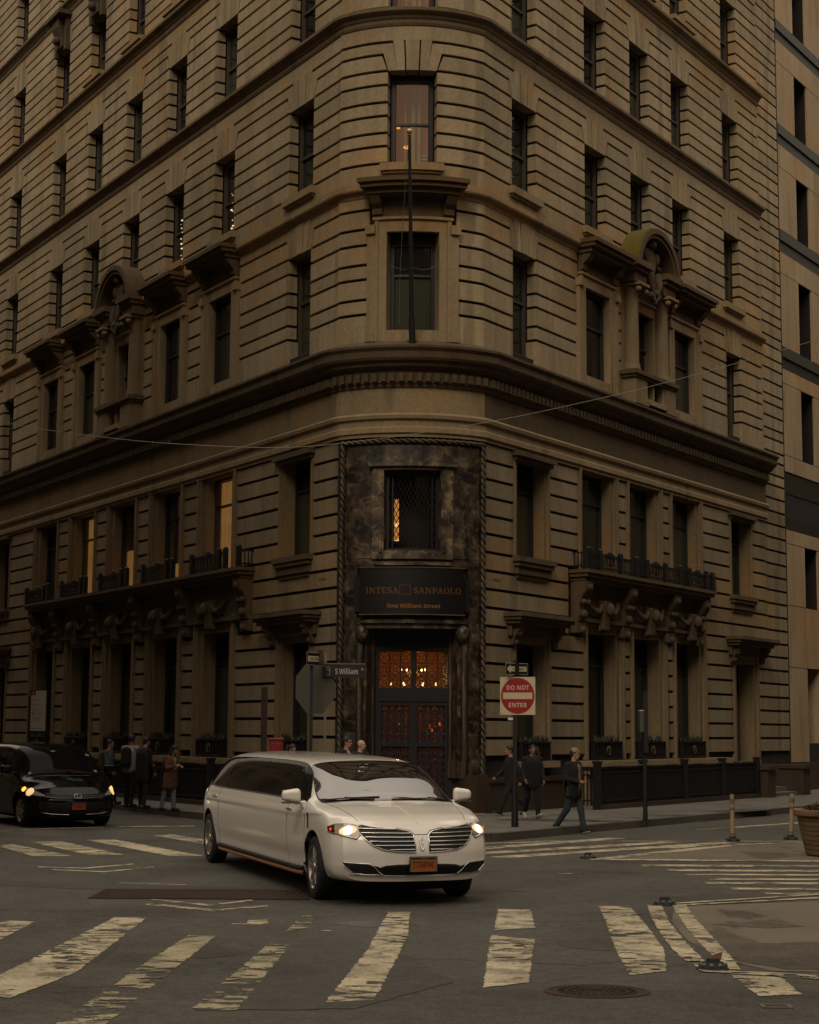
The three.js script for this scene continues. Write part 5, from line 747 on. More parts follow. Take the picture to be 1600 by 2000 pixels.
{
  const p = thing('planter', 'round tan slatted planter at the right edge of the picture', 'planter', [7.42, 0.004, -29.72]);
  const n = 8, wood = [0, 1, 2].map(k => std({ map: gravelTex, color: lin(1.25 - 0.1 * k, 0.92 - 0.06 * k, 0.66 - 0.05 * k), roughness: 0.8 }));
  for (let k = 0; k < n; k++) { const y0 = 0.02 + k * 0.082, y1 = y0 + 0.076, r0 = lerp(0.52, 0.66, k / n), r1 = lerp(0.52, 0.66, (k + 0.9) / n); mesh('slat', strip(new THREE.LatheGeometry([[r0 - 0.05, y0], [r0 - 0.006, y0], [r0, y0 + 0.008], [r1, y1 - 0.008], [r1 - 0.006, y1], [r1 - 0.05, y1]].map(q => new THREE.Vector2(...q)), 48)), wood[k % 3], p); }
  mesh('core', strip(new THREE.LatheGeometry([[0, 0.01], [0.49, 0.01], [0.63, 0.7], [0, 0.7]].map(q => new THREE.Vector2(...q)), 32)), M.black, p);
  mesh('rim', strip(new THREE.LatheGeometry([[0.62, 0.68], [0.71, 0.68], [0.72, 0.70], [0.72, 0.775], [0.71, 0.79], [0.60, 0.79], [0.60, 0.68]].map(q => new THREE.Vector2(...q)), 48)), wood[0], p);
  mesh('soil', cyl(0.6, 0.6, 0.06, 32, 0, 0.70, 0), M.black, p);
  const lf = []; for (let k = 0; k < 160; k++) { const g = new THREE.ConeGeometry(rnd(0.015, 0.04), rnd(0.08, 0.2), 4), a = rnd(0, 6.28), r = 0.5 * Math.sqrt(rnd()); g.rotateZ(rnd(-1, 1)); g.rotateX(rnd(-1, 1)); g.translate(r * Math.cos(a), 0.79 + rnd(0, 0.08), r * Math.sin(a)); lf.push(strip(g)); } tag(mesh('foliage', lf, std({ color: lin(0.03, 0.022, 0.012), roughness: 1 }), p), null, null, null, 'stuff');
}
{
  const m = thing('manhole_cover', 'round cast iron manhole cover in the foreground asphalt', 'manhole cover', [1.55, 0.0, -14.14]); const g = [], iron = M.castIron;
  m.scale.z = 0.8; mesh('frame_ring', strip(new THREE.LatheGeometry([[0.385, 0.0], [0.385, 0.012], [0.43, 0.014], [0.435, 0.0]].map(q => new THREE.Vector2(...q)), 48)), M.rust, m);
  mesh('lid', cyl(0.38, 0.38, 0.008, 48), std({ color: lin(0.03, 0.024, 0.02), roughness: 0.75, metalness: 0.3 }), m);
  for (let k = 0; k < 4; k++) { const t = new THREE.TorusGeometry(0.10 + k * 0.075, 0.008, 4, 40); t.rotateX(Math.PI / 2); t.translate(0, 0.009, 0); g.push(strip(t)); } for (let r = 0; r < 4; r++) for (let k = 0; k < 10 + r * 6; k++) { const a = k / (10 + r * 6) * Math.PI * 2, R = 0.065 + r * 0.075; g.push(bx(-0.012, 0.012, 0.006, 0.016, -0.018, 0.018).rotateY(a).translate(R * Math.sin(a), 0, R * Math.cos(a))); } mesh('tread', g, iron, m);
}
{
  const d = thing('drain_grate', 'long rusty slotted drain grate in the road beside the limousine', 'drain grate', [-2.6, 0.0, -22.05]);
  const L = 2.75, W = 1.15; mesh('frame', [bx(-L / 2, L / 2, 0, 0.012, -W / 2, -W / 2 + 0.03), bx(-L / 2, L / 2, 0, 0.012, W / 2 - 0.03, W / 2), bx(-L / 2, -L / 2 + 0.03, 0, 0.012, -W / 2 + 0.03, W / 2 - 0.03), bx(L / 2 - 0.03, L / 2, 0, 0.012, -W / 2 + 0.03, W / 2 - 0.03)], M.castIron, d);
  mesh('pit', bx(-L / 2 + 0.03, L / 2 - 0.03, 0.0, 0.004, -W / 2 + 0.03, W / 2 - 0.03), M.black, d);
  for (let k = 0; k < 62; k++) { const x = -L / 2 + 0.06 + k * (L - 0.12) / 61; const b = mesh('bar', bx(-0.011, 0.011, 0.002, 0.014, -W / 2 + 0.03, W / 2 - 0.03), M.rust, d); b.position.x = x; }
}
{ const d = thing('utility_cover', 'small rectangular iron cover at the lower right of the road', 'cover', [2.86, 0.0, -13.45]); mesh('frame', [bx(-0.12, 0.12, 0, 0.010, -0.09, 0.09)], M.concrete, d); mesh('slot', bx(-0.085, 0.085, 0.010, 0.013, -0.05, 0.05), M.rust, d); }
{
  const pts = [[-14, 9.6, -34], [-8.36, 8.3, -34], [-6.47, 8.02, -34], [-4.79, 7.87, -34], [-2.5, 7.81, -34], [-1.04, 7.95, -34], [1.58, 8.36, -34], [3.47, 8.77, -34], [5.27, 9.22, -34], [8.45, 10.16, -34], [15, 12.4, -34]];
  const w = thing('overhead_cable', 'thin pale cable sagging across the whole front of the bank', 'cable'); mesh('cable', tube(pts, 0.0055, 5, 80), std({ color: lin(0.22, 0.19, 0.145), roughness: 0.5, metalness: 0.3 }), w);
}
// ---------------------------------------------------------------- cars: one lofted skin, cut for the wheels, with glass, lamps and trim laid on it
function CarSkin(st, warp) {
  st = [...st].sort((a, b) => b.z - a.z); const n = st.length, m = st[0].r.length;
  const cub = (p0, p1, p2, p3, x0, x1, x2, x3, x) => { const t = (x - x1) / (x2 - x1), h = x2 - x1, m1 = (p2 - p0) / (x2 - x0) * h, m2 = (p3 - p1) / (x3 - x1) * h, s = (p2 - p1), lim = v => (s === 0 ? 0 : Math.sign(v) === Math.sign(s) ? Math.sign(s) * Math.min(Math.abs(v), 2.5 * Math.abs(s)) : 0), a = lim(m1), b = lim(m2); return (2 * t ** 3 - 3 * t * t + 1) * p1 + (t ** 3 - 2 * t * t + t) * a + (-2 * t ** 3 + 3 * t * t) * p2 + (t ** 3 - t * t) * b; };
  const rowAt = (z, j) => { let i = 0; while (i < n - 2 && z < st[i + 1].z) i++; const A = st[Math.max(0, i - 1)], B = st[i], C = st[i + 1], D = st[Math.min(n - 1, i + 2)]; const xa = i ? A.z : B.z + 0.3, xd = i + 2 < n ? D.z : C.z - 0.3; return [0, 1].map(k => cub(A.r[j][k], B.r[j][k], C.r[j][k], D.r[j][k], xa, B.z, C.z, xd, z)); };
  const S = { m, zF: st[0].z, zR: st[n - 1].z };
  let cacheZ = null, cache = null;
  S.sec = (z, t) => { if (cacheZ !== z) { cache = []; for (let j = 0; j < m; j++) cache.push(rowAt(z, j)); cacheZ = z; } const i = clamp(Math.floor(t), 0, m - 2), f = t - i, P = k => k < 0 ? [-cache[1][0] + 0, cache[1][1]] : k >= m ? [-cache[m - 2][0], cache[m - 2][1]] : cache[k], a = P(i - 1), b = P(i), c = P(i + 1), d = P(i + 2);
    return [0, 1].map(k => { const m1 = (c[k] - a[k]) * 0.42, m2 = (d[k] - b[k]) * 0.42; return (2 * f ** 3 - 3 * f * f + 1) * b[k] + (f ** 3 - 2 * f * f + f) * m1 + (-2 * f ** 3 + 3 * f * f) * c[k] + (f ** 3 - f * f) * m2; }); };
  S.pt = (z, t, side, lam = 1) => { const [w, h] = S.sec(z, t), q = warp(w * lam, h, z); return new THREE.Vector3(side * q[0], q[1], q[2]); };
  S.nrm = (z, t, side) => { const e = 0.01, a = S.pt(z + e, t, side), b = S.pt(z - e, t, side), c = S.pt(z, Math.min(m - 1, t + 0.03), side), d = S.pt(z, Math.max(0, t - 0.03), side); const v = a.sub(b).cross(c.sub(d)).multiplyScalar(-side).normalize(); const p = S.pt(z, t, side); const out = new THREE.Vector3(p.x, p.y - 0.7, 0); if (v.dot(out) < 0) v.negate(); return v; };
  S.off = (z, t, side, o) => S.pt(z, t, side).addScaledVector(S.nrm(z, t, side), o);
  S.tAt = (z, h, lo = 1, hi = 7) => { for (let k = 0; k < 26; k++) { const q = (lo + hi) / 2; if (S.sec(z, q)[1] < h) lo = q; else hi = q; } return (lo + hi) / 2; };
  S.nose = h => { const pts = [], z0 = S.zF, t0 = S.tAt(z0, h, 1, m - 1.5), we = S.sec(z0, t0)[0]; for (let k = 0; k <= 24; k++) { const q = warp(we * k / 24, h, z0); pts.push(new THREE.Vector3(...q)); } for (let k = 1; k <= 40; k++) { const z = z0 - k * 0.035, t = S.tAt(z, h); const q = warp(S.sec(z, t)[0], h, z); pts.push(new THREE.Vector3(...q)); }
    const L = [0]; for (let k = 1; k < pts.length; k++) L.push(L[k - 1] + pts[k].distanceTo(pts[k - 1])); return { pts, L }; };
  const noseCache = new Map(), nc = h => { const k = Math.round(h * 500); if (!noseCache.has(k)) noseCache.set(k, S.nose(k / 500)); return noseCache.get(k); };
  S.nraw = (a, h) => { const { pts, L } = nc(h); let k = 1; while (k < L.length - 1 && L[k] < a) k++; const f = (a - L[k - 1]) / (L[k] - L[k - 1]); return pts[k - 1].clone().lerp(pts[k], f); };
  S.n = (a, h, side, o = 0) => { const s = Math.abs(a) * (S.ak ?? 1), p = S.nraw(s, h), e = 0.012, u = S.nraw(s + e, h).sub(S.nraw(Math.max(0, s - e), h)), v = S.nraw(s, h + 0.012).sub(S.nraw(s, h - 0.012)), nn = u.cross(v).normalize(); if (nn.z * 0.8 + nn.x * 0.3 < 0) nn.negate(); p.addScaledVector(nn, o); p.x *= side * (a < 0 ? -1 : 1); return p; };
  S.shell = (nz, nt, nl = 14) => { const rows = [], J = (m - 1) * nt, ring = (z, lam) => { const r = []; for (let j = 0; j <= J; j++) r.push(S.pt(z, j / nt, 1, lam)); for (let j = J - 1; j > 0; j--) r.push(S.pt(z, j / nt, -1, lam)); return r; };
    for (let k = 0; k <= nl; k++) rows.push(ring(S.zF, Math.max(1e-6, Math.sin(k / nl * Math.PI / 2))));
    for (let k = 1; k <= nz; k++) { const f = k / nz; rows.push(ring(lerp(S.zF, S.zR, f), 1)); }
    for (let k = nl - 1; k >= 0; k--) rows.push(ring(S.zR, Math.max(1e-6, Math.sin(k / nl * Math.PI / 2))));
    const W = rows[0].length, pos = []; for (let i = 0; i < rows.length - 1; i++) for (let j = 0; j < W; j++) { const a = rows[i][j], b = rows[i][(j + 1) % W], c = rows[i + 1][(j + 1) % W], d = rows[i + 1][j]; for (const t of [[a, b, c], [a, c, d]]) for (const v of t) pos.push(v.x, v.y, v.z); }
    let g = new THREE.BufferGeometry(); g.setAttribute('position', new THREE.Float32BufferAttribute(pos, 3)); g = mergeVertices(g, 2e-5); g.computeVertexNormals(); return g; };
  return S;
}
function gridGeo(f, nu, nv) { const g = new THREE.BufferGeometry(), p = [], uv = [], ix = []; for (let i = 0; i <= nu; i++) for (let j = 0; j <= nv; j++) { const v = f(i / nu, j / nv); p.push(v.x, v.y, v.z); uv.push(i / nu, j / nv); } for (let i = 0; i < nu; i++) for (let j = 0; j < nv; j++) { const a = i * (nv + 1) + j, b = a + 1, c = a + nv + 1, d = c + 1; ix.push(a, c, b, b, c, d); } g.setAttribute('position', new THREE.Float32BufferAttribute(p, 3)); g.setAttribute('uv', new THREE.Float32BufferAttribute(uv, 2)); g.setIndex(ix); g.computeVertexNormals(); return strip(g); }
const poly1 = pts => a => { if (a <= pts[0][0]) return pts[0][1]; for (let i = 1; i < pts.length; i++) if (a <= pts[i][0]) { const f = (a - pts[i - 1][0]) / (pts[i][0] - pts[i - 1][0]); return lerp(pts[i - 1][1], pts[i][1], f); } return pts[pts.length - 1][1]; };
const nosePatch = (S, side, top, bot, o, nu = 24, nv = 8) => { const a0 = Math.max(top[0][0], bot[0][0]), a1 = Math.min(top[top.length - 1][0], bot[bot.length - 1][0]), T = poly1(top), B = poly1(bot); return gridGeo((u, v) => { const a = lerp(a0, a1, u); return S.n(a, lerp(B(a), T(a), v), side, typeof o === 'function' ? o(u, v) : o); }, nu, nv); };
const noseTube = (S, side, pts, r, o) => { const q = []; for (let i = 0; i < pts.length - 1; i++) for (let k = 0; k < 6; k++) { const f = k / 6; q.push(S.n(lerp(pts[i][0], pts[i + 1][0], f), lerp(pts[i][1], pts[i + 1][1], f), side, o)); } q.push(S.n(...pts[pts.length - 1], side, o)); return strip(new THREE.TubeGeometry(new THREE.CatmullRomCurve3(q), q.length * 2, r, 5)); };
const sideTube = (S, side, pts, r, o) => strip(new THREE.TubeGeometry(new THREE.CatmullRomCurve3(pts.map(p => S.off(p[0], p[1], side, o))), pts.length * 6, r, 5));
const sidePatch = (S, side, z0, z1, tTop, tBot, o, nu = 24, nv = 10) => { const T = poly1(tTop), B = poly1(tBot); return gridGeo((u, v) => { const z = lerp(z0, z1, u); return S.off(z, lerp(B(-z), T(-z), v), side, o); }, nu, nv); };
const carM = {
  white: phys({ color: lin(0.80, 0.75, 0.685), roughness: 0.30, clearcoat: 1, clearcoatRoughness: 0.05 }),
  black: phys({ color: lin(0.004, 0.004, 0.005), roughness: 0.12, specularIntensity: 0.55 }),
  glass: phys({ color: lin(0.008, 0.007, 0.008), roughness: 0.02, specularIntensity: 1, ior: 2.7 }),
  tint: phys({ color: lin(0.006, 0.005, 0.006), roughness: 0.06, specularIntensity: 0.5, ior: 1.18 }),
  seam: std({ color: lin(0.09, 0.08, 0.07), roughness: 0.9 }),
  lens: phys({ color: lin(0.42, 0.38, 0.32), roughness: 0.12, metalness: 0.35, clearcoat: 1 }),
  well: std({ color: lin(0.004, 0.004, 0.004), roughness: 1 }),
  lampOn: std({ color: lin(0.9, 1, 0.9), emissive: lin(1.0, 1.05, 0.92), emissiveIntensity: 2.6 }), lampHalo: std({ color: lin(0.9, 0.6, 0.3), emissive: lin(0.95, 0.60, 0.32), emissiveIntensity: 0.38 }),
  amber: std({ color: lin(0.35, 0.04, 0.008), emissive: lin(0.5, 0.03, 0.004), emissiveIntensity: 0.8 }), amberOn: std({ color: lin(0.8, 0.3, 0.03), emissive: lin(1, 0.36, 0.03), emissiveIntensity: 1.2 }),
  amberLens: std({ color: lin(0.05, 0.010, 0.008), roughness: 0.15 }), red: std({ color: lin(0.2, 0.01, 0.01), roughness: 0.15 }), rim: std({ color: lin(0.46, 0.43, 0.40), roughness: 0.22, metalness: 0.95 }), rimDark: std({ color: lin(0.10, 0.10, 0.10), roughness: 0.4, metalness: 0.8 }),
  gold: std({ color: lin(0.62, 0.27, 0.075), roughness: 0.4, metalness: 0.5 }),  // chrome with an orange lamp reflection put into its colour
};
function wheel(parent, R, W, spokes, x, z, side, steer, rimM) {
  const g = new THREE.Group(); g.name = 'wheel'; g.position.set(x, R, z); g.rotation.y = steer + (side < 0 ? Math.PI : 0); parent.add(g);   // axle along x, face towards +x
  const prof = [[R * 0.66, -W / 2 + 0.02], [R * 0.8, -W / 2], [R * 0.93, -W / 2 + 0.008], [R * 0.985, -W / 2 + 0.03], [R, -W / 2 + 0.06], [R, W / 2 - 0.06], [R * 0.985, W / 2 - 0.03], [R * 0.93, W / 2 - 0.008], [R * 0.8, W / 2], [R * 0.66, W / 2 - 0.02]].map(q => new THREE.Vector2(...q));
  const ax = q => { q.rotateZ(-Math.PI / 2); return strip(q); }; const grooves = [];
  for (const gx of [-0.06, 0, 0.06]) { const t = new THREE.TorusGeometry(R - 0.001, 0.006, 4, 48); t.rotateY(Math.PI / 2); t.translate(gx, 0, 0); grooves.push(strip(t)); }
  const ty = mesh('tyre', ax(new THREE.LatheGeometry(prof, 48)), M.rubber, g); mesh('tread_groove', grooves, M.black, ty);
  const rg = [ax(new THREE.LatheGeometry([[R * 0.60, -W / 2 + 0.03], [R * 0.68, -W / 2 + 0.02], [R * 0.66, 0], [R * 0.66, W / 2 - 0.04], [R * 0.70, W / 2 - 0.015], [R * 0.695, W / 2 - 0.005], [R * 0.65, W / 2 - 0.012], [R * 0.60, W / 2 - 0.05]].map(q => new THREE.Vector2(...q)), 40))];
  for (let k = 0; k < spokes; k++) { const a = k / spokes * Math.PI * 2, s = prism([[0.05, -0.026], [R * 0.63, -0.030], [R * 0.63, 0.030], [0.05, 0.026]], 0, 0.03, 0.006); s.rotateZ(a); s.rotateY(Math.PI / 2); s.translate(W / 2 - 0.055, 0, 0); rg.push(s); }
  rg.push(ax(new THREE.CylinderGeometry(0.065, 0.075, 0.05, 20)).translate(W / 2 - 0.04, 0, 0)); const rim = mesh('rim', rg, rimM, g); mesh('brake_disc', ax(new THREE.CylinderGeometry(R * 0.45, R * 0.45, 0.02, 24)).translate(W / 2 - 0.12, 0, 0), carM.rimDark, rim); mesh('barrel', ax(new THREE.CylinderGeometry(R * 0.62, R * 0.62, 0.01, 24)).translate(W / 2 - 0.15, 0, 0), carM.well, rim);
  return g;
}
const smooth = (a, b, x) => sstep(a, b, x);
function cutBody(S, nz, nt, paint, parent, wells, name = 'body') {
  let b = new Brush(S.shell(nz, nt)); b.geometry.setAttribute('uv', new THREE.BufferAttribute(new Float32Array(b.geometry.attributes.position.count * 2), 2)); b.updateMatrixWorld();
  const ev = new Evaluator(); ev.useGroups = true; ev.attributes = ['position', 'normal', 'uv'];
  let mats = [0];
  b.material = [paint]; b.geometry.clearGroups(); b.geometry.addGroup(0, b.geometry.index.count, 0);
  for (const [x, y, z, r, w] of wells) { const c = new THREE.CylinderGeometry(r, r, w, 48); c.rotateZ(Math.PI / 2); c.translate(x, y, z); const q = new Brush(c.toNonIndexed()); q.geometry = mergeVertices(q.geometry); q.geometry.clearGroups(); q.geometry.addGroup(0, q.geometry.index.count, 0); q.material = [carM.well]; q.updateMatrixWorld(); b = ev.evaluate(b, q, SUBTRACTION); b.updateMatrixWorld(); }
  const g = b.geometry.index ? b.geometry.toNonIndexed() : b.geometry, M0 = Array.isArray(b.material) ? b.material : [b.material], split = new Map();
  for (const gr of b.geometry.groups) { const k = M0[gr.materialIndex] === carM.well ? 'well' : 'paint'; if (!split.has(k)) split.set(k, []); split.get(k).push([gr.start, gr.count]); }
  for (const [k, rs] of split) { const pos = [], nor = []; const P = g.attributes.position, N = g.attributes.normal; for (const [s, c] of rs) for (let i = s; i < Math.min(P.count, s + c); i++) { pos.push(P.getX(i), P.getY(i), P.getZ(i)); nor.push(N.getX(i), N.getY(i), N.getZ(i)); }
    const q = new THREE.BufferGeometry(); q.setAttribute('position', new THREE.Float32BufferAttribute(pos, 3)); q.setAttribute('normal', new THREE.Float32BufferAttribute(nor, 3)); mesh(k === 'well' ? 'wheel_well' : name, strip(q), k === 'well' ? carM.well : paint, parent); }
}
// ================================================================ the white stretch limousine
{
  const car = thing('limousine', 'long white stretch limousine turning across the junction with its headlights on', 'limousine', [-0.22, 0, -21.95], 19 * Math.PI / 180);
  const WB = 6.1;
  const mk = (z, r) => ({ z, r });
  const lowR = (wS) => [[0, .23], [.78, .23], [.915 * wS, .33], [.955 * wS, .60]];
  const cab = (z, belt, r) => mk(z, [...lowR(1), [.962, .86], [.950, 1.05], [.912, belt], ...r]);
  const st = [
    mk(0.98, [[0, .25], [.62, .25], [.80, .30], [.84, .46], [.85, .60], [.85, .70], [.84, .78], [.80, .845], [.68, .885], [.42, .90], [0, .90]]),
    mk(0.90, [[0, .24], [.70, .24], [.89, .31], [.925, .50], [.93, .66], [.925, .77], [.90, .86], [.82, .915], [.68, .935], [.42, .95], [0, .945]]),
    mk(0.62, [[0, .23], [.76, .23], [.915, .33], [.955, .55], [.955, .74], [.945, .86], [.915, .94], [.82, .985], [.66, 1.0], [.42, 1.01], [0, 1.005]]),
    mk(0.2, [...lowR(1), [.96, .80], [.948, .94], [.91, 1.03], [.80, 1.065], [.64, 1.075], [.40, 1.085], [0, 1.085]]),
    mk(-0.25, [...lowR(1), [.962, .84], [.95, 1.01], [.912, 1.105], [.81, 1.145], [.66, 1.155], [.42, 1.165], [0, 1.17]]),
    mk(-0.45, [...lowR(1), [.962, .85], [.95, 1.03], [.912, 1.14], [.825, 1.20], [.68, 1.235], [.44, 1.255], [0, 1.265]]),
    cab(-0.85, 1.175, [[.815, 1.36], [.69, 1.46], [.46, 1.50], [0, 1.515]]),
    cab(-1.25, 1.185, [[.785, 1.49], [.675, 1.61], [.48, 1.655], [0, 1.675]]),
    cab(-1.6, 1.19, [[.775, 1.535], [.675, 1.66], [.50, 1.71], [0, 1.735]]),
    cab(-2.4, 1.195, [[.775, 1.55], [.685, 1.685], [.52, 1.74], [0, 1.765]]),
    cab(-3.8, 1.20, [[.775, 1.555], [.69, 1.69], [.52, 1.75], [0, 1.78]]),
    cab(-4.9, 1.20, [[.77, 1.54], [.68, 1.675], [.51, 1.74], [0, 1.77]]),
    cab(-5.5, 1.20, [[.76, 1.49], [.665, 1.62], [.50, 1.685], [0, 1.715]]),
    mk(-5.95, [...lowR(.985), [.945, .86], [.925, 1.05], [.875, 1.19], [.74, 1.38], [.64, 1.50], [.48, 1.56], [0, 1.59]]),
    mk(-6.3, [[0, .30], [.74, .30], [.86, .36], [.90, .60], [.905, .86], [.88, 1.02], [.83, 1.14], [.72, 1.24], [.62, 1.31], [.46, 1.35], [0, 1.38]]),
    mk(-6.5, [[0, .34], [.66, .34], [.78, .40], [.83, .60], [.835, .82], [.81, .92], [.76, 1.0], [.68, 1.05], [.58, 1.09], [.44, 1.11], [0, 1.12]]),
  ];
  const warp = (w, h, z) => {
    const f = sstep(0.0, 0.95, z), W = Math.abs(w);
    let dz = -0.36 * Math.pow(W / 0.93, 2.6) * f;                     // nose rounded in plan
    dz -= 0.16 * Math.pow(clamp((h - 0.56) / 0.36, 0, 1), 1.7) * sstep(0.5, 0.98, z) ;  // upper edge leans back
    dz -= 0.07 * clamp((0.42 - h) / 0.17, 0, 1) * sstep(0.5, 0.98, z);
    const c = sstep(-1.75, -1.1, z) * (1 - sstep(-0.5, -0.05, z)) * sstep(1.1, 1.2, h); dz += 0.20 * (1 - (W / 0.8) ** 2) * c;   // screen rounded in plan
    const r = sstep(-5.4, -6.5, z); dz += 0.22 * Math.pow(W / 0.9, 2.4) * r;
    // scallop above the sill
    const kz = sstep(0.35, -0.1, z) * sstep(-6.3, -5.6, z); let ww = w + Math.sign(w) * kz * (W > 0.8 ? 1 : 0) * (0.011 * sstep(0.985, 1.02, h) - 0.012 * sstep(1.02, 1.12, h)); ww *= (1 - 0.018 * Math.exp(-(((h - 0.46) / 0.09) ** 2)) * sstep(0.3, -0.6, z) * sstep(-5.6, -4.8, z));
    return [ww * 1.075, h + 0.05 * sstep(-1.2, 0.2, z), (z > 0 ? z * 1.10 : z) + dz + lerp(0.17, -0.62, sstep(-1.6, -6.4, z))];
  };
  const S = CarSkin(st, warp); S.ak = 0.99;
  cutBody(S, 150, 9, carM.white, car, [[-1.05, 0.40, 0, 0.455, 0.66], [1.05, 0.40, 0, 0.455, 0.66], [-1.05, 0.40, -WB, 0.455, 0.66], [1.05, 0.40, -WB, 0.455, 0.66]]);
  mesh('underbody', [bx(-0.62, 0.62, 0.16, 0.3, -6.1, 0.75)], carM.well, car);
  for (const s of [-1, 1]) {
    wheel(car, 0.39, 0.265, 10, s * 0.895, 0, s, -0.07, carM.rim); wheel(car, 0.39, 0.265, 10, s * 0.895, -WB, s, 0, carM.rim);
    // side glass
    const zs = [[-0.62, -1.42], [-1.45, -3.05], [-3.08, -4.68], [-4.71, -6.02]];
    const top = [[0.6, 6.5], [0.75, 6.95], [0.95, 7.4], [1.2, 7.72], [1.6, 7.9], [4.9, 7.92], [5.4, 7.82], [5.75, 7.45], [6.04, 6.75]], bot = [[0.6, 6.12], [1.2, 6.1], [4.6, 6.1], [5.2, 6.12], [5.9, 6.22], [6.04, 6.6]];
    mesh('window_trim', [sidePatch(S, s, -0.59, -6.05, top.map(p => [p[0], p[1] + 0.10]), bot.map(p => [p[0], p[1] - 0.06]), 0.002, 60, 4)], M.black, car);
    for (const [a, b] of zs) mesh('window', sidePatch(S, s, a, b, top, bot, 0.006, 26, 8), carM.tint, car);
    const cr = []; for (let k = 0; k <= 40; k++) { const z = lerp(0.62, 6.0, k / 40); cr.push([-z, poly1(bot)(z) - 0.05]); } mesh('belt_moulding', sideTube(S, s, cr, 0.007, 0.008), carM.rimDark, car);
    // door seams and handles
    const seam = (z, t0, t1) => sideTube(S, s, Array.from({ length: 10 }, (_, k) => [z, lerp(t0, t1, k / 9)]), 0.0035, 0.0005);
    const lower = t => sideTube(S, s, Array.from({ length: 10 }, (_, k) => [lerp(-0.5, -1.42, k / 9), t]), 0.0035, 0.0005);
    mesh('door_seam', [seam(-1.43, 2.1, 6.0), seam(-0.55, 2.4, 6.0), seam(-4.95, 2.2, 6.0), sideTube(S, s, Array.from({ length: 14 }, (_, k) => [lerp(-0.42, -4.9, k / 13), 2.05]), 0.004, 0.0005)], carM.seam, car);
    for (const z of [-1.22, -5.05]) { const a = S.off(z, 5.1, s, 0.02), b = S.off(z - 0.19, 5.1, s, 0.02); mesh('door_handle', [rod(a.toArray(), b.toArray(), 0.013, 8), ...[a, b].map(q => sph(0.018, q.x - s * 0.008, q.y, q.z))], carM.rim, car); }
    mesh('fuel_badge', sidePatch(S, s, -0.62, -0.70, [[0, 2.32], [1, 2.32]], [[0, 2.2], [1, 2.2]], 0.004, 3, 3), M.black, car);
    { const q = [[-0.40, 5.0], [-0.39, 4.6], [-0.37, 4.2], [-0.35, 3.95]]; mesh('fender_vent', [sideTube(S, s, q, 0.013, 0.004)], M.black, car); mesh('vent_trim', [sideTube(S, s, q.map(p => [p[0] - 0.022, p[1]]), 0.005, 0.008)], M.chrome, car); }
    // sill strip, lamp reflection in its colour; black tube paints the shaded gap
    { const p = []; for (let k = 0; k <= 30; k++) p.push([lerp(-0.70, -5.0, k / 30), 1.62]); mesh('sill_strip', [strip(new THREE.TubeGeometry(new THREE.CatmullRomCurve3(p.map(q => S.off(q[0], q[1], s, 0.010))), 60, 0.036, 8))], carM.gold, car); mesh('sill_guard', [strip(new THREE.TubeGeometry(new THREE.CatmullRomCurve3(p.map(q => S.off(q[0], 1.98, s, 0.004))), 60, 0.036, 6))], M.black, car); }
    // mirror
    const mg = new THREE.Group(); mg.name = 'mirror'; car.add(mg); const base = S.pt(-0.70, 6.05, s);
    mesh('cap', (() => { const g = new RoundedBoxGeometry(0.25, 0.165, 0.13, 5, 0.06); const p = g.attributes.position; for (let i = 0; i < p.count; i++) { const x = p.getX(i) * s; p.setY(i, p.getY(i) * (1 - 0.25 * (x / 0.13)) + 0.012 * x); } g.translate(base.x + s * 0.20, base.y + 0.075, base.z + 0.06); g.computeVertexNormals(); return strip(g); })(), carM.white, mg);
    mesh('stalk', [rbox(0.17, 0.045, 0.07, 0.02, base.x + s * 0.07, base.y - 0.015, base.z + 0.05), rbox(0.07, 0.10, 0.08, 0.025, base.x + s * 0.03, base.y - 0.04, base.z + 0.05)], carM.white, mg);
    mesh('trim', rbox(0.235, 0.022, 0.125, 0.01, base.x + s * 0.20, base.y - 0.012, base.z + 0.06), carM.rimDark, mg); mesh('mirror_glass', rbox(0.20, 0.125, 0.008, 0.003, base.x + s * 0.20, base.y + 0.078, base.z - 0.008), M.chrome, mg);
    // grille wing
    const gT = [[0.085, .70], [0.10, .79], [0.16, .835], [0.30, .862], [0.55, .882], [0.76, .90]], gB = [[0.085, .60], [0.10, .594], [0.30, .600], [0.48, .622], [0.60, .668], [0.70, .745], [0.76, .82]];
    const wing = new THREE.Group(); wing.name = 'grille_wing'; car.add(wing);
    mesh('grille_recess', nosePatch(S, s, gT, gB, 0.006, 30, 10), M.black, wing);
    for (let k = 0; k < 6; k++) { const f = (k + 0.65) / 6.3, q = []; for (let i = 0; i <= 30; i++) { const a = lerp(0.10, 0.755, i / 30), t = poly1(gT)(a), b = poly1(gB)(a), h = lerp(0.592, 0.888, f) + 0.03 * (a - 0.4) * (f - 0.3); if (h > b + 0.008 && h < t - 0.006) q.push([a, h]); } if (q.length > 2) mesh('bar', strip(new THREE.TubeGeometry(new THREE.CatmullRomCurve3(q.map(p => S.n(p[0], p[1], s, 0.018))), 40, 0.0075, 6)), M.chrome, wing); }
    mesh('grille_rim', [noseTube(S, s, [[0.088, .66], ...gT.slice(1)], 0.007, 0.012), noseTube(S, s, gB, 0.007, 0.012)], M.chrome, wing);
    // headlamp
    const hT = [[0.76, .905], [0.92, .915], [1.08, .905], [1.26, .865]], hB = [[0.76, .79], [0.80, .745], [0.92, .772], [1.08, .80], [1.26, .82]];
    const hl = new THREE.Group(); hl.name = 'headlight'; car.add(hl);
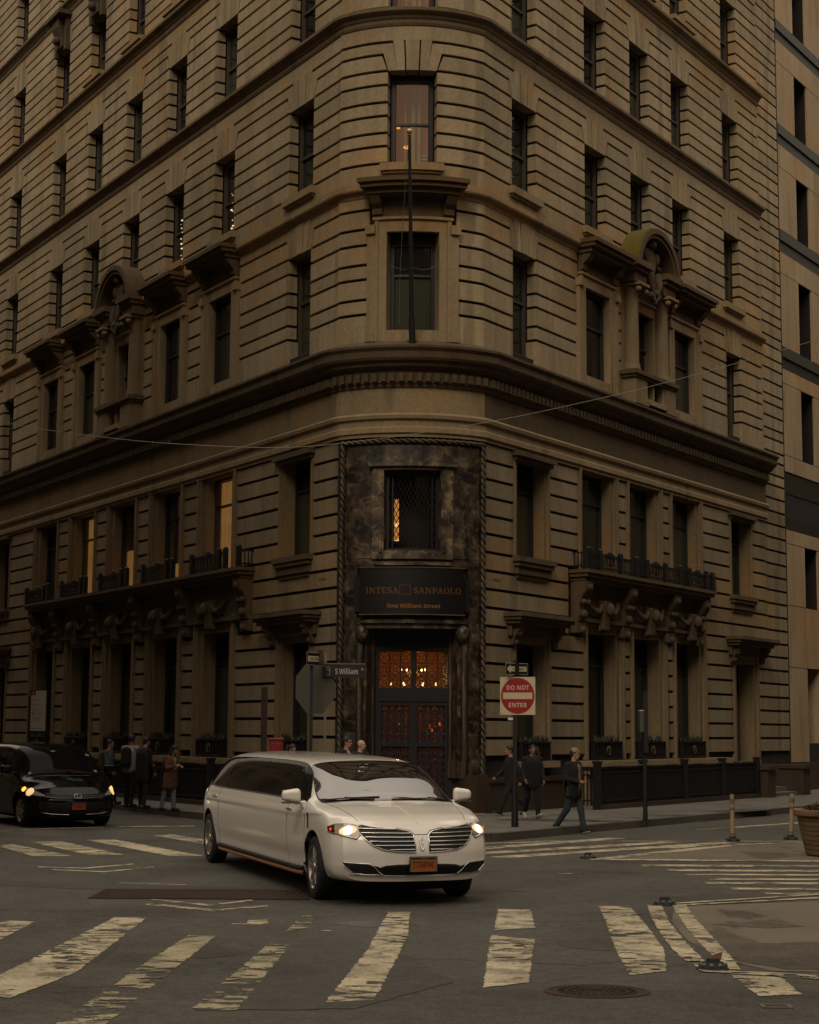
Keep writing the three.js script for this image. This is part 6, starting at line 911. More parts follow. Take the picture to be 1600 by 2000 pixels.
    mesh('bezel', nosePatch(S, s, hT.map(p => [p[0], p[1] + .008]), hB.map(p => [p[0], p[1] - .010]), 0.004, 24, 6), M.black, hl); mesh('lens', nosePatch(S, s, hT.slice(0, 3).concat([[1.10, .895]]), hB.slice(0, 4).concat([[1.10, .80]]), 0.009, 20, 6), carM.lens, hl);
    mesh('marker', nosePatch(S, s, [[1.12, .893], [1.25, .858]], [[1.12, .808], [1.25, .822]], 0.010, 8, 4), carM.amberLens, hl); { const p = S.n(1.17, .845, s, 0.012); mesh('marker_lamp', sph(0.018, p.x, p.y, p.z), carM.amber, hl); }
    for (const [a, h, r] of [[0.90, .842, 0.058]]) { const p = S.n(a, h, s, 0.004), n2 = S.n(a, h, s, 0.03).sub(p).normalize(); const d = sph(r, 0, 0, 0, 1.15, 1, 0.3, 20); d.applyQuaternion(new THREE.Quaternion().setFromUnitVectors(new THREE.Vector3(0, 0, 1), n2)); d.translate(p.x, p.y, p.z); mesh('lamp', d, carM.lampOn, hl);
      const hg = sph(0.085, 0, 0, 0, 1.35, 0.72, 0.12, 20); hg.applyQuaternion(new THREE.Quaternion().setFromUnitVectors(new THREE.Vector3(0, 0, 1), n2)); hg.translate(p.x, p.y, p.z); mesh('reflector', hg, carM.lampHalo, hl);  // warm glow round the lamp drawn as an emissive disc
      const L = new THREE.SpotLight(new THREE.Color(1, 0.9, 0.72), 0.6, 0, 0.6, 0.8, 2); L.position.copy(p).addScaledVector(n2, 0.08); L.target.position.set(p.x + 0.2 * s, -0.6, p.z + 7); L.castShadow = true; L.shadow.radius = 3; car.add(L, L.target); }
    { const q = [[0.80, .745], [0.92, .772], [1.08, .80], [1.26, .82]]; mesh('chrome_edge', noseTube(S, s, q, 0.005, 0.012), M.chrome, hl); }
    // lower corner openings
    const fT = [[0.52, .415], [0.64, .452], [0.80, .462], [1.00, .472]], fB = [[0.52, .34], [0.66, .335], [0.84, .345], [1.00, .455]];
    const fg = new THREE.Group(); fg.name = 'fog_lamp_pocket'; car.add(fg); mesh('pocket', nosePatch(S, s, fT, fB, 0.006, 18, 5), M.black, fg); mesh('chrome_edge', [noseTube(S, s, [[1.0, .470], [0.80, .462], [0.66, .456], [0.60, .43], [0.54, .37], [0.48, .335]], 0.0065, 0.012), noseTube(S, s, [[0.48, .332], [0.66, .333], [0.84, .343], [1.0, .452]], 0.006, 0.012)], M.chrome, fg);
    // tail lamp wrap
    mesh('tail_light', sidePatch(S, s, -6.12, -6.42, [[0, 5.7], [7, 5.7]], [[0, 4.6], [7, 4.6]], 0.006, 8, 6), carM.red, car); mesh('tail_trim', [sideTube(S, s, [[-6.10, 5.75], [-6.10, 5.2], [-6.12, 4.5], [-6.14, 3.8]], 0.010, 0.006), sideTube(S, s, [[-6.0, 3.1], [-6.2, 3.05], [-6.42, 3.05]], 0.014, 0.01)], M.chrome, car);
    // hood edge seams
    mesh('hood_seam', [strip(new THREE.TubeGeometry(new THREE.CatmullRomCurve3(Array.from({ length: 14 }, (_, k) => S.off(lerp(0.86, -0.33, k / 13), lerp(8.15, 7.05, k / 13), s, 0.0005))), 40, 0.0035, 5))], carM.seam, car);
  }
  // lower intake
  const iT = [[0, .455], [0.30, .452], [0.46, .44], [0.54, .41]], iB = [[0, .325], [0.30, .326], [0.46, .328], [0.54, .335]];
  for (const s of [-1, 1]) { mesh('lower_intake', nosePatch(S, s, iT, iB, 0.005, 20, 5), M.black, car); const b = []; for (let k = 1; k < 6; k++) b.push(noseTube(S, s, [[0, lerp(.33, .45, k / 6)], [0.25, lerp(.33, .45, k / 6)], [0.5, lerp(.335, .43, k / 6)]], 0.004, 0.010)); mesh('intake_bar', b, carM.well, car); mesh('lip', [noseTube(S, s, [[0, .318], [0.3, .318], [0.6, .322], [0.9, .335]], 0.006, 0.010)], M.chrome, car); }
  // front number plate
  { const c = S.n(0, 0.455, 1, 0.03), g = new THREE.Group(); g.name = 'number_plate'; g.position.copy(c); g.rotation.x = 0.05; car.add(g);
    const t = canvasTex(768, 400, (x, w, h) => { x.fillStyle = '#a0571b'; x.fillRect(0, 0, w, h); x.fillStyle = '#20161f'; x.fillRect(0, 0, w, 62); x.fillStyle = '#9a6a2c'; x.font = 'bold 40px sans-serif'; x.textAlign = 'center'; x.fillText('NEW YORK', w / 2, 48); x.fillStyle = '#2c1510'; x.font = 'bold 218px sans-serif'; x.save(); x.translate(w / 2, 300); x.scale(0.68, 1.1); x.fillText('T776874C', 0, 0); x.restore(); x.strokeStyle = '#5a2f12'; x.lineWidth = 8; x.strokeRect(4, 4, w - 8, h - 8); });
    mesh('holder', rbox(0.36, 0.185, 0.02, 0.008, 0, 0, 0), M.black, g); const [pg, pm] = printed(0.32, 0.162, t, 0.012); pm.roughness = 0.45; mesh('face', pg, pm, g); mesh('frame', [bx(-0.168, 0.168, 0.081, 0.087, 0.008, 0.016), bx(-0.168, 0.168, -0.087, -0.081, 0.008, 0.016), bx(-0.168, -0.161, -0.081, 0.081, 0.008, 0.016), bx(0.161, 0.168, -0.081, 0.081, 0.008, 0.016)], M.chrome, g); }
  // emblem on the nose: an upright open lozenge
  { const g = new THREE.Group(); g.name = 'emblem'; const p = S.n(0, 0.70, 1, 0.012); g.position.copy(p); g.rotation.x = -0.3; car.add(g); const o = (w, h) => [[-w, -h * 0.55], [-w * 0.55, -h], [w * 0.55, -h], [w, -h * 0.55], [w, h * 0.55], [w * 0.45, h], [-w * 0.45, h], [-w, h * 0.55]]; const sh = new THREE.Shape(o(0.026, 0.088).map(q => new THREE.Vector2(...q))); sh.holes.push(new THREE.Path(o(0.015, 0.070).map(q => new THREE.Vector2(...q)))); const e = new THREE.ExtrudeGeometry(sh, { depth: 0.008, bevelEnabled: true, bevelSize: 0.002, bevelThickness: 0.002, bevelSegments: 1 }); mesh('ring', strip(e), M.chrome, g); mesh('bar', [bx(-0.016, 0.016, -0.004, 0.004, 0, 0.010), bx(-0.003, 0.003, -0.07, 0.07, 0, 0.009)], M.chrome, g); }
  // bonnet crease and shut line
  mesh('bonnet_crease', [strip(new THREE.TubeGeometry(new THREE.CatmullRomCurve3(Array.from({ length: 12 }, (_, k) => S.off(lerp(0.93, -0.1, k / 11), 10, 1, lerp(0.002, -0.006, k / 11)))), 30, 0.010, 6))], carM.white, car);
  mesh('bonnet_shut_line', [-1, 1].map(s => noseTube(S, s, [[0.0, .80], [0.08, .80], [0.13, .845], [0.30, .878]], 0.004, 0.002)), carM.seam, car);
  // windscreen
  const zT = -1.33, zB = -0.25, ws = gridGeo((u, v) => { const z = lerp(zB, zT, v), t = lerp(7.0, 7.75, sstep(0, 1, v)), q = u * 2 - 1; return S.off(z, lerp(10, t, Math.abs(q)), q < 0 ? -1 : 1, 0.006); }, 40, 24);
  mesh('windscreen', ws, carM.glass, car);
  { const p = []; for (const s of [-1, 1]) for (let k = 0; k <= 20; k++) { const v = s < 0 ? k / 20 : 1 - k / 20; p.push(S.off(lerp(zB, zT, v), lerp(7.0, 7.75, sstep(0, 1, v)), s, 0.006)); } mesh('screen_seal', strip(new THREE.TubeGeometry(new THREE.CatmullRomCurve3(p, true), 160, 0.009, 5, true)), M.black, car); }
  for (const [q0, q1, v0, v1] of [[-0.86, -0.10, 0.06, 0.10], [0.02, 0.80, 0.05, 0.075]]) { const P = (q, v, o) => S.off(lerp(zB, zT, v), lerp(10, lerp(7.0, 7.75, sstep(0, 1, v)), Math.abs(q)), q < 0 ? -1 : 1, o); const a = []; for (let k = 0; k <= 10; k++) a.push(P(lerp(q0, q1, k / 10), lerp(v0, v1, k / 10), 0.018)); mesh('wiper', [strip(new THREE.TubeGeometry(new THREE.CatmullRomCurve3(a), 30, 0.009, 5)), rod(P(q1 - 0.05, 0.005, 0.03).toArray(), P(lerp(q0, q1, 0.5), lerp(v0, v1, 0.5), 0.03).toArray(), 0.011, 6)], M.black, car); }
  mesh('rear_window', gridGeo((u, v) => { const z = lerp(-5.75, -6.3, v), q = u * 2 - 1; return S.off(z, lerp(10, 7.7, Math.abs(q)), q < 0 ? -1 : 1, 0.005); }, 24, 8), carM.tint, car);
}
// ================================================================ the black minivan
{
  const car = thing('minivan', 'black minivan with lit headlights waiting at the left edge of the junction', 'minivan', [-7.50, 0, -37.35], 30 * Math.PI / 180);
  const WB = 3.03, mk = (z, r) => ({ z, r }), low = [[0, .20], [.80, .20], [.93, .30], [.975, .58]];
  const st = [
    mk(0.97, [[0, .22], [.62, .22], [.80, .28], [.85, .46], [.86, .62], [.86, .74], [.85, .82], [.80, .885], [.68, .92], [.40, .94], [0, .945]]),
    mk(0.88, [[0, .21], [.72, .21], [.90, .29], [.945, .50], [.95, .68], [.945, .80], [.92, .885], [.83, .94], [.68, .965], [.40, .985], [0, .99]]),
    mk(0.5, [...low, [.975, .80], [.965, .92], [.93, 1.0], [.83, 1.05], [.66, 1.07], [.40, 1.08], [0, 1.09]]),
    mk(0.15, [...low, [.985, .85], [.972, 1.0], [.935, 1.08], [.84, 1.13], [.68, 1.16], [.42, 1.18], [0, 1.19]]),
    mk(-0.1, [...low, [.985, .87], [.975, 1.03], [.94, 1.12], [.85, 1.22], [.70, 1.28], [.45, 1.31], [0, 1.325]]),
    mk(-0.6, [...low, [.985, .88], [.975, 1.05], [.94, 1.14], [.82, 1.42], [.70, 1.54], [.48, 1.585], [0, 1.61]]),
    mk(-1.05, [...low, [.985, .88], [.975, 1.06], [.94, 1.15], [.81, 1.54], [.71, 1.67], [.50, 1.72], [0, 1.745]]),
    mk(-1.9, [...low, [.985, .88], [.975, 1.06], [.94, 1.16], [.82, 1.57], [.73, 1.70], [.52, 1.76], [0, 1.785]]),
    mk(-3.2, [...low, [.985, .88], [.975, 1.06], [.94, 1.17], [.82, 1.56], [.73, 1.69], [.52, 1.75], [0, 1.775]]),
    mk(-3.9, [[0, .26], [.78, .26], [.90, .34], [.95, .60], [.955, .88], [.94, 1.05], [.90, 1.17], [.78, 1.48], [.68, 1.61], [.50, 1.67], [0, 1.70]]),
    mk(-4.1, [[0, .30], [.70, .30], [.82, .38], [.88, .60], [.885, .88], [.87, 1.02], [.83, 1.14], [.72, 1.40], [.62, 1.52], [.44, 1.58], [0, 1.60]]),
  ];
  const warp = (w, h, z) => { const f = sstep(-0.05, 0.95, z), W = Math.abs(w); let dz = -0.42 * Math.pow(W / 0.95, 2.5) * f - 0.20 * Math.pow(clamp((h - 0.55) / 0.40, 0, 1), 1.6) * sstep(0.4, 0.97, z) - 0.06 * clamp((0.4 - h) / 0.18, 0, 1) * sstep(0.4, 0.97, z); const c = sstep(-1.5, -0.9, z) * (1 - sstep(-0.1, 0.3, z)) * sstep(1.1, 1.22, h); dz += 0.22 * (1 - (W / 0.85) ** 2) * c; const dh = 0.095 * sstep(0.5, 0.85, h) * sstep(-0.7, 0.05, z); return [w * 1.05, h - dh, z + dz]; };
  
  const S = CarSkin(st, warp);
  S.ak = 1.05; cutBody(S, 110, 5, carM.black, car, [[-1.0, 0.35, 0, 0.40, 0.6], [1.0, 0.35, 0, 0.40, 0.6], [-1.0, 0.35, -WB, 0.40, 0.6], [1.0, 0.35, -WB, 0.40, 0.6]]);
  mesh('underbody', [bx(-0.62, 0.62, 0.14, 0.3, -3.8, 0.7)], carM.well, car);
  for (const s of [-1, 1]) {
    wheel(car, 0.34, 0.225, 7, s * 0.86, 0, s, 0.04, carM.rim); wheel(car, 0.34, 0.225, 7, s * 0.86, -WB, s, 0, carM.rim);
    const top = [[0.1, 6.3], [0.35, 6.8], [0.7, 7.3], [1.1, 7.65], [3.5, 7.7], [4.0, 7.4]], bot = [[0.1, 6.1], [4.0, 6.12]];
    for (const [a, b] of [[-0.12, -0.42], [-0.45, -1.35], [-1.38, -2.4], [-2.43, -3.7]]) mesh('window', sidePatch(S, s, a, b, top, bot, 0.005, 18, 6), carM.tint, car);
    const seam = z => sideTube(S, s, Array.from({ length: 9 }, (_, k) => [z, lerp(2.1, 6, k / 8)]), 0.004, 0.0005); mesh('door_seam', [seam(-0.4), seam(-1.36), seam(-2.42)], M.black, car);
    for (const z of [-1.2, -1.55]) { const a = S.off(z, 5.0, s, 0.02), b = S.off(z - 0.18, 5.0, s, 0.02); mesh('door_handle', rod(a.toArray(), b.toArray(), 0.014, 8), carM.black, car); }
    const mg = new THREE.Group(); mg.name = 'mirror'; car.add(mg); const b = S.pt(-0.45, 6.1, s); mesh('cap', rbox(0.25, 0.18, 0.13, 0.055, b.x + s * 0.20, b.y + 0.09, b.z + 0.05, 4), carM.black, mg); mesh('stalk', rbox(0.14, 0.05, 0.07, 0.02, b.x + s * 0.05, b.y + 0.0, b.z + 0.05), carM.black, mg); mesh('mirror_glass', rbox(0.20, 0.14, 0.008, 0.003, b.x + s * 0.20, b.y + 0.09, b.z - 0.017), M.chrome, mg);
    const hl = new THREE.Group(); hl.name = 'headlight'; car.add(hl); const hT = [[0.66, .775], [0.78, .85], [0.95, .915], [1.22, .955]], hB = [[0.66, .72], [0.80, .745], [0.95, .79], [1.22, .885]];
    mesh('lens', nosePatch(S, s, hT, hB, 0.006, 18, 6), carM.lens, hl);
    const put = (a, h, r, m2, nm) => { const p = S.n(a, h, s, 0.006), n2 = S.n(a, h, s, 0.03).sub(p).normalize(), d = sph(r, 0, 0, 0, 1.1, 1, 0.3, 16); d.applyQuaternion(new THREE.Quaternion().setFromUnitVectors(new THREE.Vector3(0, 0, 1), n2)); d.translate(p.x, p.y, p.z); mesh(nm, d, m2, hl); return [p, n2]; };
    const [p, n2] = put(0.98, .85, 0.060, carM.lampOn, 'lamp'); put(0.97, .845, 0.095, carM.lampHalo, 'reflector'); put(1.13, .90, 0.055, carM.amberOn, 'marker_lamp');  // second disc is the painted glow round the lamp
    const L = new THREE.SpotLight(new THREE.Color(1, 0.85, 0.62), 0.6, 0, 0.6, 0.8, 2); L.position.copy(p).addScaledVector(n2, 0.08); L.target.position.set(p.x, -0.5, p.z + 8); L.castShadow = true; car.add(L, L.target);
    mesh('grille', nosePatch(S, s, [[0, .765], [0.4, .775], [0.64, .79]], [[0, .655], [0.4, .675], [0.64, .715]], 0.005, 18, 5), M.black, car); mesh('grille_trim', [noseTube(S, s, [[0, .775], [0.3, .78], [0.64, .80]], 0.010, 0.010), noseTube(S, s, [[0, .70], [0.2, .715], [0.45, .735]], 0.008, 0.012), noseTube(S, s, [[0, .645], [0.35, .66], [0.62, .70], [0.74, .74]], 0.016, 0.008)], carM.rimDark, car);
    mesh('lower_grille', nosePatch(S, s, [[0, .52], [0.5, .54], [0.8, .57]], [[0, .31], [0.5, .33], [0.8, .40]], 0.005, 16, 5), M.black, car); mesh('grille_slat', Array.from({ length: 5 }, (_, k) => noseTube(S, s, [[0, .34 + k * .04], [0.4, .35 + k * .04], [0.74, .40 + k * .036]], 0.006, 0.010)), carM.black, car); mesh('bumper_trim', noseTube(S, s, [[0.18, .285], [0.5, .295], [0.72, .325]], 0.009, 0.012), M.chrome, car);
  }
  { const c = S.n(0, 0.46, 1, 0.03), g = new THREE.Group(); g.name = 'number_plate'; g.position.copy(c); car.add(g); const t = canvasTex(512, 280, (x, w, h) => { x.fillStyle = '#8e3310'; x.fillRect(0, 0, w, h); x.fillStyle = '#1b1014'; x.fillRect(0, 0, w, 40); x.fillStyle = '#2a0d0a'; x.font = 'bold 150px sans-serif'; x.textAlign = 'center'; x.save(); x.translate(w / 2, 205); x.scale(0.72, 1); x.fillText('T76605C', 0, 0); x.restore(); }); mesh('holder', rbox(0.34, 0.175, 0.02, 0.008, 0, 0, 0), M.black, g); mesh('face', ...printed(0.30, 0.155, t, 0.012), g); }
  { const p = S.n(0, .72, 1, 0.02), g = new THREE.TorusGeometry(0.06, 0.009, 6, 24); g.scale(1.35, 0.8, 1); g.rotateX(-0.35); g.translate(p.x, p.y, p.z); const h = new THREE.TorusGeometry(0.03, 0.007, 6, 18); h.scale(0.8, 1.25, 1); h.rotateX(-0.35); h.translate(p.x, p.y, p.z + 0.003); mesh('emblem', [strip(g), strip(h)], carM.rim, car); }
  const zB = 0.12, zT = -1.02; mesh('windscreen', gridGeo((u, v) => { const z = lerp(zB, zT, v), t = lerp(6.95, 7.7, v), q = u * 2 - 1; return S.off(z, lerp(10, t, Math.abs(q)), q < 0 ? -1 : 1, 0.006); }, 30, 18), carM.tint, car);
  mesh('permit_sticker', [[0.58, 0.55, 0.16, 0.05], [-0.12, 0.62, 0.07, 0.025], [0.6, 0.14, 0.12, 0.05], [-0.78, 0.12, 0.10, 0.05]].map(([q, v, w, h]) => gridGeo((u, k) => { const qq = q + (u - 0.5) * w, vv = v + (k - 0.5) * h, z = lerp(zB, zT, vv), t = lerp(6.95, 7.7, vv); return S.off(z, lerp(10, t, Math.abs(qq)), qq < 0 ? -1 : 1, 0.010); }, 4, 3)), std({ color: lin(0.20, 0.24, 0.19), roughness: 0.5 }), car);
  { const P = (q, z, o) => S.off(z, lerp(10, 7.4, Math.abs(q)), q < 0 ? -1 : 1, o), r = []; for (let k = 0; k <= 20; k++) { const a = k / 20 * 6.28; r.push(P(0.10 + 0.11 * Math.cos(a), 0.52 + 0.055 * Math.sin(a), 0.008)); } mesh('bonnet_mark', [strip(new THREE.TubeGeometry(new THREE.CatmullRomCurve3(r, true), 40, 0.010, 5, true)), strip(new THREE.TubeGeometry(new THREE.CatmullRomCurve3([P(-0.08, 0.44, 0.008), P(-0.02, 0.47, 0.01), P(0.02, 0.45, 0.008)]), 10, 0.016, 5)), ], std({ color: lin(0.03, 0.10, 0.12), roughness: 0.4 }), car); }
  mesh('wiper', [[-0.8, -0.05], [0.05, 0.75]].map(([a, b]) => strip(new THREE.TubeGeometry(new THREE.CatmullRomCurve3(Array.from({ length: 8 }, (_, k) => { const q = lerp(a, b, k / 7), v = 0.05 + 0.02 * k / 7, z = lerp(zB, zT, v); return S.off(z, lerp(10, 6.97, Math.abs(q)), q < 0 ? -1 : 1, 0.018); })), 20, 0.009, 5))), M.black, car);
  mesh('tail_light', [-1, 1].map(s => sidePatch(S, s, -3.75, -4.05, [[0, 6.9], [7, 6.9]], [[0, 5.4], [7, 5.4]], 0.006, 8, 6)), carM.red, car);
}
// ---------------------------------------------------------------- people: smooth joined capsules meshed with surface nets
function nets(parts, cell, k = 0.03) { // parts: [ax,ay,az, bx,by,bz, ra, rb, flatten?]
  const lo = [9, 9, 9], hi = [-9, -9, -9]; for (const p of parts) for (let c = 0; c < 3; c++) { const r = Math.max(p[6], p[7]) + 2.5 * cell; lo[c] = Math.min(lo[c], p[c] - r, p[3 + c] - r); hi[c] = Math.max(hi[c], p[c] + r, p[3 + c] + r); }
  const n = lo.map((l, c) => Math.ceil((hi[c] - l) / cell) + 1), F = new Float32Array(n[0] * n[1] * n[2]).fill(9), id = (i, j, l) => (l * n[1] + j) * n[0] + i;
  for (const p of parts) { const sx = p[8] ?? 1, sz = p[9] ?? 1, R = Math.max(p[6], p[7]) + 3 * cell, i0 = [0, 1, 2].map(c => Math.max(0, Math.floor((Math.min(p[c], p[3 + c]) - R * 1.25 - lo[c]) / cell))), i1 = [0, 1, 2].map(c => Math.min(n[c] - 1, Math.ceil((Math.max(p[c], p[3 + c]) + R * 1.25 - lo[c]) / cell)));
    const dx = (p[3] - p[0]) / sx, dy = p[4] - p[1], dz = (p[5] - p[2]) / sz, LL = dx * dx + dy * dy + dz * dz + 1e-9;
    for (let l = i0[2]; l <= i1[2]; l++) for (let j = i0[1]; j <= i1[1]; j++) for (let i = i0[0]; i <= i1[0]; i++) { const x = (lo[0] + i * cell - p[0]) / sx, y = lo[1] + j * cell - p[1], z = (lo[2] + l * cell - p[2]) / sz, t = clamp((x * dx + y * dy + z * dz) / LL, 0, 1), d = Math.hypot(x - t * dx, y - t * dy, z - t * dz) - lerp(p[6], p[7], t), q = id(i, j, l), e = F[q], h = clamp(0.5 + 0.5 * (e - d) / k, 0, 1); F[q] = e > 8 ? d : lerp(e, d, h) - k * h * (1 - h); } }
  const V = new Int32Array(F.length).fill(-1), pos = [], ix = [], C = [[0, 0, 0], [1, 0, 0], [0, 1, 0], [1, 1, 0], [0, 0, 1], [1, 0, 1], [0, 1, 1], [1, 1, 1]], E = [[0, 1], [2, 3], [4, 5], [6, 7], [0, 2], [1, 3], [4, 6], [5, 7], [0, 4], [1, 5], [2, 6], [3, 7]];
  for (let l = 0; l < n[2] - 1; l++) for (let j = 0; j < n[1] - 1; j++) for (let i = 0; i < n[0] - 1; i++) { const f = C.map(c => F[id(i + c[0], j + c[1], l + c[2])]); let s = 0; for (const v of f) if (v < 0) s++; if (!s || s === 8) continue; let x = 0, y = 0, z = 0, m = 0; for (const [a, b] of E) if ((f[a] < 0) !== (f[b] < 0)) { const t = f[a] / (f[a] - f[b]); x += lerp(C[a][0], C[b][0], t); y += lerp(C[a][1], C[b][1], t); z += lerp(C[a][2], C[b][2], t); m++; } V[id(i, j, l)] = pos.length / 3; pos.push(lo[0] + (i + x / m) * cell, lo[1] + (j + y / m) * cell, lo[2] + (l + z / m) * cell); }
  const quad = (a, b, c, d, fl) => { if (a < 0 || b < 0 || c < 0 || d < 0) return; if (fl) ix.push(a, b, c, a, c, d); else ix.push(a, c, b, a, d, c); };
  for (let l = 1; l < n[2] - 1; l++) for (let j = 1; j < n[1] - 1; j++) for (let i = 1; i < n[0] - 1; i++) { const s = F[id(i, j, l)] < 0; if (s !== F[id(i + 1, j, l)] < 0) quad(V[id(i, j - 1, l - 1)], V[id(i, j, l - 1)], V[id(i, j, l)], V[id(i, j - 1, l)], s); if (s !== F[id(i, j + 1, l)] < 0) quad(V[id(i - 1, j, l - 1)], V[id(i - 1, j, l)], V[id(i, j, l)], V[id(i, j, l - 1)], s); if (s !== F[id(i, j, l + 1)] < 0) quad(V[id(i - 1, j - 1, l)], V[id(i, j - 1, l)], V[id(i, j, l)], V[id(i - 1, j, l)], s); }
  const g = new THREE.BufferGeometry(); g.setAttribute('position', new THREE.Float32BufferAttribute(pos, 3)); g.setIndex(ix); g.computeVertexNormals(); return boxUV(strip(g));
}
const V3 = (x, y, z) => new THREE.Vector3(x, y, z);
const cloth = (r, g, b, rough = 0.95) => std({ color: lin(r, g, b), roughness: rough, bumpMap: fabricBump, bumpScale: 0.004 });
function person(label, pos, yaw, o) {
  const P = thing('person', label, 'person', pos, yaw), sc = (o.H ?? 1.75) / 1.75; P.scale.setScalar(sc);
  const skin = std({ color: o.skin ?? lin(0.36, 0.20, 0.13), roughness: 0.6 });
  const dir = (fwd, out, side) => V3(Math.sin(out) * side, -Math.cos(fwd) * Math.cos(out), Math.sin(fwd) * Math.cos(out)).normalize();
  const lean = o.lean ?? 0, hip = V3(0, 0.94, 0), chest = V3(0, 1.30, 0.0 + Math.sin(lean) * 0.36), neck = V3(0, 1.46, 0.015 + Math.sin(lean) * 0.52), hc = neck.clone().add(V3(0, 0.165, 0.03 + (o.nod ?? 0) * 0.06));
  const legs = [], arms = [];
  for (const [s, q] of [[1, o.legL ?? [0.05, 0.05, 0.04]], [-1, o.legR ?? [-0.05, 0.05, 0.04]]]) { const h = V3(s * 0.092, 0.92, 0), kn = h.clone().addScaledVector(dir(q[0], q[2] ?? 0.03, s), 0.43), an = kn.clone().addScaledVector(dir(q[0] - q[1], (q[2] ?? 0.03) * 0.4, s), 0.42); const fd = V3(s * 0.12, -Math.sin((q[3] ?? 0)), Math.cos(q[3] ?? 0)); legs.push({ s, h, kn, an, toe: an.clone().addScaledVector(fd, 0.17).add(V3(0, -0.045, 0)), heel: an.clone().add(V3(0, -0.045, -0.05)).addScaledVector(V3(0, 1, -0.3), Math.max(0, (q[3] ?? 0)) * 0.06) }); }
  for (const [s, q] of [[1, o.armL ?? [0.05, 0.25, 0.12]], [-1, o.armR ?? [0.05, 0.25, 0.12]]]) { const sh = V3(s * 0.185, 1.405, chest.z * 0.9 + 0.0), el = sh.clone().addScaledVector(dir(q[0], q[2] ?? 0.1, s), 0.29), wr = el.clone().addScaledVector(dir(q[0] + q[1], (q[3] ?? 0), s), 0.25); arms.push({ s, sh, el, wr, hd: wr.clone().sub(el).normalize() }); }
  const low = Math.min(...legs.flatMap(l => [l.toe.y, l.heel.y, l.an.y - 0.045])) - 0.035; const up = V3(0, -low, 0); for (const v of [hip, chest, neck, hc]) v.add(up); for (const l of legs) for (const k of ['h', 'kn', 'an', 'toe', 'heel']) l[k].add(up); for (const a of arms) for (const k of ['sh', 'el', 'wr']) a[k].add(up);
  const cap = (a, b, ra, rb, sx, sz) => [a.x, a.y, a.z, b.x, b.y, b.z, ra, rb, sx, sz];
  // body: trunk, limbs, then head and hands on finer grids, joined
  const body = [cap(hip, chest, 0.125, 0.135, 1.22, 0.82), cap(chest, neck, 0.12, 0.055, 1.3, 0.85), cap(neck, hc.clone().add(V3(0, -0.04, -0.01)), 0.052, 0.05)];
  for (const l of legs) body.push(cap(l.h, l.kn, 0.082, 0.052), cap(l.kn, l.an, 0.052, 0.035), cap(l.heel, l.toe, 0.035, 0.03)); for (const a of arms) body.push(cap(a.sh, a.el, 0.05, 0.038), cap(a.el, a.wr, 0.038, 0.026));
  const ht = o.turn ?? 0, R = new THREE.Matrix4().makeRotationFromEuler(new THREE.Euler((o.nod ?? 0) * 0.5, ht, 0, 'YXZ')), hp = (x, y, z) => V3(x, y, z).applyMatrix4(R).add(hc);
  const head = [[0, 0.035, -0.012, 0, 0.03, 0.012, 0.078, 0.074, .92, 1.05], [0, -0.03, 0.02, 0, -0.075, 0.045, 0.056, 0.036], [0, 0.0, 0.05, 0, -0.02, 0.055, 0.04, 0.04], [0, 0.012, 0.088, 0, -0.022, 0.104, 0.007, 0.013], [-0.03, 0.028, 0.072, 0.03, 0.028, 0.072, 0.018, 0.018], [-0.016, -0.05, 0.078, 0.016, -0.05, 0.078, 0.011, 0.011], [0.076, 0.005, -0.005, 0.078, -0.03, -0.002, 0.014, 0.01], [-0.076, 0.005, -0.005, -0.078, -0.03, -0.002, 0.014, 0.01]].map(q => cap(hp(q[0], q[1], q[2]), hp(q[3], q[4], q[5]), q[6], q[7], q[8] ?? 1, q[9] ?? 1));
  head.push(cap(neck.clone().add(V3(0, -0.02, 0)), hp(0, -0.06, -0.02), 0.052, 0.048));
  const geos = [nets(body, 0.02), nets(head, 0.0075, 0.012)];
  for (const a of arms) { const d = a.hd, w = a.wr, u = V3(0, 0, 1).addScaledVector(d, -d.z).normalize(), v = d.clone().cross(u).normalize(); if (v.x * a.s > 0) v.negate();   // v points to the palm side
    const pt = (x, y, z) => w.clone().addScaledVector(d, x).addScaledVector(u, y).addScaledVector(v, z), h = [cap(w.clone().addScaledVector(d, -0.03), pt(0.02, 0, 0), 0.025, 0.024), cap(pt(0.03, 0.018, 0), pt(0.085, 0.024, 0.002), 0.016, 0.014), cap(pt(0.03, -0.014, 0), pt(0.082, -0.022, 0.002), 0.016, 0.013), cap(pt(0.03, 0.0, 0), pt(0.088, 0.0, 0), 0.017, 0.014)];
    const cu = o.fist ? 1.5 : 0.55; [[0.027, 0.072], [0.009, 0.08], [-0.009, 0.074], [-0.026, 0.058]].forEach(([y, L]) => { let p = pt(0.085, y, 0), an = 0.15; for (let k = 0; k < 3; k++) { an += cu * 0.6; const q = p.clone().addScaledVector(d, Math.cos(an) * L * 0.4).addScaledVector(v, Math.sin(an) * L * 0.4); h.push(cap(p, q, 0.0092 - 0.0006 * k, 0.0086 - 0.0006 * k)); p = q; } });
    const t0 = pt(0.025, 0.024, 0.008), t1 = pt(0.062, 0.044, 0.022), t2 = pt(0.09, 0.046, 0.034); h.push(cap(t0, t1, 0.012, 0.010), cap(t1, t2, 0.010, 0.009)); geos.push(nets(h, 0.006, 0.006)); }
  mesh('body', geos, skin, P);
  const eyes = []; for (const s of [-1, 1]) { const e = hp(s * 0.030, 0.018, 0.090); eyes.push(sph(0.0085, e.x, e.y, e.z, 1.2, 0.7, 0.6, 8)); } mesh('eye', eyes, std({ color: lin(0.03, 0.022, 0.018), roughness: 0.3 }), P);
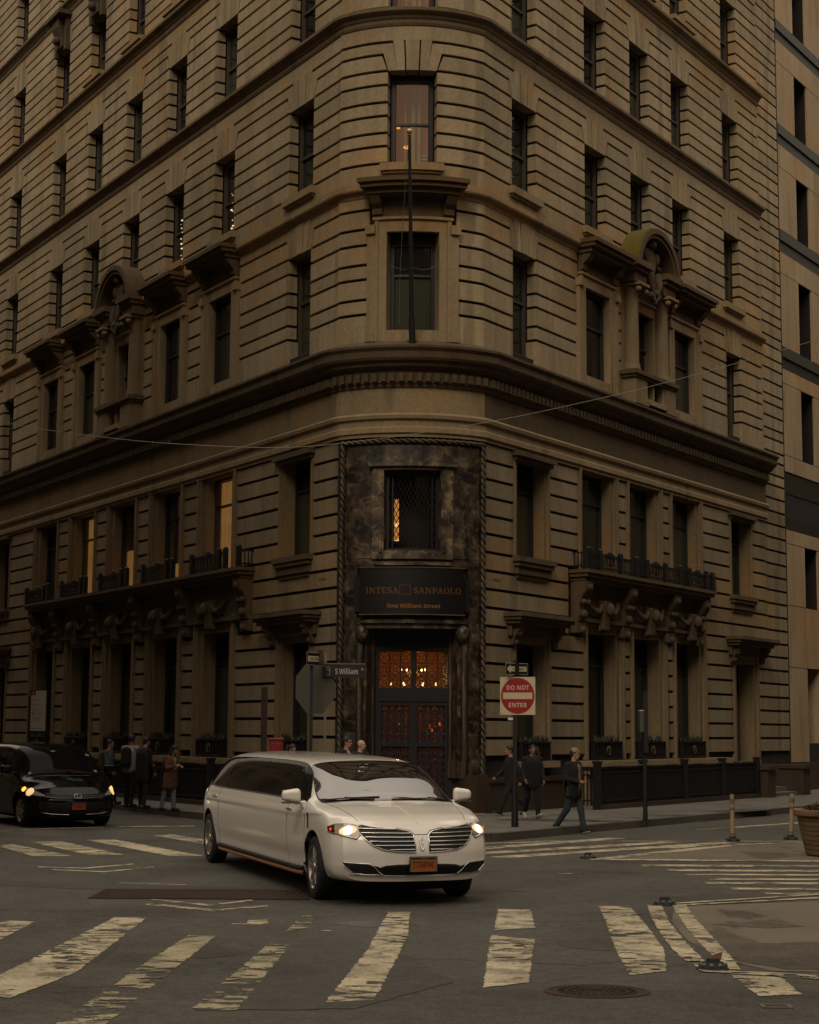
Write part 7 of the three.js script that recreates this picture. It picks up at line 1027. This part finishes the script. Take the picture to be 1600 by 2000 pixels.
  // clothes
  const T = o.top, longHem = T.hem ?? 0.0, tp = [cap(hip.clone().add(V3(0, -0.02 - longHem, 0)), chest, 0.142 + (T.fat ?? 0) + longHem * 0.12, 0.152 + (T.fat ?? 0), 1.22, 0.86), cap(chest, neck.clone().add(V3(0, -0.03, 0)), 0.138, 0.068, 1.34, 0.88)];
  const sl = []; for (const a of arms) sl.push(cap(V3(a.sh.x * 0.5, a.sh.y + 0.01, a.sh.z), a.sh, 0.075, 0.072), cap(a.sh, a.el, 0.066, 0.054), cap(a.el, T.short ? a.el : a.wr, 0.054, T.short ? 0.052 : 0.042)); if (T.hood) sl.push(cap(neck.clone().add(V3(-0.07, -0.01, -0.05)), neck.clone().add(V3(0.07, -0.01, -0.05)), 0.055, 0.055));
  const torsoG = nets(tp, 0.018), hemY = hip.y - 0.13 - longHem, pp = torsoG.attributes.position; for (let i = 0; i < pp.count; i++) if (pp.getY(i) < hemY) pp.setY(i, hemY); torsoG.computeVertexNormals();
  mesh(T.name ?? 'jacket', [torsoG, nets(sl, 0.015)], T.m, P);
  if (o.shirt) { const fz = (T.fat ?? 0) * 1.0, f = [cap(hip.clone().add(V3(0, 0.0, 0.065 + fz)), chest.clone().add(V3(0, 0.06, 0.070 + fz)), 0.082, 0.072, 0.80, 1), cap(chest.clone().add(V3(0, 0.06, 0.062)), neck.clone().add(V3(0, -0.03, 0.03)), 0.072, 0.05)]; mesh('shirt', nets(f, 0.016), o.shirt, P); }
  const tr = [cap(hip.clone().add(V3(0, 0.03, 0)), hip.clone().add(V3(0, -0.08, 0)), 0.135, 0.125, 1.2, 0.88)]; for (const l of legs) tr.push(cap(l.h, l.kn, 0.098, 0.070), cap(l.kn, l.an.clone().add(V3(0, 0.02, 0)), 0.070, o.wide ?? 0.060)); mesh('trousers', nets(tr, 0.018), o.legs, P);
  for (const l of legs) { const s = nets([cap(l.heel, l.toe, 0.046, 0.040, 1, 1), cap(l.an.clone().add(V3(0, -0.01, 0)), l.heel.clone().lerp(l.toe, 0.3), 0.046, 0.04)], 0.012, 0.02); const sh = mesh('shoe', s, o.shoes, P); if (o.sole) mesh('sole', nets([cap(l.heel.clone().add(V3(0, -0.03, 0)), l.toe.clone().add(V3(0, -0.028, 0)), 0.020, 0.018, 2, 1)], 0.009, 0.01), o.sole, sh); }
  if (o.hair) { const g = [cap(hp(0, 0.05, -0.022), hp(0, 0.05, 0.005), 0.086, 0.080), cap(hp(0, 0.0, -0.05), hp(0, -0.02, -0.05), 0.06, 0.05)]; if (o.hairLong) g.push(cap(hp(0, 0, -0.055), hp(0, -0.20, -0.07), 0.07, 0.06), cap(hp(0.06, 0, -0.02), hp(0.08, -0.2, 0.0), 0.04, 0.035), cap(hp(-0.06, 0, -0.02), hp(-0.08, -0.2, 0.0), 0.04, 0.035)); mesh('hair', nets(g, 0.011, 0.02), o.hair, P); }
  if (o.cap) { const g = nets([cap(hp(0, 0.062, -0.012), hp(0, 0.062, 0.006), 0.086, 0.082)], 0.011, 0.02); const br = nets([cap(hp(-0.035, 0.048, 0.095), hp(0.035, 0.048, 0.095), 0.022, 0.022, 1, 1)], 0.009, 0.01); mesh('cap', [g, br], o.cap, P); }
  if (o.glasses) { const a = hp(-0.032, 0.018, 0.098), b = hp(0.032, 0.018, 0.098); mesh('glasses', [sph(0.022, a.x, a.y, a.z, 1.1, 0.8, 0.35, 10), sph(0.022, b.x, b.y, b.z, 1.1, 0.8, 0.35, 10), rod(hp(-0.055, 0.022, 0.09).toArray(), hp(-0.08, 0.02, 0.0).toArray(), 0.004, 5), rod(hp(0.055, 0.022, 0.09).toArray(), hp(0.08, 0.02, 0.0).toArray(), 0.004, 5)], M.glass, P); }
  if (o.bag) mesh('backpack', nets([cap(chest.clone().add(V3(0, 0.05, -0.17)), hip.clone().add(V3(0, 0.12, -0.18)), 0.11, 0.12, 1.2, 0.8)], 0.018, 0.02), o.bag, P);
  return P;
}
const walk = (k = 1) => ({ legL: [0.42 * k, 0.10, 0.03, -0.25], legR: [-0.34 * k, 0.42, 0.03, 0.6], armL: [-0.35 * k, 0.3, 0.1], armR: [0.35 * k, 0.45, 0.1] });
const dark = cloth(0.006, 0.005, 0.007), dark2 = cloth(0.009, 0.007, 0.009), blackShoe = std({ color: lin(0.012, 0.010, 0.010), roughness: 0.5 }), greyShoe = std({ color: lin(0.35, 0.32, 0.27), roughness: 0.8 }), whiteSole = std({ color: lin(0.5, 0.47, 0.42), roughness: 0.8 }), brownHair = std({ color: lin(0.025, 0.014, 0.009), roughness: 0.7 }), darkHair = std({ color: lin(0.010, 0.007, 0.007), roughness: 0.7 });
person('man in a tan cap, dark open jacket and blue jeans stepping off the right-hand kerb', [3.43, 0, -35.45], 0.85, { H: 1.74, ...walk(0.62), armR: [0.1, 1.2, 0.25, -0.5], armL: [-0.15, 0.35, 0.2], turn: 0.5, top: { name: 'jacket', m: dark, fat: 0.045, hem: 0.08 }, shirt: cloth(0.16, 0.095, 0.07), legs: cloth(0.024, 0.031, 0.036), shoes: blackShoe, sole: whiteSole, cap: cloth(0.24, 0.15, 0.09), hair: brownHair, skin: lin(0.42, 0.22, 0.14) });
person('person in black with pale sneakers walking close behind the do not enter post', [2.80, GS, -38.45], 0.2, { H: 1.62, ...walk(0.45), top: { m: dark, fat: 0.03, hem: 0.12, hood: true }, legs: dark2, shoes: greyShoe, sole: whiteSole, hair: darkHair, skin: lin(0.22, 0.12, 0.08), armL: [0.1, 0.4, 0.2], armR: [0.1, 0.6, 0.2] });
person('person in a dark coat striding left with a raised heel beside the marble pillar', [2.42, GS, -40.05], -1.2, { H: 1.68, ...walk(1.2), top: { m: dark2, fat: 0.02, hem: 0.08 }, legs: dark, shoes: blackShoe, sole: whiteSole, hair: darkHair, skin: lin(0.30, 0.16, 0.10), fist: true });
person('dark-haired man with sunglasses seen over the limousine roof, left of the bald man', [-1.36, GS, -37.5], 0.75, { H: 1.78, ...walk(0.5), top: { m: cloth(0.012, 0.014, 0.013), fat: 0.01 }, shirt: cloth(0.2, 0.18, 0.15), legs: dark, shoes: blackShoe, hair: darkHair, glasses: true, turn: 0.3, skin: lin(0.40, 0.20, 0.12) });
person('bald man seen over the limousine roof beside the dark-haired man', [-1.06, GS, -37.6], 0.75, { H: 1.72, ...walk(0.5), top: { m: cloth(0.012, 0.016, 0.014), fat: 0.02 }, legs: dark, shoes: blackShoe, turn: 0.35, skin: lin(0.45, 0.26, 0.18) });
person('brown-haired person mostly hidden behind the limousine roof near the red box', [-2.62, GS, -38.3], 0.6, { H: 1.60, ...walk(0.4), top: { m: dark }, legs: dark, shoes: blackShoe, hair: brownHair, nod: 0.4, skin: lin(0.30, 0.17, 0.11) });
person('woman in a shaggy brown coat and pale jeans standing on the left-hand kerb', [-5.74, GS, -41.15], 0.9, { H: 1.56, legL: [0.12, 0.08, 0.05], legR: [-0.12, 0.12, 0.04], armL: [0.3, 1.5, 0.12, -0.5], armR: [0.3, 1.6, 0.12, -0.4], nod: 0.9, lean: 0.14, top: { name: 'coat', m: std({ color: lin(0.095, 0.040, 0.018), roughness: 1, bumpMap: stoneBump, bumpScale: 0.05 }), fat: 0.05, hem: 0.22 }, shirt: cloth(0.20, 0.18, 0.14), legs: cloth(0.13, 0.135, 0.125), shoes: blackShoe, hair: darkHair, hairLong: true, skin: lin(0.28, 0.15, 0.09) });
person('tall figure all in black standing on the left-hand pavement next to the brown coat', [-6.55, GS, -42.4], 2.4, { H: 1.74, legL: [0.08, 0.05, 0.09], legR: [-0.1, 0.05, 0.09], armL: [0.25, 1.1, 0.1], armR: [0.1, 0.4, 0.12], nod: 0.3, top: { m: dark, fat: 0.05, hem: 0.18 }, legs: dark2, shoes: blackShoe, hair: darkHair, skin: lin(0.34, 0.18, 0.11) });
person('person in a pale tee-shirt with a dark backpack behind the figure in black', [-6.98, GS, -42.95], 2.7, { H: 1.80, legL: [0.1, 0.05, 0.06], legR: [-0.1, 0.1, 0.06], top: { name: 'shirt', m: cloth(0.20, 0.20, 0.18), short: true, fat: 0.02 }, legs: dark2, shoes: blackShoe, hair: darkHair, bag: dark, skin: lin(0.16, 0.085, 0.055) });
person('person in a blue-grey top half hidden behind the bonnet of the black minivan', [-7.62, GS, -43.4], 1.3, { H: 1.66, ...walk(0.6), top: { m: cloth(0.055, 0.068, 0.075), fat: 0.01 }, legs: dark, shoes: blackShoe, hair: darkHair, bag: cloth(0.05, 0.05, 0.025), skin: lin(0.30, 0.16, 0.10) });
person('dark figure cut off by the left edge of the picture in front of the minivan', [-7.62, 0, -30.1], 1.4, { H: 1.66, ...walk(0.9), top: { m: dark, fat: 0.03, hem: 0.1 }, legs: dark2, shoes: blackShoe, hair: brownHair, skin: lin(0.42, 0.20, 0.10) });
renderer.render(scene, camera);
